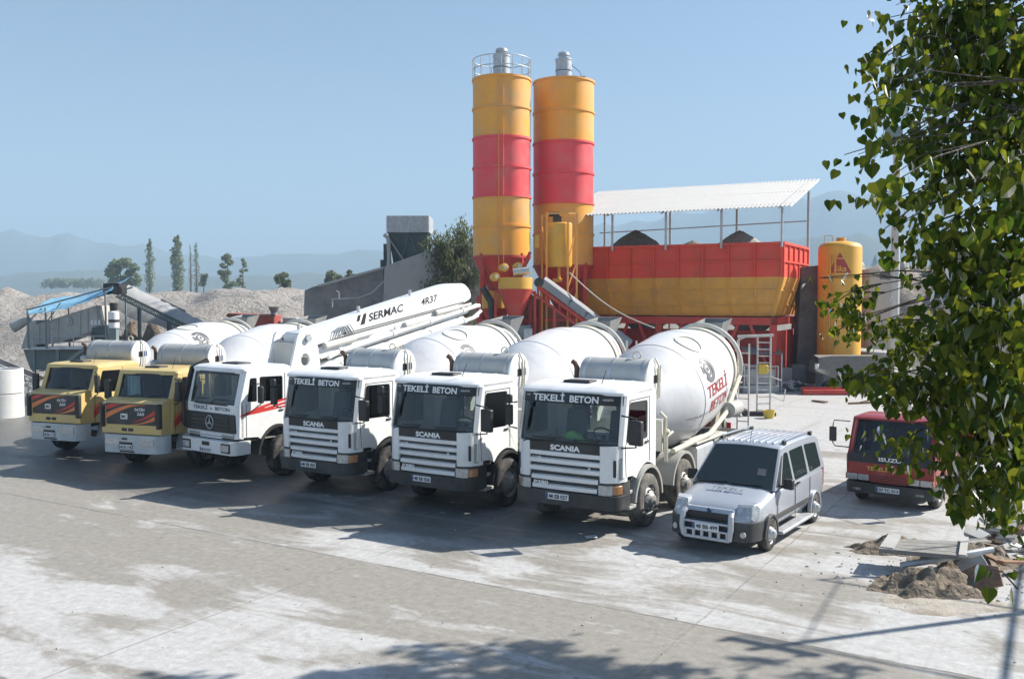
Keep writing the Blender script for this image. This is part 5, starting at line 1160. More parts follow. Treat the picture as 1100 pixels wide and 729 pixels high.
# ------------------------------------------------------------------ cement silos
def silo(px, Y, rad, zs, label, ladder, platform):
    x = at(px, 300, Y).x; t = thing('cement_silo', label, 'silo', (x, Y, 0), 0, 'orange and red banded cement silos')
    ztop, zr1, zr0, zbot = zs
    def shell(nm, a, b, m, p=None): return MB().lathe([(a, rad), (b, rad)], (0, 0, 0), (0, 0, 1), 64, False).build(nm, m, p or t)
    s = shell('upper_shell', zr1, ztop, 'silo_orange'); shell('red_band', zr0, zr1, 'silo_red'); shell('lower_shell', zbot, zr0, 'silo_orange')
    MB().lathe([(ztop, rad), (ztop + .05, rad - .02), (ztop + .18, .4), (ztop + .2, .01)], (0, 0, 0), (0, 0, 1), 48, False).build('roof', 'galv', t)
    for z in [ztop - .02, (ztop + zr1) / 2, zr1, (zr1 + zr0) / 2, zr0, (zr0 + zbot) / 2]:
        mm = 'silo_red' if zr0 - .05 < z < zr1 + .05 else 'silo_orange'
        MB().lathe([(z - .05, rad - .01), (z - .05, rad + .05), (z + .05, rad + .05), (z + .05, rad - .01)], (0, 0, 0), (0, 0, 1), 64, False).build('stiffener_ring', mm, t)
    MB().lathe([(zbot - .12, rad + .03), (zbot, rad + .03)], (0, 0, 0), (0, 0, 1), 64, False).lathe([(zbot - .1, rad), (zbot - 2.6, .25), (zbot - 2.9, .25)], (0, 0, 0), (0, 0, 1), 48, False).build('cone', 'plant_red', t)
    f = MB().lathe([(0, .42), (1.05, .42), (1.07, .45), (1.14, .45), (1.15, .25), (1.3, .25), (1.32, .31), (1.45, .29), (1.54, .12), (1.56, .01)], (0, 0, ztop + .1), (0, 0, 1), 28)
    f = f.build('dust_filter', 'galv', t, ang=40)
    MB().lathe([(.5, .435), (.54, .435)], (0, 0, ztop + .1), (0, 0, 1), 28, False).build('filter_clamp', 'dark', f)
    for k in range(4):
        a = R(45 + 90 * k); lx, ly = (rad - .1) * math.cos(a), (rad - .1) * math.sin(a)
        MB().tube([(lx, ly, 0), (lx, ly, zbot + .1)], .14, 10).build('leg', 'plant_red', t)
    b = MB()
    for k in range(4):
        a, c = R(45 + 90 * k), R(135 + 90 * k); p = lambda q, z: V(((rad - .1) * math.cos(q), (rad - .1) * math.sin(q), z))
        b.beam(p(a, 2.6), p(c, 2.6), .12, .16).beam(p(a, .4), p(c, 2.5), .08).beam(p(c, .4), p(a, 2.5), .08).beam(p(a, 2.8), p(c, zbot - .3), .07).beam(p(c, 2.8), p(a, zbot - .3), .07)
    b.build('brace', 'plant_red', t)
    if platform:
        r_ = MB()
        for zz in (.5, .98): r_.tube([(rad * math.cos(i * math.pi / 20), rad * math.sin(i * math.pi / 20), ztop + zz) for i in range(41)], .022, 6, False)
        for i in range(16): r_.tube([(rad * math.cos(i * math.pi / 8), rad * math.sin(i * math.pi / 8), ztop), (rad * math.cos(i * math.pi / 8), rad * math.sin(i * math.pi / 8), ztop + .98)], .02, 6)
        r_.build('railing', 'galv', t)
        p = MB()
        for aa, w in ((-95, .02), (-86, .015)): p.tube([((rad + .06) * math.cos(R(aa)), (rad + .06) * math.sin(R(aa)), z) for z in (zbot - .6, ztop)], w, 6)
        p.build('filling_pipe', 'silo_orange', t)
    else:
        MB().tube([(.4, -.2, ztop + .9), (.8, -.4, ztop + .5), (.95, -.5, ztop + .1)], .015, 5).lathe([(0, .1), (.18, .1)], (1.0, -.55, ztop + .05), (0, 0, 1), 10).build('vent_hose', 'dark', t)
    return t
silo(539, 47.0, 1.44, (15.32, 12.38, 9.5, 6.6), 'left cement silo, the one with a guard railing round its top', True, True)
silo(605, 48.9, 1.57, (15.62, 12.45, 9.35, 6.2), 'right cement silo, without a railing, behind the small yellow tank', False, False)

# weighing hoppers
def hopper(px, Y, ztop, zcyl, zbot, rad, label, motors):
    x = at(px, 300, Y).x; t = thing('weighing_hopper', label, 'hopper', (x, Y, 0), 0, 'yellow and red weighing hoppers')
    MB().lathe([(ztop, .01), (ztop, rad), (zcyl, rad)], (0, 0, 0), (0, 0, 1), 36, False).build('cylinder', 'plant_yellow', t)
    MB().lathe([(zcyl, rad + .02), (zcyl - .08, rad), (zbot, .28), (zbot - .15, .28)], (0, 0, 0), (0, 0, 1), 36, False).build('cone', 'plant_red', t)
    MB().lathe([(zbot - .1, .3), (zbot - .45, .26)], (0, 0, 0), (0, 0, 1), 18).build('outlet_sleeve', 'dark', t)
    if motors:
        for dx, dz, dy in ((-.95, .02, -.2), (-.55, .45, .1), (.1, .5, .2)): 
            m = MB().lathe([(-.2, .14), (-.18, .2), (.18, .2), (.2, .14)], (dx, dy, ztop + dz), (.35, -1, .1), 18).build('vibrator_motor', 'plant_yellow', t)
            MB().lathe([(.2, .09), (.26, .09)], (dx, dy, ztop + dz), (.35, -1, .1), 14).build('motor_cap', 'cream', m)
        MB().lathe([(0, .19), (.75, .19)], (-.1, -.1, ztop + .22), (1, 0, .12), 16).build('gear_motor', 'galv', t)
        MB().tube([(.3, .3, ztop + .3), (.7, .7, ztop + 1.2)], .08, 8).build('feed_screw', 'plant_red', t)
    for s in (-1, 1): MB().beam((s * (rad + .12), 0, 0), (s * (rad + .12), 0, zcyl - .1), .12).build('post', 'plant_red', t)
    MB().beam((-rad - .12, 0, zcyl - .15), (-rad + .05, 0, zcyl - .15), .1).beam((rad - .05, 0, zcyl - .15), (rad + .12, 0, zcyl - .15), .1).build('support_bracket', 'plant_red', t)
    return t
hopper(553.5, 43.5, 5.45, 4.92, 3.55, .80, 'front weighing hopper with round motors on top, below the left silo', True)
hopper(532, 45.6, 4.85, 4.0, 2.9, .66, 'smaller weighing hopper half hidden behind the front one', False)
# mixer box under the hopper
c = at(552, 346, 43.3); t = thing('mixer_unit', 'grey steel mixing box under the front weighing hopper', 'mixer', (c.x, 43.3, 0))
MB().hexa([V(p) for p in [(-.62, -.4, 2.6), (.72, -.4, 2.6), (.72, .5, 2.6), (-.62, .5, 2.6), (-.75, -.5, 3.15), (.8, -.5, 3.25), (.8, .6, 3.25), (-.75, .6, 3.15)]]).build('mixing_drum', 'machine', t, .03)
MB().bx(.45, .85, -.52, -.3, 2.3, 3.1).build('outlet_chute', 'galv', t, .02)
for x in (-.6, .65): MB().bx(x - .08, x + .08, -.3, .3, 0, 2.6).build('leg', 'plant_red', t)
# red tower frame round the mixer
c = at(548, 340, 45.2); t = thing('steel_tower', 'red steel frame carrying the machinery below the silos', 'frame', (c.x, 45.2, 0))
for x, y in ((-1.5, -1), (.95, -1), (-1.5, 1.2), (1.5, 1.2), (3.3, 1.2)): MB().beam((x, y, 0), (x, y, 4.6), .16).build('post', 'plant_red', t)
b = MB()
for z in (2.2, 3.4): b.beam((-1.5, -1, z), (.95, -1, z), .1, .16).beam((-1.5, 1.2, z), (3.3, 1.2, z), .1, .16)
b.beam((.95, -1, 1), (.95, -1, 3.3), .1).beam((-1.5, 1.2, .5), (1.5, 1.2, 3.3), .07).beam((1.5, 1.2, .5), (-1.5, 1.2, 3.3), .07).beam((1.5, 1.2, .5), (3.3, 1.2, 3.3), .07)
b.build('brace', 'plant_red', t)
MB().tube([(-1.3, -1.05, 5.0), (-.9, -1.1, 4.3), (-.8, -1.1, 3.2), (-.9, -1.05, 2.6)], .17, 10).build('rubber_hose', 'dark', t, ang=50)

# yellow tank in its stand
c = at(600.5, 290, 45); t = thing('dosing_tank', 'small yellow tank in an open ochre frame before the right silo', 'tank', (c.x, 45, 0))
MB().lathe([(6.02, .25), (5.98, .56), (6.1, .63), (8.05, .63), (8.1, .58), (8.12, .01)], (0, 0, 0), (0, 0, 1), 36).build('tank', 'plant_yellow', t, ang=40)
MB().lathe([(5.3, .07), (6.02, .07)], (0, 0, 0), (0, 0, 1), 10).lathe([(-.2, .1), (.25, .1)], (-.1, 0, 5.35), (1, 0, 0), 10).build('outlet_pipe', 'plant_yellow', t)
for x, y in ((-.8, .6), (-.62, -.6), (.38, -.75), (.82, -.5)): MB().beam((x, y, 2.0 if x < 0 else 0), (x, y, 8.55), .09).build('post', 'silo_orange', t)
b = MB().beam((-.8, .6, 8.5), (.82, .6, 8.5), .07).beam((-.62, -.6, 8.5), (.38, -.75, 8.5), .07).beam((.38, -.75, 8.5), (.82, -.5, 8.5), .07).beam((.38, -.75, 6.2), (.82, -.5, 7.9), .05).beam((.82, -.5, 6.2), (.38, -.75, 5.0), .05).beam((.38, -.75, 3.6), (.82, -.5, 4.8), .05).beam((-.62, -.6, 6.3), (-.8, .6, 8), .05)
b.build('brace', 'silo_orange', t)
MB().lathe([(0, .12), (.5, .12)], (-.5, -.2, 8.5), (1, 0, 0), 12).bx(-.3, .1, -.3, .1, 8.1, 8.4).build('top_motor', 'dark', t)
MB().lathe([(0, .13), (.6, .13)], (-1.05, -.3, 6.9), (0, 0, 1), 12).build('side_cylinder', 'plant_yellow', t)

# inclined conveyor with white cover
A, B = at(584, 300, 44.0), at(652, 350, 42.6); t = thing('inclined_conveyor', 'inclined belt conveyor under a white sheet cover, rising to the weighing hopper', 'conveyor', (0, 0, 0))
B = B + (B - A) * .35
d = (B - A).normalized(); up = V((0, 0, 1)); n_ = d.cross(V((0, 1, 0))).normalized(); n_ = n_ if n_.z > 0 else -n_
rows = []
for i in range(13):
    p = A + (B - A) * i / 12; rows.append([p + V((0, -.42, 0)) - n_ * .34, p + V((0, -.42, 0)), p + V((0, -.25, 0)) + n_ * .14, p + V((0, .1, 0)) + n_ * .18, p + V((0, .45, 0)) + n_ * .05, p + V((0, .5, 0)) - n_ * .3])
MB().grid(rows).build('cover', 'sheet', t)
b = MB()
for yy in (-.4, .45):
    b.beam(A - n_ * .45 + V((0, yy, 0)), B - n_ * .45 + V((0, yy, 0)), .1, .14).beam(A - n_ * .8 + V((0, yy, 0)), B - n_ * .8 + V((0, yy, 0)), .08, .1)
    for i in range(9): b.beam(A + (B - A) * i / 8 - n_ * .45 + V((0, yy, 0)), A + (B - A) * min(1, (i + .5) / 8) - n_ * .8 + V((0, yy, 0)), .06)
b.build('truss', 'plant_red', t)
MB().lathe([(-.5, .22), (.5, .22)], A - n_ * .25 + d * -.1, (0, 1, 0), 18).build('head_pulley', 'dark', t)
for k, i in enumerate((.25, .55, .8)):
    p = A + (B - A) * i - n_ * .8
    MB().beam((p.x, p.y - .4, 0), (p.x, p.y - .4, p.z), .11).build('post', 'plant_red', t); MB().beam((p.x, p.y + .45, 0), (p.x, p.y + .45, p.z), .11).build('post', 'plant_red', t)
mk = MB()
for i in (.33, .52): p = A + (B - A) * i; mk.beam(p + V((0, -.43, 0)) - n_ * .3, p + V((0, -.43, 0)) - n_ * .02, .05, .02).beam(p + V((-.12, -.43, 0)) - n_ * .05, p + V((.12, -.43, 0)) - n_ * .09, .04, .02)
mk.build('cover_clip', 'dark', t)
# brown stained ramp wall below the conveyor
f = lambda a, b, dd: at(a, b, 46.5) + V((0, dd, 0))
w = MB().panel([(556, 318), (566, 313), (628, 352), (640, 365), (640, 395), (556, 395)], [], f, 1.2).build('ramp_wall', 'rust'); tag(w, 'dark brown stained wall under the inclined conveyor', 'wall')
# guy cable
o = MB().tube([at(612, 293, 44) + (at(703, 352, 40) - at(612, 293, 44)) * i / 10 + V((0, 0, -.35 * math.sin(math.pi * i / 10))) for i in range(11)], .028, 6).build('hanging_cable', 'cream'); tag(o, 'thin pale cable sagging from the yellow tank frame to the right', 'cable')

# ------------------------------------------------------------------ aggregate bin
TH = R(28); U_, W_ = V((math.cos(TH), -math.sin(TH), 0)), V((math.sin(TH), math.cos(TH), 0)); CORN = V((12.76, 44, 0))
t = thing('aggregate_bin', 'long red and ochre steel aggregate bin on red legs behind the mixers', 'bin', CORN, -TH)   # local x along the front (negative = left), y to the back
LB, DB = 11.6, 6.2; zt, zm, zb = 7.05, 5.5, 3.62
inset = .55
def fw_(x0, x1, nm, z0, z1, i0, i1, m):
    o = MB().hexa([V((x0 + (i0 if x0 < -1 else -i0) * 0, i0, z0)), V((x1, i0, z0)), V((x1, i0 + .08, z0)), V((x0, i0 + .08, z0)), V((x0, i1, z1)), V((x1, i1, z1)), V((x1, i1 + .08, z1)), V((x0, i1 + .08, z1))])
    return o.build(nm, m, t)
fw_(-LB, 0, 'upper_front_wall', zm, zt, 0, 0, 'bin_red')
MB().hexa([V(p) for p in [(-LB, inset, zb), (-inset, inset, zb), (-inset, inset + .08, zb), (-LB, inset + .08, zb), (-LB, 0, zm), (0, 0, zm), (0, .08, zm), (-LB, .08, zm)]]).build('lower_front_wall', 'bin_yellow', t)
MB().bx(-.08, 0, .0, DB, zm, zt).build('upper_side_wall', 'bin_red', t)
MB().hexa([V(p) for p in [(-.08 - inset, inset, zb), (-inset, inset, zb), (-inset, DB - inset, zb), (-.08 - inset, DB - inset, zb), (-.08, 0, zm), (0, 0, zm), (0, DB, zm), (-.08, DB, zm)]]).build('lower_side_wall', 'bin_yellow', t)
MB().bx(-LB, 0, DB - .08, DB, zb, zt).bx(-LB, -LB + .08, 0, DB, zb, zt).build('rear_wall', 'bin_red', t)
for x in (-2.9, -5.8, -8.7): MB().bx(x - .04, x + .04, inset + .12, DB - inset - .12, zb + .1, zt - .2).build('divider', 'bin_red', t)
MB().bx(-LB, -inset, inset, DB - inset, zb, zb + .05).build('floor_plate', 'bin_yellow', t)
r1, r2 = MB(), MB()
for k in range(10):
    x = -k * 1.26 - .04
    r1.bx(x - .035, x + .035, -.13, .0, zm, zt + .02)
    r2.beam((x, -.035, zm), (x - (.0 if k else inset), inset - .035, zb), .06, .07, (0, 1, 0))
for k in range(6):
    y = .04 + k * 1.22; r1.bx(0, .08, y - .05, y + .05, zm, zt + .02); r2.beam((.04, y, zm), (-inset + .04, min(DB - inset, max(inset, y)), zb), .08, .09, (1, 0, 0))
r1.bx(-LB, .09, -.09, .09, zt - .02, zt + .1).bx(-LB, .05, -.06, 0, zm + .72, zm + .8).bx(0, .08, 0, DB, zm + .7, zm + .78).bx(-.05, .1, 0, DB, zt - .02, zt + .1)
r1.build('upper_rib', 'bin_red', t)
for q in (.33, .72): 
    y = inset * q; z = zm + (zb - zm) * q; r2.bx(-LB, -y, y - .05, y + .03, z - .03, z + .03).bx(-y - .03, -y + .05, y, DB - y, z - .03, z + .03)
r2.build('lower_rib', 'bin_yellow', t)
k = MB().bx(-LB, -.3, .3, .6, zb - .42, zb - .06).bx(-.6, -.3, .3, DB - .4, zb - .42, zb - .06).bx(-LB, -.3, DB - .7, DB - .4, zb - .42, zb - .06); k.build('base_beam', 'plant_red', t)
for x in (-.5, -3.3, -6.2, -9.0, -11.3):
    for y in (.45, DB - .6): MB().bx(x - .15, x + .15, y - .15, y + .15, 0, zb - .42).build('leg', 'plant_red', t)
b = MB()
for x in (-.5, -3.3, -6.2, -9.0): b.beam((x, .45, .6), (x - 1.1, .45, zb - .4), .12, .14).beam((x - 2.8, .45, .6), (x - 1.7, .45, zb - .4), .12, .14).beam((x, .45, 1.9), (x - 2.8, .45, 1.9), .14)
b.build('brace', 'plant_red', t)
MB().bx(-LB, -.5, 1.6, 1.7, .4, 2.9).bx(-.45, -.4, .9, DB - .9, .5, 2.9).build('lower_cladding', 'plant_red', t)
g = MB()
for x in (-2.0, -4.9, -7.7, -10.3): g.grid([[(x - 1.1, .9, zb), (x + 1.1, .9, zb), (x + 1.1, DB - .9, zb), (x - 1.1, DB - .9, zb)], [(x - .4, 2, zb - .9), (x + .4, 2, zb - .9), (x + .4, 3, zb - .9), (x - .4, 3, zb - .9)]], True, False, True)
g.build('outlet_gate', 'concrete_dark', t)

def heap(x, y, z, w, h, m, label, seed):
    rows = []; n = 36
    for i in range(14):
        r = i / 13
        rows.append([V((x + w * (1 - r) * math.cos(j * 2 * math.pi / n) * (1 + .1 * noise.noise(V((j * .5, seed, 1)))), y + w * .72 * (1 - r) * math.sin(j * 2 * math.pi / n), z + h * min(1, 1.7 * r - .7 * r * r) + .10 * noise.noise(V((j * .9, i * .8, seed))))) for j in range(n)])
    o = MB().grid(rows, True, True, True).build('gravel_heap', m, None, ang=180, loc=CORN, rotz=-TH); tag(o, label, 'gravel heap', 'gravel heaps inside the bin')
heap(-8.5, 3.1, 5.2, 3.1, 2.95, 'gravel', 'tallest and darkest gravel heap, nearest the silos', 1)
heap(-5.6, 4.0, 5.2, 2.7, 2.35, 'gravel', 'low dark gravel heap in the middle of the bin', 2)
heap(-2.9, 3.3, 5.2, 2.75, 2.75, 'gravel_pale', 'paler gravel heap at the right end of the bin', 3)

# canopy
t = thing('sheet_canopy', 'sloping white corrugated roof on thin posts above the aggregate bin', 'canopy', CORN, -TH)
y0, y1, z0, z1 = -.9, DB + .2, 8.72, 10.75
mb = MB(); n = 130; x0, x1 = -LB - .5, .55
top = []; 
for yy, zz in ((y0, z0), (y0 + (y1 - y0) / 2, (z0 + z1) / 2), (y1, z1)): top.append([V((x0 + (x1 - x0) * i / n, yy, zz + (.05 if i % 2 else -.04))) for i in range(n + 1)])
mb.grid(top); bot = [[p - V((0, 0, .012)) for p in r] for r in top]; mb.grid(bot)
mb.build('roof_sheet', 'sheet', t, ang=20, merge=False)
for x in (-11.6, -8.55, -5.7, -2.9, -.02):
    MB().tube([(x, -.15, 6.9), (x, -.15, z0 + .2)], .06, 8).build('post', 'galv', t)
for x in (-11.6, -7.6, -3.8, .0): MB().tube([(x, DB + .05, 0), (x, DB + .05, z1 - .1)], .075, 8).build('post', 'galv', t)
b = MB()
for x in (-11.6, -8.55, -5.7, -2.9, -.02): b.beam((x, y0, z0 - .06), (x, y1, z1 - .08), .08, .1)
b.tube([(-11.8, DB - .2, 8.3), (.0, DB - .2, 8.55)], .035, 6)
for y in (-.15, DB * .5, DB): 
    zz = z0 + (z1 - z0) * (y - y0) / (y1 - y0); b.beam((x0, y, zz - .05), (x1, y, zz - .05), .06, .08)
b.build('purlin', 'galv', t)

# dark wall between bin and tank
f = lambda a, b, dd: at(a, b, 47.5) + V((0, dd, 0))
o = MB().panel([(861, 287), (879, 285), (881, 412), (855, 412)], [], f, .8).build('concrete_pier', 'concrete_dark'); tag(o, 'dark concrete pier between the aggregate bin and the yellow tank', 'wall')

# ------------------------------------------------------------------ tall yellow tank
c = at(902, 300, 46.5); t = thing('additive_tank', 'tall plain yellow tank with a red triangle badge near its top', 'tank', (c.x, 46.5, 0))
rd = 1.04; zt = 6.98
MB().lathe([(.1, .01), (.1, rd), (zt, rd), (zt + .12, rd * .96), (zt + .24, rd * .8), (zt + .32, rd * .45), (zt + .34, .01)], (0, 0, 0), (0, 0, 1), 56, False).build('shell', 'plant_yellow', t, ang=50)
MB().lathe([(zt + .2, .22), (zt + .5, .22), (zt + .5, .01)], (0, -.1, 0), (0, 0, 1), 20, False).build('manhole', 'bin_yellow', t)
MB().tube([(-.85, -.2, zt), (-.85, -.2, zt + .6), (-.45, -.2, zt + .6), (-.45, -.2, zt + .2)], .025, 6).build('hand_rail', 'galv', t)
va = math.atan2(-46.5, -c.x)
def cyl(u, v, d): 
    a = va + u / rd; return V(((rd + .008 - d) * math.cos(a), (rd + .008 - d) * math.sin(a), v))
tri = MB(); N = 14
bz, hz, wz = 5.72, 1.0, .56
rows = []
for i in range(N + 1):
    q = i / N; rows.append([cyl((-wz + 2 * wz * j / N) * (1 - q), bz + hz * q, 0) for j in range(N + 1)])
tri.grid(rows); tri = tri.build('triangle_badge', 'red_text', t)
MB().text('Sika', lambda a, b, d: cyl(a, b, -.006), .02, bz + .22, .60, .30, .015, .1).build('lettering', 'plant_yellow', tri)
MB().grid([[cyl((-.19 + .38 * j / 6), bz + z, -.006) for j in range(7)] for z in (.68, .735)]).build('badge_bar', 'plant_yellow', tri)
for x in (-.75, -.55): MB().tube([(x, -.80 if x < -.6 else -.92, .3), (x, -.80 if x < -.6 else -.92, 6.6)], .05, 8).build('downpipe', 'bin_yellow', t)
MB().bx(-1.3, 1.3, -1.3, 1.3, 0, .1).build('plinth', 'concrete_grey', t, .01)

# walls right of the tank
f = lambda a, b, dd: at(a, b, 50) + V((0, dd, 0))
o = MB().panel([(918, 288), (936, 291), (942, 415), (918, 415)], [], f, .6).build('block_wall', 'concrete_tan'); tag(o, 'tan block wall just right of the tall yellow tank', 'wall')
f = lambda a, b, dd: at(a, b, 49) + V((0, dd, 0))
o = MB().panel([(934, 289), (945, 289), (945, 300), (956, 301), (956, 415), (938, 415)], [], f, 2.4).build('concrete_buttress', 'concrete_grey'); tag(o, 'pale stepped concrete buttress at the edge of the rubble slope', 'wall')
# rocks on the slope
rng = random.Random(31)
for i in range(34):
    x = 19.5 + rng.random() * 12; y = 50.5 + rng.random() * 9; s = rng.uniform(.25, .7); z = rub_h(x, y)
    rows = [[V((s * (1 + .35 * noise.noise(V((i, a * .9, b)))) * math.cos(a) * math.sin(b), s * .8 * (1 + .35 * noise.noise(V((i, a, b + 5)))) * math.sin(a) * math.sin(b), s * .6 * math.cos(b) * (1 + .3 * noise.noise(V((i + 9, a, b)))))) for a in [k * 2 * math.pi / 9 for k in range(9)]] for b in (.05, .6, 1.2, 1.8, 2.5, 3.09)]
    o = MB().grid(rows, True, True, True).build('boulder', 'tile', None, ang=25, loc=(x, y, z + s * .15), rotz=rng.uniform(0, 6)); tag(o, 'pale broken boulder lying on the rubble slope behind the leaves', 'rock', 'boulders on the rubble slope')
# floodlight pole
c = at(961, 320, 52); t = thing('floodlight_pole', 'tall pale pole with a box and a small platform at its top, behind the leaves', 'pole', (c.x, 52, 0))
zt = at(961, 148, 52).z
MB().lathe([(0, .27), (zt, .2)], (0, 0, 0), (0, 0, 1), 14).build('pole_shaft', 'pole_conc', t)
MB().bx(-.95, .9, -.35, .35, zt - .35, zt - .2).beam((-.9, -.3, zt - .2), (-.9, -.3, zt + .9), .05).beam((.85, -.3, zt - .2), (.85, -.3, zt + .5), .05).build('platform', 'galv', t)
MB().bx(-.62, .2, -.25, .25, zt - .15, zt + .62).build('lamp_box', 'machine', t, .03)
# minaret far away
c = at(940, 300, 700); t = thing('minaret', 'tiny grey spire on the skyline right of the yellow tank', 'minaret', (c.x, 700, 0))
z = at(940, 273, 700).z; MB().lathe([(0, 2.4), (z - 9, 2.2), (z - 8.6, 3.4), (z - 7.4, 3.4), (z - 7.3, 2.0), (z - 6, 2.0)], (0, 0, 0), (0, 0, 1), 16).build('shaft', 'machine', t)
MB().lathe([(z - 6, 2.3), (z, .05)], (0, 0, 0), (0, 0, 1), 16).build('spire', 'hopper_green', t)

# ------------------------------------------------------------------ feed ramp and hopper in the middle
Y = 57; f = lambda a, b, dd: at(a, b, Y) + V((0, dd, 0))
o = MB().panel([(411, 340), (413, 286), (432, 279), (452, 272), (476, 266), (520, 262), (520, 350), (411, 350)], [], f, 3.0).build('ramp_wall', 'concrete_grey', None, .05); tag(o, 'grey concrete ramp wall with a sloping top under the raised feed hopper', 'wall')
f2 = lambda a, b, dd: at(a, b, 58) + V((0, dd, 0))
o = MB().panel([(326, 345), (327, 312), (336, 308), (412, 288), (414, 345)], [], f2, 2.5).build('ramp_wall', 'concrete_mid', None, .05); tag(o, 'low dark concrete wall left of the raised feed hopper', 'wall')
o = MB().beam(at(342, 307, 57.7), at(412, 287.5, 57.7), .18, .14).build('wall_rail', 'machine_pale'); tag(o, 'pale rail along the top of the low dark wall', 'rail')
c = at(439, 280, 59); t = thing('feed_hopper', 'raised dark feed hopper with a grey corrugated rim, on top of the ramp', 'hopper', (c.x, 59.6, 0))
zr0, zr1 = at(439, 249, 58).z, at(439, 231, 58).z
mb = MB(); n = 44
for (p, q) in (((-1.3, -1.2), (1.35, -1.2)), ((1.35, -1.2), (1.35, 1.6)), ((1.35, 1.6), (-1.3, 1.6)), ((-1.3, 1.6), (-1.3, -1.2))):
    p, q = V((*p, 0)), V((*q, 0)); nn = (q - p).normalized().cross(V((0, 0, 1)))
    mb.grid([[p + (q - p) * i / n + nn * (.03 if i % 2 else 0) + V((0, 0, z)) for i in range(n + 1)] for z in (zr0, zr1)])
mb.build('corrugated_rim', 'galv', t, ang=20)
MB().grid([[(-1.2, -1.1, zr0), (1.2, -1.1, zr0), (1.2, 1.5, zr0), (-1.2, 1.5, zr0)], [(-.9, -.6, 6.2), (.9, -.6, 6.2), (.9, 1.0, 6.2), (-.9, 1.0, 6.2)]], True, False, True).build('hopper_body', 'hopper_green', t)
b = MB()
for a, q in ((-1.2, -.2), (.1, -.6), (.1, .9), (1.1, .9)): b.beam((a, -1.15, zr0 - .05), (q, -1.15, 6.3), .07)
b.beam((-1.3, -1.15, zr0), (1.35, -1.15, zr0), .1, .12); b.build('brace', 'hopper_green', t)
for x in (-1.15, 1.15):
    for y in (-1.0, 1.4): MB().beam((x, y, 3), (x, y, zr0), .12).build('post', 'hopper_green', t)
MB().bx(-1.75, -1.2, -.9, .3, 5.4, 6.9).bx(-1.55, -1.2, -.9, .2, 6.9, 7.9).build('drive_housing', 'hopper_green', t)
MB().tube([(-1.45, -1.2, 8.45), (-1.2, -1.25, 8.2), (-1.15, -1.25, 7.2), (-1.2, -1.25, 6.2)], .13, 8).tube([(-1.15, -1.25, 8.2), (.0, -1.3, 6.5)], .035, 6).build('bent_pipe', 'machine_pale', t)
o = MB().tube([at(357, 330, 56.5), at(357, 321, 56.5), at(362, 321, 56.5), at(385, 320, 56.5), at(400, 314, 56.5), at(412, 302, 56.5)], .045, 6).tube([at(364, 321, 56.5), at(364, 314, 56.5), at(361, 312, 56.5)], .03, 5).build('water_hose', 'machine_pale'); tag(o, 'pale hose sagging across the face of the low dark wall', 'hose')
# red trough with grey machine behind the turret
c = at(277, 343, 46.5); t = thing('red_trough', 'red steel trough on the sand behind the boom turret', 'trough', (c.x, 46.5, 0))
zz = c.z
MB().hexa([V(p) for p in [(-1.0, -.5, 0), (.7, -.5, 0), (.7, .5, 0), (-1.0, .5, 0), (-1.3, -.7, zz + .32), (1.0, -.7, zz + .22), (1.0, .7, zz + .22), (-1.3, .7, zz + .32)]]).build('body', 'trough', t, .02)
MB().bx(-1.35, 1.05, -.76, -.7, zz + .16, zz + .26).build('rim', 'rust', t)
c = at(303, 341, 47); t = thing('pump_motor', 'small grey machine with an upright funnel beside the red trough', 'machine', (c.x, 47, 0)); zz = c.z - .55
MB().bx(-.9, .9, -.4, .4, 0, zz + .3).build('housing', 'machine', t, .04)
MB().lathe([(zz + .3, .3), (zz + .8, .16), (zz + 1.1, .3)], (-.4, 0, 0), (0, 0, 1), 14).build('funnel', 'machine', t)
MB().bx(.1, .8, -.3, .3, zz + .3, zz + .55).build('cover', 'machine_pale', t, .03)

# ------------------------------------------------------------------ screening plant on the left
Y = 40.0
def fp(dy=0.0, YY=None): return lambda a, b, dd: at(a, b, YY or Y) + V((0, dd + dy, 0))
X_ = lambda px: at(px, 330, Y).x
Z_ = lambda py: at(60, py, Y).z
t = thing('screening_machine', 'pale sand screening machine on a raised platform under the blue tarpaulin', 'machine', (X_(70), Y, 0)); off = V((X_(70), Y, 0))
def loc_(f): return lambda a, b, dd: f(a, b, dd) - off
MB().panel([(33, 349), (100, 328), (103, 354), (58, 369), (33, 371)], [], loc_(fp(.3)), 1.4).build('screen_box', 'machine_pale', t, .03)
m = MB().lathe([(0, .19), (.1, .19), (.1, .11), (.16, .11), (.16, .01)], at(74, 345, Y + .3) - off, (0, -1, 0), 24).build('drive_wheel', 'machine_pale', t)
for px in (42, 52, 62, 86, 94): p, q = at(px, 349 - (px - 33) * .31 + 1.5, Y + .28) - off, at(px, 370 - max(0, px - 50) * .3, Y + .28) - off; MB().beam(p, q, .05, .05, (0, 1, 0)).build('stiffener', 'machine_pale', t)
MB().panel([(17, 375), (26, 346), (34, 344), (34, 374)], [], loc_(fp(.4)), 1.0).build('side_chute', 'machine_pale', t, .02)
MB().lathe([(0, .26), (.4, .2), (.8, .14)], at(14, 351, Y + .6) - off, (.8, 0, .35), 14).build('funnel', 'machine_pale', t)
MB().panel([(18, 376), (127, 373), (125, 392), (112, 402), (26, 398)], [], loc_(fp(.5)), 1.6).build('lower_hopper', 'machine', t, .03)
MB().panel([(97, 352), (112, 349), (114, 371), (96, 371)], [], loc_(fp(.1)), .6).build('motor_housing', 'hopper_green', t, .03)
for px in (99, 103, 107): MB().lathe([(0, .06), (.22, .05)], at(px, 349, Y + .3) - off, (0, 0, 1), 8).build('valve', 'white', t)
MB().beam(at(31, 374, Y) - off, at(130, 373, Y) - off, .1, .12).bx(X_(31) - off.x, X_(130) - off.x, 0, 2, Z_(375), Z_(374)).build('platform', 'galv', t)
k = MB()
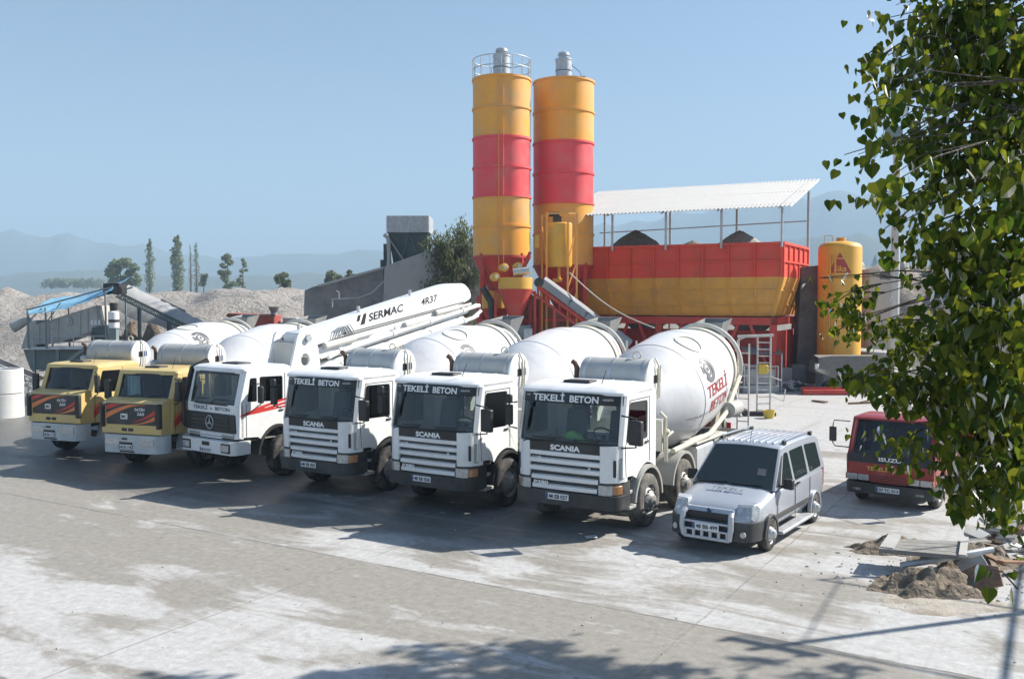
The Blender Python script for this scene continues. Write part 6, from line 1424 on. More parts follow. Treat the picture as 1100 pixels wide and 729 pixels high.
for px in (34, 60, 90, 120): k.beam(V((X_(px) - off.x, .1, 0)), V((X_(px) - off.x, .1, Z_(374))), .12).beam(V((X_(px) - off.x, 1.9, 0)), V((X_(px) - off.x, 1.9, Z_(374))), .12)
k.beam(at(62, 396, Y) - off, at(92, 374, Y) - off, .14); k.build('leg', 'machine', t)
h = MB()
for dz in (.45, .9): h.tube([V((X_(34) - off.x, 0, Z_(374) + dz * .55)), V((X_(112) - off.x, 0, Z_(373) + dz * .55))], .02, 5)
for px in (34, 55, 78, 100): h.tube([V((X_(px) - off.x, 0, Z_(374))), V((X_(px) - off.x, 0, Z_(374) + .5))], .02, 5)
h.build('hand_rail', 'galv', t)
# tarp canopy
t = thing('tarp_canopy', 'blue tarpaulin stretched over a thin sloping steel frame', 'canopy', (X_(76), Y, 0)); off = V((X_(76), Y, 0))
a, b = at(30, 333, Y) - off, at(122, 308, Y) - off
rows = []
for i in range(25):
    u = i / 24; row = []
    for j in range(11):
        v = j / 10; p = a + (b - a) * u + V((0, -.2 + 2.3 * v, .62 * v - .20 - .22 * math.sin(u * math.pi) + .05 * noise.noise(V((u * 9, v * 4, 1))) + .05 * noise.noise(V((u * 22, v * 3, 4)))))
        if j == 0: p.z -= .07 + .06 * noise.noise(V((u * 14, 2, 2)))
        row.append(p + V((0, 0, .1)))
    rows.append(row)
MB().grid(rows).build('tarpaulin', 'tarp', t, ang=60)
f = MB()
for dy in (-.1, 2.0):
    f.beam(a + V((0, dy, 0)), b + V((0, dy, 0)), .06)
    for px, py in ((31, 333), (50, 329), (114, 311)): p = at(px, py, Y) - off + V((0, dy, -.05)); f.beam(V((p.x, p.y, .0 if dy > 1 else Z_(374))), p, .06)
f.beam(at(51, 345, Y) - off, at(65, 325, Y) - off, .04).beam(at(33, 343, Y) - off, at(45, 331, Y) - off, .04)
f.build('frame', 'machine', t)
# drum and conveyor
t = thing('dust_drum', 'white drum with a black neck beside the screening machine', 'drum', (X_(122), Y, 0))
MB().lathe([(Z_(352), .22), (Z_(335), .22), (Z_(334), .15)], (0, 0, 0), (0, 0, 1), 20).build('drum_body', 'white', t)
MB().lathe([(Z_(334.5), .14), (Z_(326), .17), (Z_(325), .12)], (0, 0, 0), (0, 0, 1), 16).build('drum_neck', 'black', t); MB().lathe([(Z_(346), .225), (Z_(343), .225)], (0, 0, 0), (0, 0, 1), 20).build('drum_band', 'black', t); MB().bx(-.15, .15, -.15, .15, 0, Z_(352)).build('stand', 'machine', t)
def conveyor(name, label, A, B, w, h, m, posts, cover=None, roll=True):
    t = thing(name, label, 'conveyor', (A.x, A.y, 0)); o = V((A.x, A.y, 0)); A, B = A - o, B - o; f = MB(); up = V((0, 0, h)); sd = (B - A).cross(V((0, 0, 1))).normalized() * w / 2; N = 12
    for s in (-1, 1):
        f.beam(A + sd * s, B + sd * s, .06).beam(A + sd * s - up, B + sd * s - up, .06)
        for i in range(N): f.beam(A + (B - A) * i / N + sd * s, A + (B - A) * (i + .5) / N + sd * s - up, .035).beam(A + (B - A) * (i + .5) / N + sd * s - up, A + (B - A) * (i + 1) / N + sd * s, .035)
    for i in range(N + 1): f.beam(A + (B - A) * i / N + sd - up, A + (B - A) * i / N - sd - up, .03)
    f.build('truss', m, t)
    MB().beam(A + V((0, 0, .03)), B + V((0, 0, .03)), w * .8, .04).build('belt', 'black', t)
    for s in posts:
        p = A + (B - A) * s; MB().beam(V((p.x + sd.x, p.y + sd.y, 0)), p + sd - up, .08).build('post', m, t); MB().beam(V((p.x - sd.x, p.y - sd.y, 0)), p - sd - up, .08).build('post', m, t)
    if roll: MB().lathe([(-w * .6, .2), (w * .6, .2)], A + V((0, 0, .05)), sd, 16).bx(A.x - .4, A.x + .3, A.y - .4, A.y + .4, A.z - .1, A.z + .35).build('drive_head', 'black', t)
    if cover:
        rows = []
        for i in range(19):
            p = A + (B - A) * i / 18; n1 = .1 * noise.noise(V((i * .8, 1, 1)))
            rows.append([p - sd * 1.4 + V((0, 0, -.25 + n1)), p - sd * 1.1 + V((0, 0, .35 + n1)), p + V((0, 0, .55)), p + sd * 1.2 + V((0, 0, .3 - n1)), p + sd * 1.5 + V((0, 0, -.2))])
        MB().grid(rows).build('cover_sheet', cover, t, ang=60)
    return t
conveyor('belt_conveyor', 'dark belt conveyor leading down to the right from the blue tarpaulin', at(125, 313, 40.6), at(205, 352, 42), .8, .22, 'hopper_green', (.3, .7))
o = MB(); a, b = at(136, 313, 43), at(228, 358, 43.5); rows = []
for i in range(25):
    u = i / 24; p = a + (b - a) * u
    rows.append([p + V((-.1, -.9, -.75 - .15 * math.sin(u * 9))), p + V((0, -.7, -.1 + .06 * noise.noise(V((i * .9, 0, 3))))), p + V((.1, 0, .32 + .08 * noise.noise(V((i * .7, 3, 3))))), p + V((.15, .8, .0)), p + V((.15, 1.0, -.6))])
o = o.grid(rows).build('sheet_cover', 'sheet', None, ang=60); tag(o, 'long white sheet lying over the slope behind the dark belt conveyor', 'sheet')
o = MB().hexa([at(173, 323, 44) + V(q) for q in [(0, 0, -.35), (1.2, 0, -.95), (1.2, 1, -.95), (0, 1, -.35), (0, 0, .1), (1.15, 0, -.45), (1.15, 1, -.45), (0, 1, .1)]]).build('slab', 'concrete_dark'); tag(o, 'dark slab poking out above the white sheet', 'slab')
conveyor('lattice_conveyor', 'grey lattice conveyor at the left edge of the picture, above the concrete pipe rings', at(46, 408, 37), at(-40, 372, 38.5), .55, .4, 'galv', (.1, .8), None, False)
for i, (px, yb, yt) in enumerate(((3, 450, 422), (3, 422, 396))):
    c = gp(3, 448); zz = (0, .93)[i]
    o = MB().lathe([(0, .78), (.9, .78), (.9, .66), (0, .66), (0, .78)], (0, 0, 0), (0, 0, 1), 40, False).build('concrete_ring', 'pipe_conc', None, .015, loc=(c.x - .05, c.y, zz + .002)); tag(o, ('lower' if i == 0 else 'upper') + ' white concrete pipe ring of the stack at the left edge', 'pipe ring', 'stacked concrete rings')
def pile(name, c, w, d, h, m, label, cat, seed, sc=2.2, rough=.45):
    rows = []; n = 40
    for i in range(15):
        r = 1 - i / 14
        rows.append([V((w * r * math.cos(a) * (1 + .34 * noise.fractal(V((math.cos(a) * 1.6, math.sin(a) * 1.6, seed)), 1, 2, 4)), d * r * math.sin(a) * (1 + .34 * noise.fractal(V((math.cos(a) * 1.6, math.sin(a) * 1.6, seed)), 1, 2, 4)), 0)) for a in [k * 2 * math.pi / n for k in range(n)]])
    for i, row in enumerate(rows):
        for p in row:
            q = V((p.x * sc, p.y * sc, seed)); e = sstep(0, .45, i / 14)
            p.z = h * (sstep(0, 1, i / 14) * .8 + e * rough * noise.fractal(q, 1, 2, 4)) - (.03 if i == 0 else 0)
            if i > 0: p.z = max(.0, p.z)
    o = MB().grid(rows, True, False, True).build(name, m, None, ang=180, loc=c); tag(o, label, cat); return o
pile('sand_pile', (-18.6, 45.4, 0), 3.6, 2.2, 3.6, 'mound', 'brown sand pile behind the dark belt conveyor', 'sand pile', 11, 1.4, .4)
c = gp(26, 440); pile('sand_pile', (c.x + 1.0, c.y + 5, 0), 1.8, 2.2, 1.6, 'sand', 'small pale sand pile between the concrete rings and the left yellow truck', 'sand pile', 3)

# ------------------------------------------------------------------ right background clutter
Yc = 46.0
def L(px, py, Y=Yc): return at(px, py, Y)
c = L(905, 400, 44.2); t = thing('covered_machine', 'machine under a stiff grey canvas cover, at the foot of the tall yellow tank', 'machine', (c.x, 44.2, 0))
MB().bx(-1.0, 1.3, -.3, .9, .15, 1.2).bx(-1.2, -.6, -.2, .5, .9, 1.4).build('engine', 'machine', t, .03)
rows = []
for i in range(13):
    u = i / 12; x = -1.25 + 2.75 * u; w = .06 * noise.noise(V((i, 2, 2)))
    rows.append([V((x - .25, -.65, .75 + (0 if u > .3 else (.3 - u) * 1.2) + w)), V((x - .05, -.5, 1.2 + w)), V((x, -.3, 1.68 + min(u, .22) * .4)), V((x, .4, 1.78)), V((x, 1.0, 1.5)), V((x, 1.1, .9))])
MB().grid(rows).build('canvas_cover', 'canvas', t, ang=45)
MB().lathe([(0, .1), (.25, .1)], (-1.35, -.4, 1.15), (0, 0, 1), 10).build('lamp', 'white', t)
for g in (-.8, .9):
    MB().lathe([(-.1, .3), (.1, .3)], (g, -.35, .3), (0, 1, 0), 18).build('wheel', 'tyre', t)
c = L(890, 417, 43.2); o = MB().beam(V((c.x - 1.2, 43.2, .12)), V((c.x + 1.1, 43.2, .14)), .3, .22).beam(V((c.x - 1.2, 43.4, .2)), V((c.x + 1.1, 43.4, .2)), .1, .3).build('steel_beam', 'plant_red', None, .02); tag(o, 'red steel beam lying on the ground before the canvas covered machine', 'beam')
c = L(938, 392, 47); t = thing('work_shelter', 'small shelter with a flat pale roof beside the canvas covered machine', 'shelter', (c.x, 47, 0))
MB().hexa([V(q) for q in [(-1.4, -.9, 1.85), (1.6, -.9, 1.6), (1.6, 1.0, 1.7), (-1.4, 1.0, 1.95), (-1.4, -.9, 1.92), (1.6, -.9, 1.67), (1.6, 1.0, 1.77), (-1.4, 1.0, 2.02)]]).build('roof', 'sheet', t)
for x, y in ((-1.3, -.8), (1.4, -.8), (1.4, .9), (-1.3, .9)): MB().beam((x, y, 0), (x, y, 1.75), .07).build('post', 'plank', t)
MB().bx(-1.2, -.2, .3, .8, .0, 1.2).bx(.1, 1.2, .4, .85, 0, .8).build('workbench', 'wood', t)
for i, (px, py, h, m, lb) in enumerate([(842, 392, 1.05, 'concrete_grey', 'paler of two grey blocks left of the dark pier'), (856, 391, 1.2, 'concrete_dark', 'darker of two grey blocks, against the dark pier')]):
    c = L(px, py, 46.2); o = MB().bx(-.34, .34, -.3, .3, 0, h).build('concrete_block', m, None, .03, loc=(c.x, 46.2, 0)); tag(o, lb, 'block', 'grey blocks by the pier')
c = L(815, 405, 44.5); t = thing('wire_cage', 'grey mesh cage on a pale base, behind the ladder stand', 'cage', (c.x, 44.5, 0))
MB().bx(-.85, .85, -.5, .5, 0, .35).build('base', 'concrete_grey', t, .02)
g = MB()
for i in range(13): g.beam((-.8 + i * .133, -.45, .35), (-.8 + i * .133, -.45, 1.25), .015)
for i in range(8): g.beam((-.8, -.45, .35 + i * .128), (.8, -.45, .35 + i * .128), .015)
for x in (-.8, .8):
    for y in (-.45, .45): g.beam((x, y, .3), (x, y, 1.28), .05)
g.beam((-.8, -.45, 1.26), (.8, -.45, 1.26), .04).beam((-.8, .45, 1.26), (.8, .45, 1.26), .04).beam((-.8, -.45, 1.26), (-.8, .45, 1.26), .04).beam((.8, -.45, 1.26), (.8, .45, 1.26), .04).build('mesh_side', 'galv', t); MB().bx(-.7, .7, -.3, .4, .35, 1.1).build('load', 'machine_pale', t, .04)
c = L(820, 378, 45); t = thing('sheet_awning', 'small corrugated awning on two thin posts before the red bin frame', 'awning', (c.x, 45, 0))
mb = MB(); mb.grid([[V((-.95 + 1.75 * i / 36, y, z + (.02 if i % 2 else -.02))) for i in range(37)] for y, z in ((-.7, 1.82), (.6, 2.12))]); mb.build('roof_sheet', 'sheet', t, ang=20)
for x in (-.85, .72): MB().beam((x, -.6, 0), (x, -.6, 1.84), .06).build('post', 'galv', t)
rng = random.Random(5); cc = L(847, 414, 45.2)
for i in range(9):
    x, y = cc.x + rng.uniform(-.55, .5), 45.2 + rng.uniform(-.4, .4); a = rng.uniform(-.6, .6); z = .07 + .13 * (i // 4)
    o = MB().lathe([(-.45, .07), (.45, .07), (.45, .05), (-.45, .05), (-.45, .07)], (0, 0, 0), (math.sin(a), -math.cos(a), .05), 12, False).build('plastic_pipe', 'white', None, loc=(x, y, z)); tag(o, 'short white pipe in the loose heap before the grey blocks', 'pipe', 'white pipes in a loose heap')
rows = [[V((-.6 + 1.3 * i / 14, -.5 + j * .12, .33 + .16 * noise.noise(V((i * .5, j * .6, 3))) - .02 * abs(i - 7))) for i in range(15)] for j in range(9)]
o = MB().grid(rows).build('plastic_sheet', 'white_drum', None, ang=30, loc=(cc.x + .2, 45.3, .12)); tag(o, 'crumpled pale plastic sheet over the heap of white pipes', 'sheet')
# ladder stand
c = gp(818, 446); t = thing('ladder_stand', 'white tubular ladder stand with a yellow box at half height, behind the nearest mixer drum', 'ladder', (c.x, c.y, 0)); k = c.y / F
zt = at(818, 360, c.y).z; l = MB()
for x in (-.18, .32): l.tube([(x, 0, 0), (x, 0, zt)], .034, 8)
for i in range(11): l.tube([(-.18, 0, .2 + i * .26), (.32, 0, .2 + i * .26)], .022, 6)
l.build('ladder', 'offwhite', t)
f = MB().tube([(-.95, 0, zt - .05), (.42, 0, zt)], .05, 8).tube([(-.9, .5, zt - .6), (-.9, .2, zt - .2), (-.5, 0, zt)], .03, 6).tube([(.32, 0, 1.5), (.75, 0, 1.35)], .025, 6).tube([(.32, 0, .75), (.85, 0, .55), (.9, 0, 1.0)], .025, 6).tube([(-.9, 0, zt - .05), (-.9, .0, .3)], .03, 6)
f.build('frame', 'offwhite', t); MB().bx(-.14, .22, -.12, .12, 1.6, 1.95).build('yellow_box', 'bucket', t, .04)
MB().bx(-.5, .5, -.25, .25, .0, .14).build('foot', 'black', t, .02)
c = gp(826, 449); o = MB().lathe([(0, .01), (0, .17), (.3, .23), (.3, .20), (.03, .15), (.03, .01)], (0, 0, 0), (0, 0, 1), 20, False).build('bucket', 'bucket', None, ang=30, loc=c); tag(o, 'yellow plastic bucket on the ground at the foot of the ladder stand', 'bucket')
c = gp(787, 446); t = thing('wheel_dolly', 'low dark wheeled dolly on the ground left of the yellow bucket', 'dolly', c)
MB().bx(-.5, .5, -.25, .25, .18, .26).build('deck', 'dark', t)
for x in (-.4, .4): MB().lathe([(-.04, .11), (.04, .11)], (x, -.25, .11), (0, 1, 0), 12).build('wheel', 'tyre', t)
for i, (p, q, lb) in enumerate([((873, 431), (888, 433), 'short brown plank on the pale concrete, left of two'), ((912, 434), (940, 433), 'longer plank on the pale concrete, right of two')]):
    a, b = gp(*p), gp(*q); o = MB().beam(a + V((0, 0, .04)), b + V((0, 0, .06)), .16, .06).build('plank', 'wood'); tag(o, lb, 'plank')
c = L(990, 398, 46.5); t = thing('timber_frame', 'brown glazed timber frame behind the red truck, among the leaves', 'frame', (c.x, 46.5, 0))
MB().bx(-.9, .9, 0, .08, .1, .2).bx(-.9, .9, 0, .08, 1.8, 1.9).bx(-.9, -.82, 0, .08, .2, 1.8).bx(-.05, .05, 0, .08, .2, 1.8).bx(.82, .9, 0, .08, .2, 1.8).build('frame', 'wood', t); MB().bx(-.82, .82, .03, .04, .2, 1.8).build('pane', 'glass', t)
for i, x in enumerate((1000, 1012)):
    c = L(x, 408, 45); o = MB().lathe([(0, .3), (.28, .3), (.3, .31), (.32, .3), (.6, .3), (.62, .29), (.9, .29), (.9, .01)], (0, 0, 0), (0, 0, 1), 24).build('steel_drum', 'white', None, loc=(c.x, 45, 0)); tag(o, 'white steel drum standing behind the leaves above the red truck', 'drum', 'white drums behind the red truck')

# ------------------------------------------------------------------ heaps of soil and debris in the right foreground
c = gp(1003, 634); pile('soil_mound', (c.x, c.y + .1, .003), 1.0, .62, .33, 'mound', 'brown crumbly soil mound in front of the board pile', 'soil mound', 2, 4.5, .55)
c = gp(1000, 640); pile('sand_spill', (c.x, c.y - .35, .002), 1.1, .5, .02, 'spill', 'thin brown sandy spill spread before the crumbly soil mound', 'sand spill', 8, 2)
c = gp(962, 592); pile('soil_mound', (c.x, c.y + .1, .003), .95, .45, .30, 'mound', 'grey soil mound under the left end of the boards', 'soil mound', 5, 4.5, .4)
c = gp(1040, 602); pile('soil_mound', (c.x, c.y, .003), 1.05, .6, .35, 'mound', 'low soil mound under the right end of the boards, beside the pipe', 'soil mound', 6, 4.2, .5)
A, B, D_, E_ = gp(944, 589, .36), gp(1038, 598, .40), gp(1040, 581, .42), gp(952, 578, .40)
t = thing('board_panel', 'grey board panel lying flat across the two soil mounds', 'panel', (A + B + D_ + E_) / 4); o = (A + B + D_ + E_) / 4
def lerp2(u, v): return (A * (1 - u) + B * u) * (1 - v) + (E_ * (1 - u) + D_ * u) * v - o
for i in range(4):
    v0, v1 = i / 4 + .01, (i + 1) / 4 - .01; s = MB().hexa([lerp2(0, v0) - V((0, 0, .03)), lerp2(1, v0) - V((0, 0, .03)), lerp2(1, v1) - V((0, 0, .03)), lerp2(0, v1) - V((0, 0, .03)), lerp2(0, v0), lerp2(1, v0), lerp2(1, v1), lerp2(0, v1)]); s.build('board', 'plank', t)
s = MB()
for u in (.06, .13, .96): s.beam(lerp2(u, -.08) + V((0, 0, .03)), lerp2(u, 1.1) + V((0, 0, .03)), .11, .05)
s.build('batten', 'machine_pale', t)
o = MB().beam(gp(944, 590.5, .38), gp(1040, 599, .38), .06, .07).build('lath', 'plank'); tag(o, 'long pale lath along the front edge of the board panel', 'lath')
o = MB().tube([gp(968, 607, .15), gp(1010, 600, .26), gp(1066, 590, .36)], .055, 10).build('grey_pipe', 'galv'); tag(o, 'long grey pipe leaning on the soil in front of the board panel', 'pipe')
o = MB().panel([(-.32, -.2), (.3, -.24), (.34, .1), (.05, .26), (-.3, .18)], [], plane(gp(1051, 620, .16), (.75, -.5, .45), (.1, .75, .5)), .05).build('slate_shard', 'wood', None, .01); tag(o, 'upright brown broken shard beside the crumbly mound', 'shard')
o = MB().panel([(-.22, -.14), (.2, -.2), (.24, .12), (-.16, .2)], [], plane(gp(1044, 608, .22), (.8, -.2, .5), (-.2, .8, .5)), .04).build('slate_shard', 'tile', None, .01); tag(o, 'pale broken shard standing above the brown one', 'shard')
rng = random.Random(9)
for i in range(46):
    p = gp(rng.uniform(1036, 1120), rng.uniform(566, 606)); s = rng.uniform(.10, .34); n_ = rng.randint(4, 6)
    pts = [(s * math.cos(k * 6.283 / n_ + rng.uniform(-.3, .3)) * rng.uniform(.7, 1.2), s * .7 * math.sin(k * 6.283 / n_) * rng.uniform(.7, 1.2)) for k in range(n_)]
    tl = Matrix.Rotation(rng.uniform(0, 6.28), 3, 'Z') @ Matrix.Rotation(rng.uniform(-.5, .5), 3, 'X') @ Matrix.Rotation(rng.uniform(-.4, .4), 3, 'Y'); th = rng.uniform(.03, .08); zc = .06 + rng.random() * .16
    o = MB().panel(pts, [], lambda a, b, dd: tl @ V((a, b, -dd)), th).build('debris_piece', rng.choice(['tile', 'tile', 'machine_pale', 'wood', 'plank']), None, .006, loc=(p.x, p.y, zc)); tag(o, 'broken slab piece in the rubble at the right edge behind the soil mounds', 'debris', 'broken pieces at the right edge')
for i, (p, q, m, lb) in enumerate([((1040, 583), (1062, 581), 'plank', 'pale stick at the right end of the board panel'), ((1048, 590), (1080, 606), 'wood', 'curved brown strip lying in the rubble'), ((1075, 603), (1112, 604), 'rust', 'rust brown strip on the ground right of the rubble')]):
    o = MB().beam(gp(*p, .25), gp(*q, .12), .12, .04).build('loose_strip', m); tag(o, lb, 'strip')
o = MB().hexa([gp(x, y, z) for z in (0.01, .04) for x, y in ((630, 578), (642, 577), (640, 574), (628, 575))]).build('paper_scrap', 'white', None); tag(o, 'small white scrap lying in the shade below the nearest mixer', 'scrap')

# loose stones strewn over the yard: nobody could count them
rng = random.Random(55); mb = MB()
for i in range(560):
    if i < 180: p = gp(rng.uniform(-40, 1140), 440 + 300 * rng.random() ** 1.3)
    else: a = rng.uniform(0, 6.28); r = abs(rng.gauss(0, .9)); q = gp(1010, 618); p = V((q.x + r * 1.5 * math.cos(a), q.y + r * math.sin(a), 0))
    s = rng.uniform(.008, .026) * (.8 if i < 180 else 1.2); ps = [V((s * rng.uniform(.6, 1.3) * math.cos(k * 1.257 + .3), s * rng.uniform(.6, 1.3) * math.sin(k * 1.257 + .3), 0)) for k in range(5)]
    mb.grid([[p + q + V((0, 0, -.002)) for q in ps], [p + q * .9 + V((0, 0, s * .5)) for q in ps], [p + q * .4 + V((0, 0, s * .85)) for q in ps]], True, False, True)
o = mb.build('gravel', 'tile', merge=False, ang=20); o['kind'] = 'stuff'

# ------------------------------------------------------------------ poles and wires right of the picture (their shadows cross the yard)
def up(g, h): return V((g.x + SH.x * h, g.y + SH.y * h, h))
SH = SUN * (1 / SUN.z)
t = thing('utility_pole', 'wooden utility pole just outside the right edge, casting the long straight shadow', 'pole', (0, 0, 0))
top = up(gp(806, 697), 7.6); t.location = (top.x, top.y, 0)
MB().lathe([(0, .085), (7.6, .06)], (0, 0, 0), (0, 0, 1), 12).build('pole_shaft', 'bark', t); MB().beam((-.5, .32, 7.35), (.5, -.32, 7.35), .1).build('crossarm', 'bark', t)
for s in (-.42, .42): MB().lathe([(0, .03), (.06, .05), (.1, .05), (.14, .02)], (s, -s * .64, 7.4), (0, 0, 1), 10).build('insulator', 'galv', t)
def wire(p, q, h0, h1, r, label, sag=.0, ext=0.0):
    a, b = up(gp(*p), h0), up(gp(*q), h1); d = b - a; a = a - d * .0; b = b + d * ext
    o = MB().tube([a + (b - a) * i / 16 - V((0, 0, sag * math.sin(math.pi * i / 16))) for i in range(17)], r, 6).build('power_cable', 'cable'); tag(o, label, 'cable', 'overhead cables right of the picture')
wire((795, 681), (1003, 722), 7.55, 7.5, .03, 'overhead cable running from the pole top toward the viewer', 0, 1.0)
wire((878, 622), (1100, 655), 6.8, 6.2, .028, 'overhead cable passing beyond the pole', .0, .8)
wire((884, 622), (985, 616), 6.8, 6.6, .028, 'short overhead cable branching beyond the pole', 0, .5)
wire((1106, 545), (1079, 729), 5.6, 5.6, .045, 'thick overhead cable close to the right edge', 0, .3)
wire((903, 622), (862, 690), 6.8, 7.5, .016, 'thin cable linking the two groups of overhead cables', .0, 0)

# ------------------------------------------------------------------ near poplar
def heart(mb, p, down, nrm, s, fold, rng):
    """one leaf hanging from p: 8 points, folded along its midrib"""
    d = down.normalized(); n = (nrm - d * nrm.dot(d)).normalized(); w = d.cross(n)
    pr = [(0.0, .0), (-.08, .28), (.10, .47), (.36, .45), (.66, .26), (1.0, .0)]
    mid = [p + d * (s * a) for a in (0, .35, .66, 1.0)]
    for sg in (-1, 1):
        e = [p + d * (s * a) + w * (sg * s * b) + n * (s * b * fold + s * .06 * a * rng.uniform(-1, 1)) for a, b in pr]
        b0 = len(mb.v); mb.v += [tuple(q) for q in (mid[0], mid[1], mid[2], mid[3], e[1], e[2], e[3], e[4])]
        f = [(0, 4, 5, 1), (1, 5, 6, 2), (2, 6, 7), (2, 7, 3)]
        if sg < 0: f = [tuple(reversed(q)) for q in f]
        for q in f: mb.f.append(tuple(b0 + i for i in q))

def near_tree():
    rng = random.Random(21); base = V((4.9, 5.4, 0)); t = thing('poplar_tree', 'leafy green tree whose heart-shaped leaves fill the right side of the picture', 'tree', base)
    tr = MB().tube([(0, 0, -.02), (.05, .05, 1.5), (-.1, .1, 3.2), (.0, .0, 5.2), (-.05, .1, 7.2), (0, .05, 8.6)], [.19, .165, .14, .11, .07, .03], 12); tr.build('trunk', 'bark', t)
    br = MB(); lf = MB()
    # px, py, rx, ry, depth, number of leaves, leaf size
    blobs = [(1045, 15, 62, 26, 4.8, 120, .075), (962, 6, 46, 10, 4.6, 38, .07), (985, 38, 40, 26, 4.7, 66, .075), (1075, 55, 40, 40, 4.4, 95, .08), (1020, 60, 40, 30, 5.2, 75, .07),
             (934, 92, 19, 30, 3.9, 20, .085), (950, 58, 22, 14, 4.3, 18, .075), (975, 92, 32, 28, 4.6, 62, .08), (1010, 105, 34, 30, 5.0, 65, .075), (1062, 110, 46, 46, 4.6, 120, .085),
             (940, 130, 14, 15, 4.4, 12, .08), (922, 166, 14, 9, 4.1, 8, .08), (945, 168, 12, 14, 4.3, 11, .075), (990, 150, 34, 30, 4.7, 70, .08), (1050, 175, 48, 42, 4.4, 120, .09), (1085, 200, 24, 50, 3.5, 48, .09), 
             (934, 206, 15, 15, 3.9, 15, .08), (962, 214, 17, 14, 4.3, 18, .08), (1000, 205, 26, 24, 5.0, 36, .075), (1055, 245, 50, 34, 4.6, 100, .085), (960, 247, 15, 13, 4.3, 14, .08), (985, 262, 22, 18, 4.6, 34, .08), 
             (1010, 290, 34, 22, 4.8, 66, .08), (1065, 300, 42, 34, 4.3, 95, .09), (1030, 335, 30, 26, 4.3, 60, .09), (1080, 350, 30, 40, 3.9, 66, .09),
             (885, 299, 5, 6, 5.2, 5, .07), (889, 318, 11, 11, 5.2, 18, .07), (905, 330, 13, 9, 5.2, 17, .07), (925, 342, 18, 11, 5.1, 22, .07), (893, 354, 12, 8, 5.2, 13, .07), (915, 357, 10, 8, 5.2, 9, .07), (950, 362, 18, 13, 5.0, 26, .075), (975, 380, 22, 16, 5.0, 38, .075), (1005, 375, 24, 18, 4.8, 38, .08), (962, 395, 20, 9, 5, 18, .075),
             (912, 409, 8, 7, 4.6, 8, .08), (930, 414, 18, 11, 4.6, 26, .08), (962, 412, 24, 14, 4.7, 44, .08), (1000, 412, 28, 16, 4.7, 50, .08), (945, 430, 14, 9, 4.7, 16, .08), (985, 432, 22, 10, 4.7, 24, .075), (1045, 400, 36, 30, 4.3, 90, .09), (1034, 445, 24, 18, 4.6, 42, .08),
             (1075, 430, 28, 44, 4.0, 80, .09), (1060, 480, 34, 30, 4.3, 85, .085), (1036, 480, 14, 20, 4.6, 16, .075), (1084, 515, 18, 34, 4.0, 60, .08), (1056, 525, 20, 28, 4.3, 56, .085), (1055, 552, 10, 14, 4.2, 18, .08),
             (943, 474, 15, 10, 4.6, 12, .075), (966, 496, 13, 12, 4.6, 13, .075), (978, 482, 9, 8, 4.6, 7, .07), (1014, 470, 8, 12, 4.6, 6, .07), (1093, 632, 6, 8, 3.6, 3, .07)]
    hubs = []
    for z, a, ln in [(7.6, (-1.3, -.7), .3), (6.9, (-1.6, -.8), .4), (6.2, (-1.6, -.9), .3), (5.6, (-1.8, -.6), .2), (4.9, (-1.7, -.9), .2), (4.3, (-1.7, -.6), .1), (3.7, (-1.8, -.8), 0), (3.1, (-1.6, -1.0), -.2)]:
        p0 = V((0, .08, z - .4)); p1 = V((a[0] * .5, a[1] * .5, z)); p2 = V((a[0], a[1], z + ln)); br.tube([p0, p0 * .5 + p1 * .5 + V((0, 0, .05)), p1, p2], [.045, .036, .024, .012], 7); hubs += [p1, (p1 + p2) / 2, p2]
    for px, py, rx, ry, Y, n, s in blobs:
        c = at(px, py, Y) - base; h = min(hubs, key=lambda q: (q - c).length + (3 if q.x < c.x - .1 else 0)); m = (h + c) / 2 + V((0, rng.uniform(-.2, .2), .22 + .25 * rng.random()))
        path = [h * (1 - u) ** 2 + m * 2 * u * (1 - u) + c * u * u + V((0, rng.gauss(0, .05), rng.gauss(0, .045))) * math.sin(math.pi * u) for u in [k / 6 for k in range(7)]]
        br.tube(path, [.0075 - .001 * k for k in range(7)], 5)
        tw = []
        for k in range(max(2, n // 9)):
            e = c + V((rng.uniform(-1, 1) * rx, 0, rng.uniform(-1, 1) * ry)) * (Y / F) + V((0, rng.uniform(-.28, .28), 0)); q = path[rng.randint(3, 6)]; br.tube([q, (q + e) / 2 + V((0, 0, .03)), e], [.005, .004, .002], 4, False); tw.append((q, e))
        for k in range(int(n * (2.3 if px < 1000 else 3.3))):
            if rng.random() < .75:
                q, e = rng.choice(tw); u = rng.random() ** .6; p = q + (e - q) * u + V((rng.gauss(0, .035), rng.gauss(0, .06), rng.gauss(0, .035)))
            else:
                r = math.sqrt(rng.random()); a = rng.uniform(0, 6.283); p = c + V((rx * r * math.cos(a), 0, ry * r * math.sin(a))) * (Y / F) + V((0, rng.uniform(-.35, .35), 0))
            dn = V((rng.gauss(0, .45), rng.gauss(0, .45), -1)); nm = V((rng.gauss(0, 1), rng.gauss(0, 1) - .5, rng.gauss(0, .5)))
            heart(lf, p, dn, nm, s * rng.uniform(.36, .74) * (1.5 if rng.random() < .12 else 1), rng.uniform(-.1, .45), rng)
    # the rest of the crown, outside the picture, round the trunk
    for k in range(1500):
        a = rng.uniform(0, 6.283); z = rng.uniform(2.2, 9.0); r = 1.7 * math.sqrt(rng.random()) * math.sin(math.pi * min(1, max(.12, (z - 1.6) / 8.2)))
        p = V((r * math.cos(a) + .35, r * math.sin(a) + .2, z))
        heart(lf, p, V((rng.gauss(0, .45), rng.gauss(0, .45), -1)), V((rng.gauss(0, 1), rng.gauss(0, 1), rng.gauss(0, .5))), .1, .2, rng)
    br.build('branch', 'bark', t); lf.build('foliage', 'leaf', t, merge=False, recalc=False, ang=180)
near_tree()

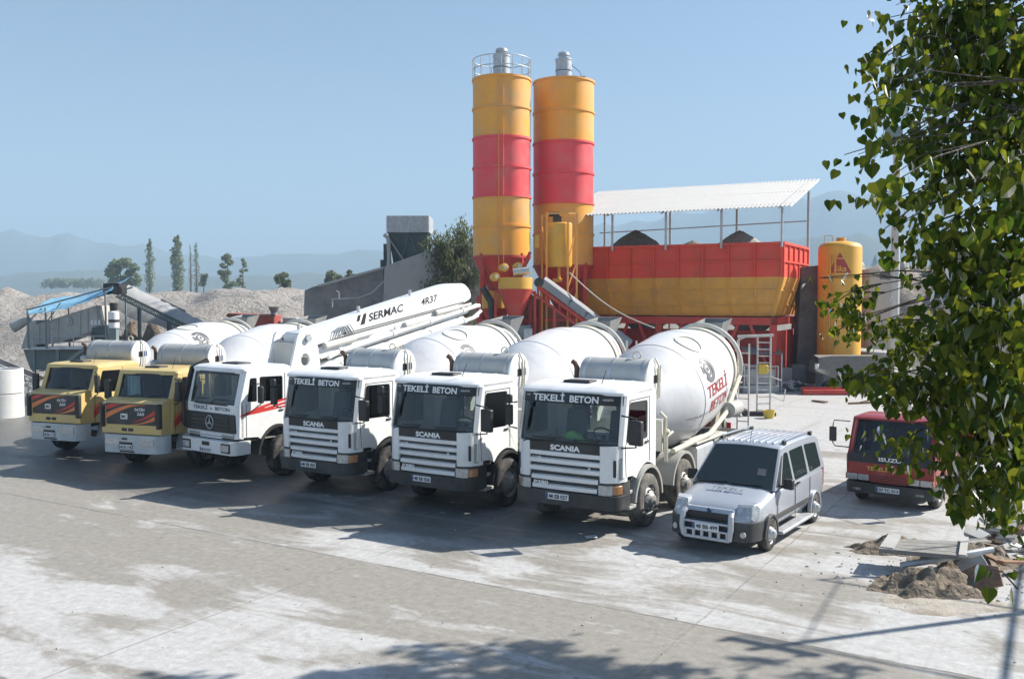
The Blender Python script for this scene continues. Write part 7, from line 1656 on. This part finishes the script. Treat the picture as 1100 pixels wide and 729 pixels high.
def shadow_tree():
    rng = random.Random(77); g = gp(600, 716); h = 8.6; c = V((g.x + SH.x * h, g.y + SH.y * h, h)); base = V((c.x + .6, c.y - 3.4, 0))
    t = thing('poplar_tree', 'second leafy tree beyond the right edge, throwing the dappled shade in the foreground', 'tree', base)
    MB().tube([(0, 0, -.02), (.1, 0, 3), (-.1, .2, 6), (-.2, .8, 8)], [.2, .16, .11, .04], 10).build('trunk', 'bark', t)
    b, f = MB(), MB()
    for px, py, rx, ry, n in [(460, 712, 45, 14, 420), (540, 706, 60, 14, 560), (640, 712, 70, 14, 640), (500, 728, 100, 12, 700), (610, 728, 60, 10, 420), (720, 722, 50, 10, 300), (330, 728, 40, 5, 160), (425, 722, 30, 8, 200), (865, 716, 34, 14, 240), (170, 735, 60, 6, 160), (560, 745, 200, 16, 1600), (760, 742, 120, 14, 700)]:
        g = gp(px, py); k = h + rng.uniform(-.6, .6); q = V((g.x + SH.x * k, g.y + SH.y * k, k)) - base; s0 = V((-.1, .25, 6.2)); b.tube([s0, (s0 + q) / 2 + V((0, 0, .3)), q], [.05, .035, .015], 6)
        wx = rx / F * g.y; wy = ry / F * g.y * g.y / HCAM * 1.0
        for _ in range(max(3, n // 90)):
            e = q + V((rng.uniform(-wx, wx), rng.uniform(-wy, wy), rng.uniform(-.3, .3))); b.tube([q, e], [.012, .005], 4, False)
            for _ in range(int(n * .42 / max(3, n // 90))):
                p = e + V((rng.gauss(0, wx * .28), rng.gauss(0, wy * .3), rng.gauss(0, .12)))
                heart(f, p, V((rng.gauss(0, .5), rng.gauss(0, .5), -1)), V((rng.gauss(0, 1), rng.gauss(0, 1), rng.gauss(0, .7))), rng.uniform(.10, .17), .15, rng)
    b.build('branch', 'bark', t); f.build('foliage', 'leaf', t, merge=False, recalc=False, ang=180)
shadow_tree()

# ------------------------------------------------------------------ camera, sun, sky
sc = bpy.context.scene
cam = bpy.data.cameras.new('camera'); co = bpy.data.objects.new('camera', cam); C.objects.link(co); sc.camera = co
cam.sensor_fit = 'HORIZONTAL'; cam.sensor_width = 36; cam.lens = 36 * F / 1100; cam.clip_end = 12000; cam.clip_start = .1
co.location = (0, 0, HCAM); co.rotation_euler = (math.pi / 2 - PITCH, 0, 0)
sun = bpy.data.lights.new('sun', 'SUN'); so = bpy.data.objects.new('sun', sun); C.objects.link(so)
sun.energy = 5.0; sun.angle = R(.5); sun.color = (1, .945, .86); so.rotation_euler = SUN.to_track_quat('Z', 'Y').to_euler(); so.location = (30, 10, 40)
w = bpy.data.worlds.new('World'); sc.world = w; w.use_nodes = True; n = w.node_tree.nodes; l = w.node_tree.links
sky = n.new('ShaderNodeTexSky'); sky.sky_type = 'NISHITA'; sky.sun_disc = False; sky.sun_elevation = R(SUN_EL); sky.sun_rotation = math.atan2(SUN.x, SUN.y)
sky.altitude = 0; sky.air_density = 1.0; sky.dust_density = .7; sky.ozone_density = 3.0
bg = n['Background']; bg.inputs['Strength'].default_value = .062; l.new(sky.outputs[0], bg.inputs[0])
sc.view_settings.view_transform = 'Standard'; sc.view_settings.look = 'None'; sc.view_settings.gamma = 1; sc.view_settings.use_curve_mapping = False; sc.view_settings.exposure = 1.16
sc.cycles.use_denoising = True; sc.cycles.max_bounces = 6; sc.cycles.transparent_max_bounces = 16; sc.cycles.volume_bounces = 0
sc.cycles.caustics_reflective = False; sc.cycles.caustics_refractive = False; sc.cycles.sample_clamp_indirect = 6
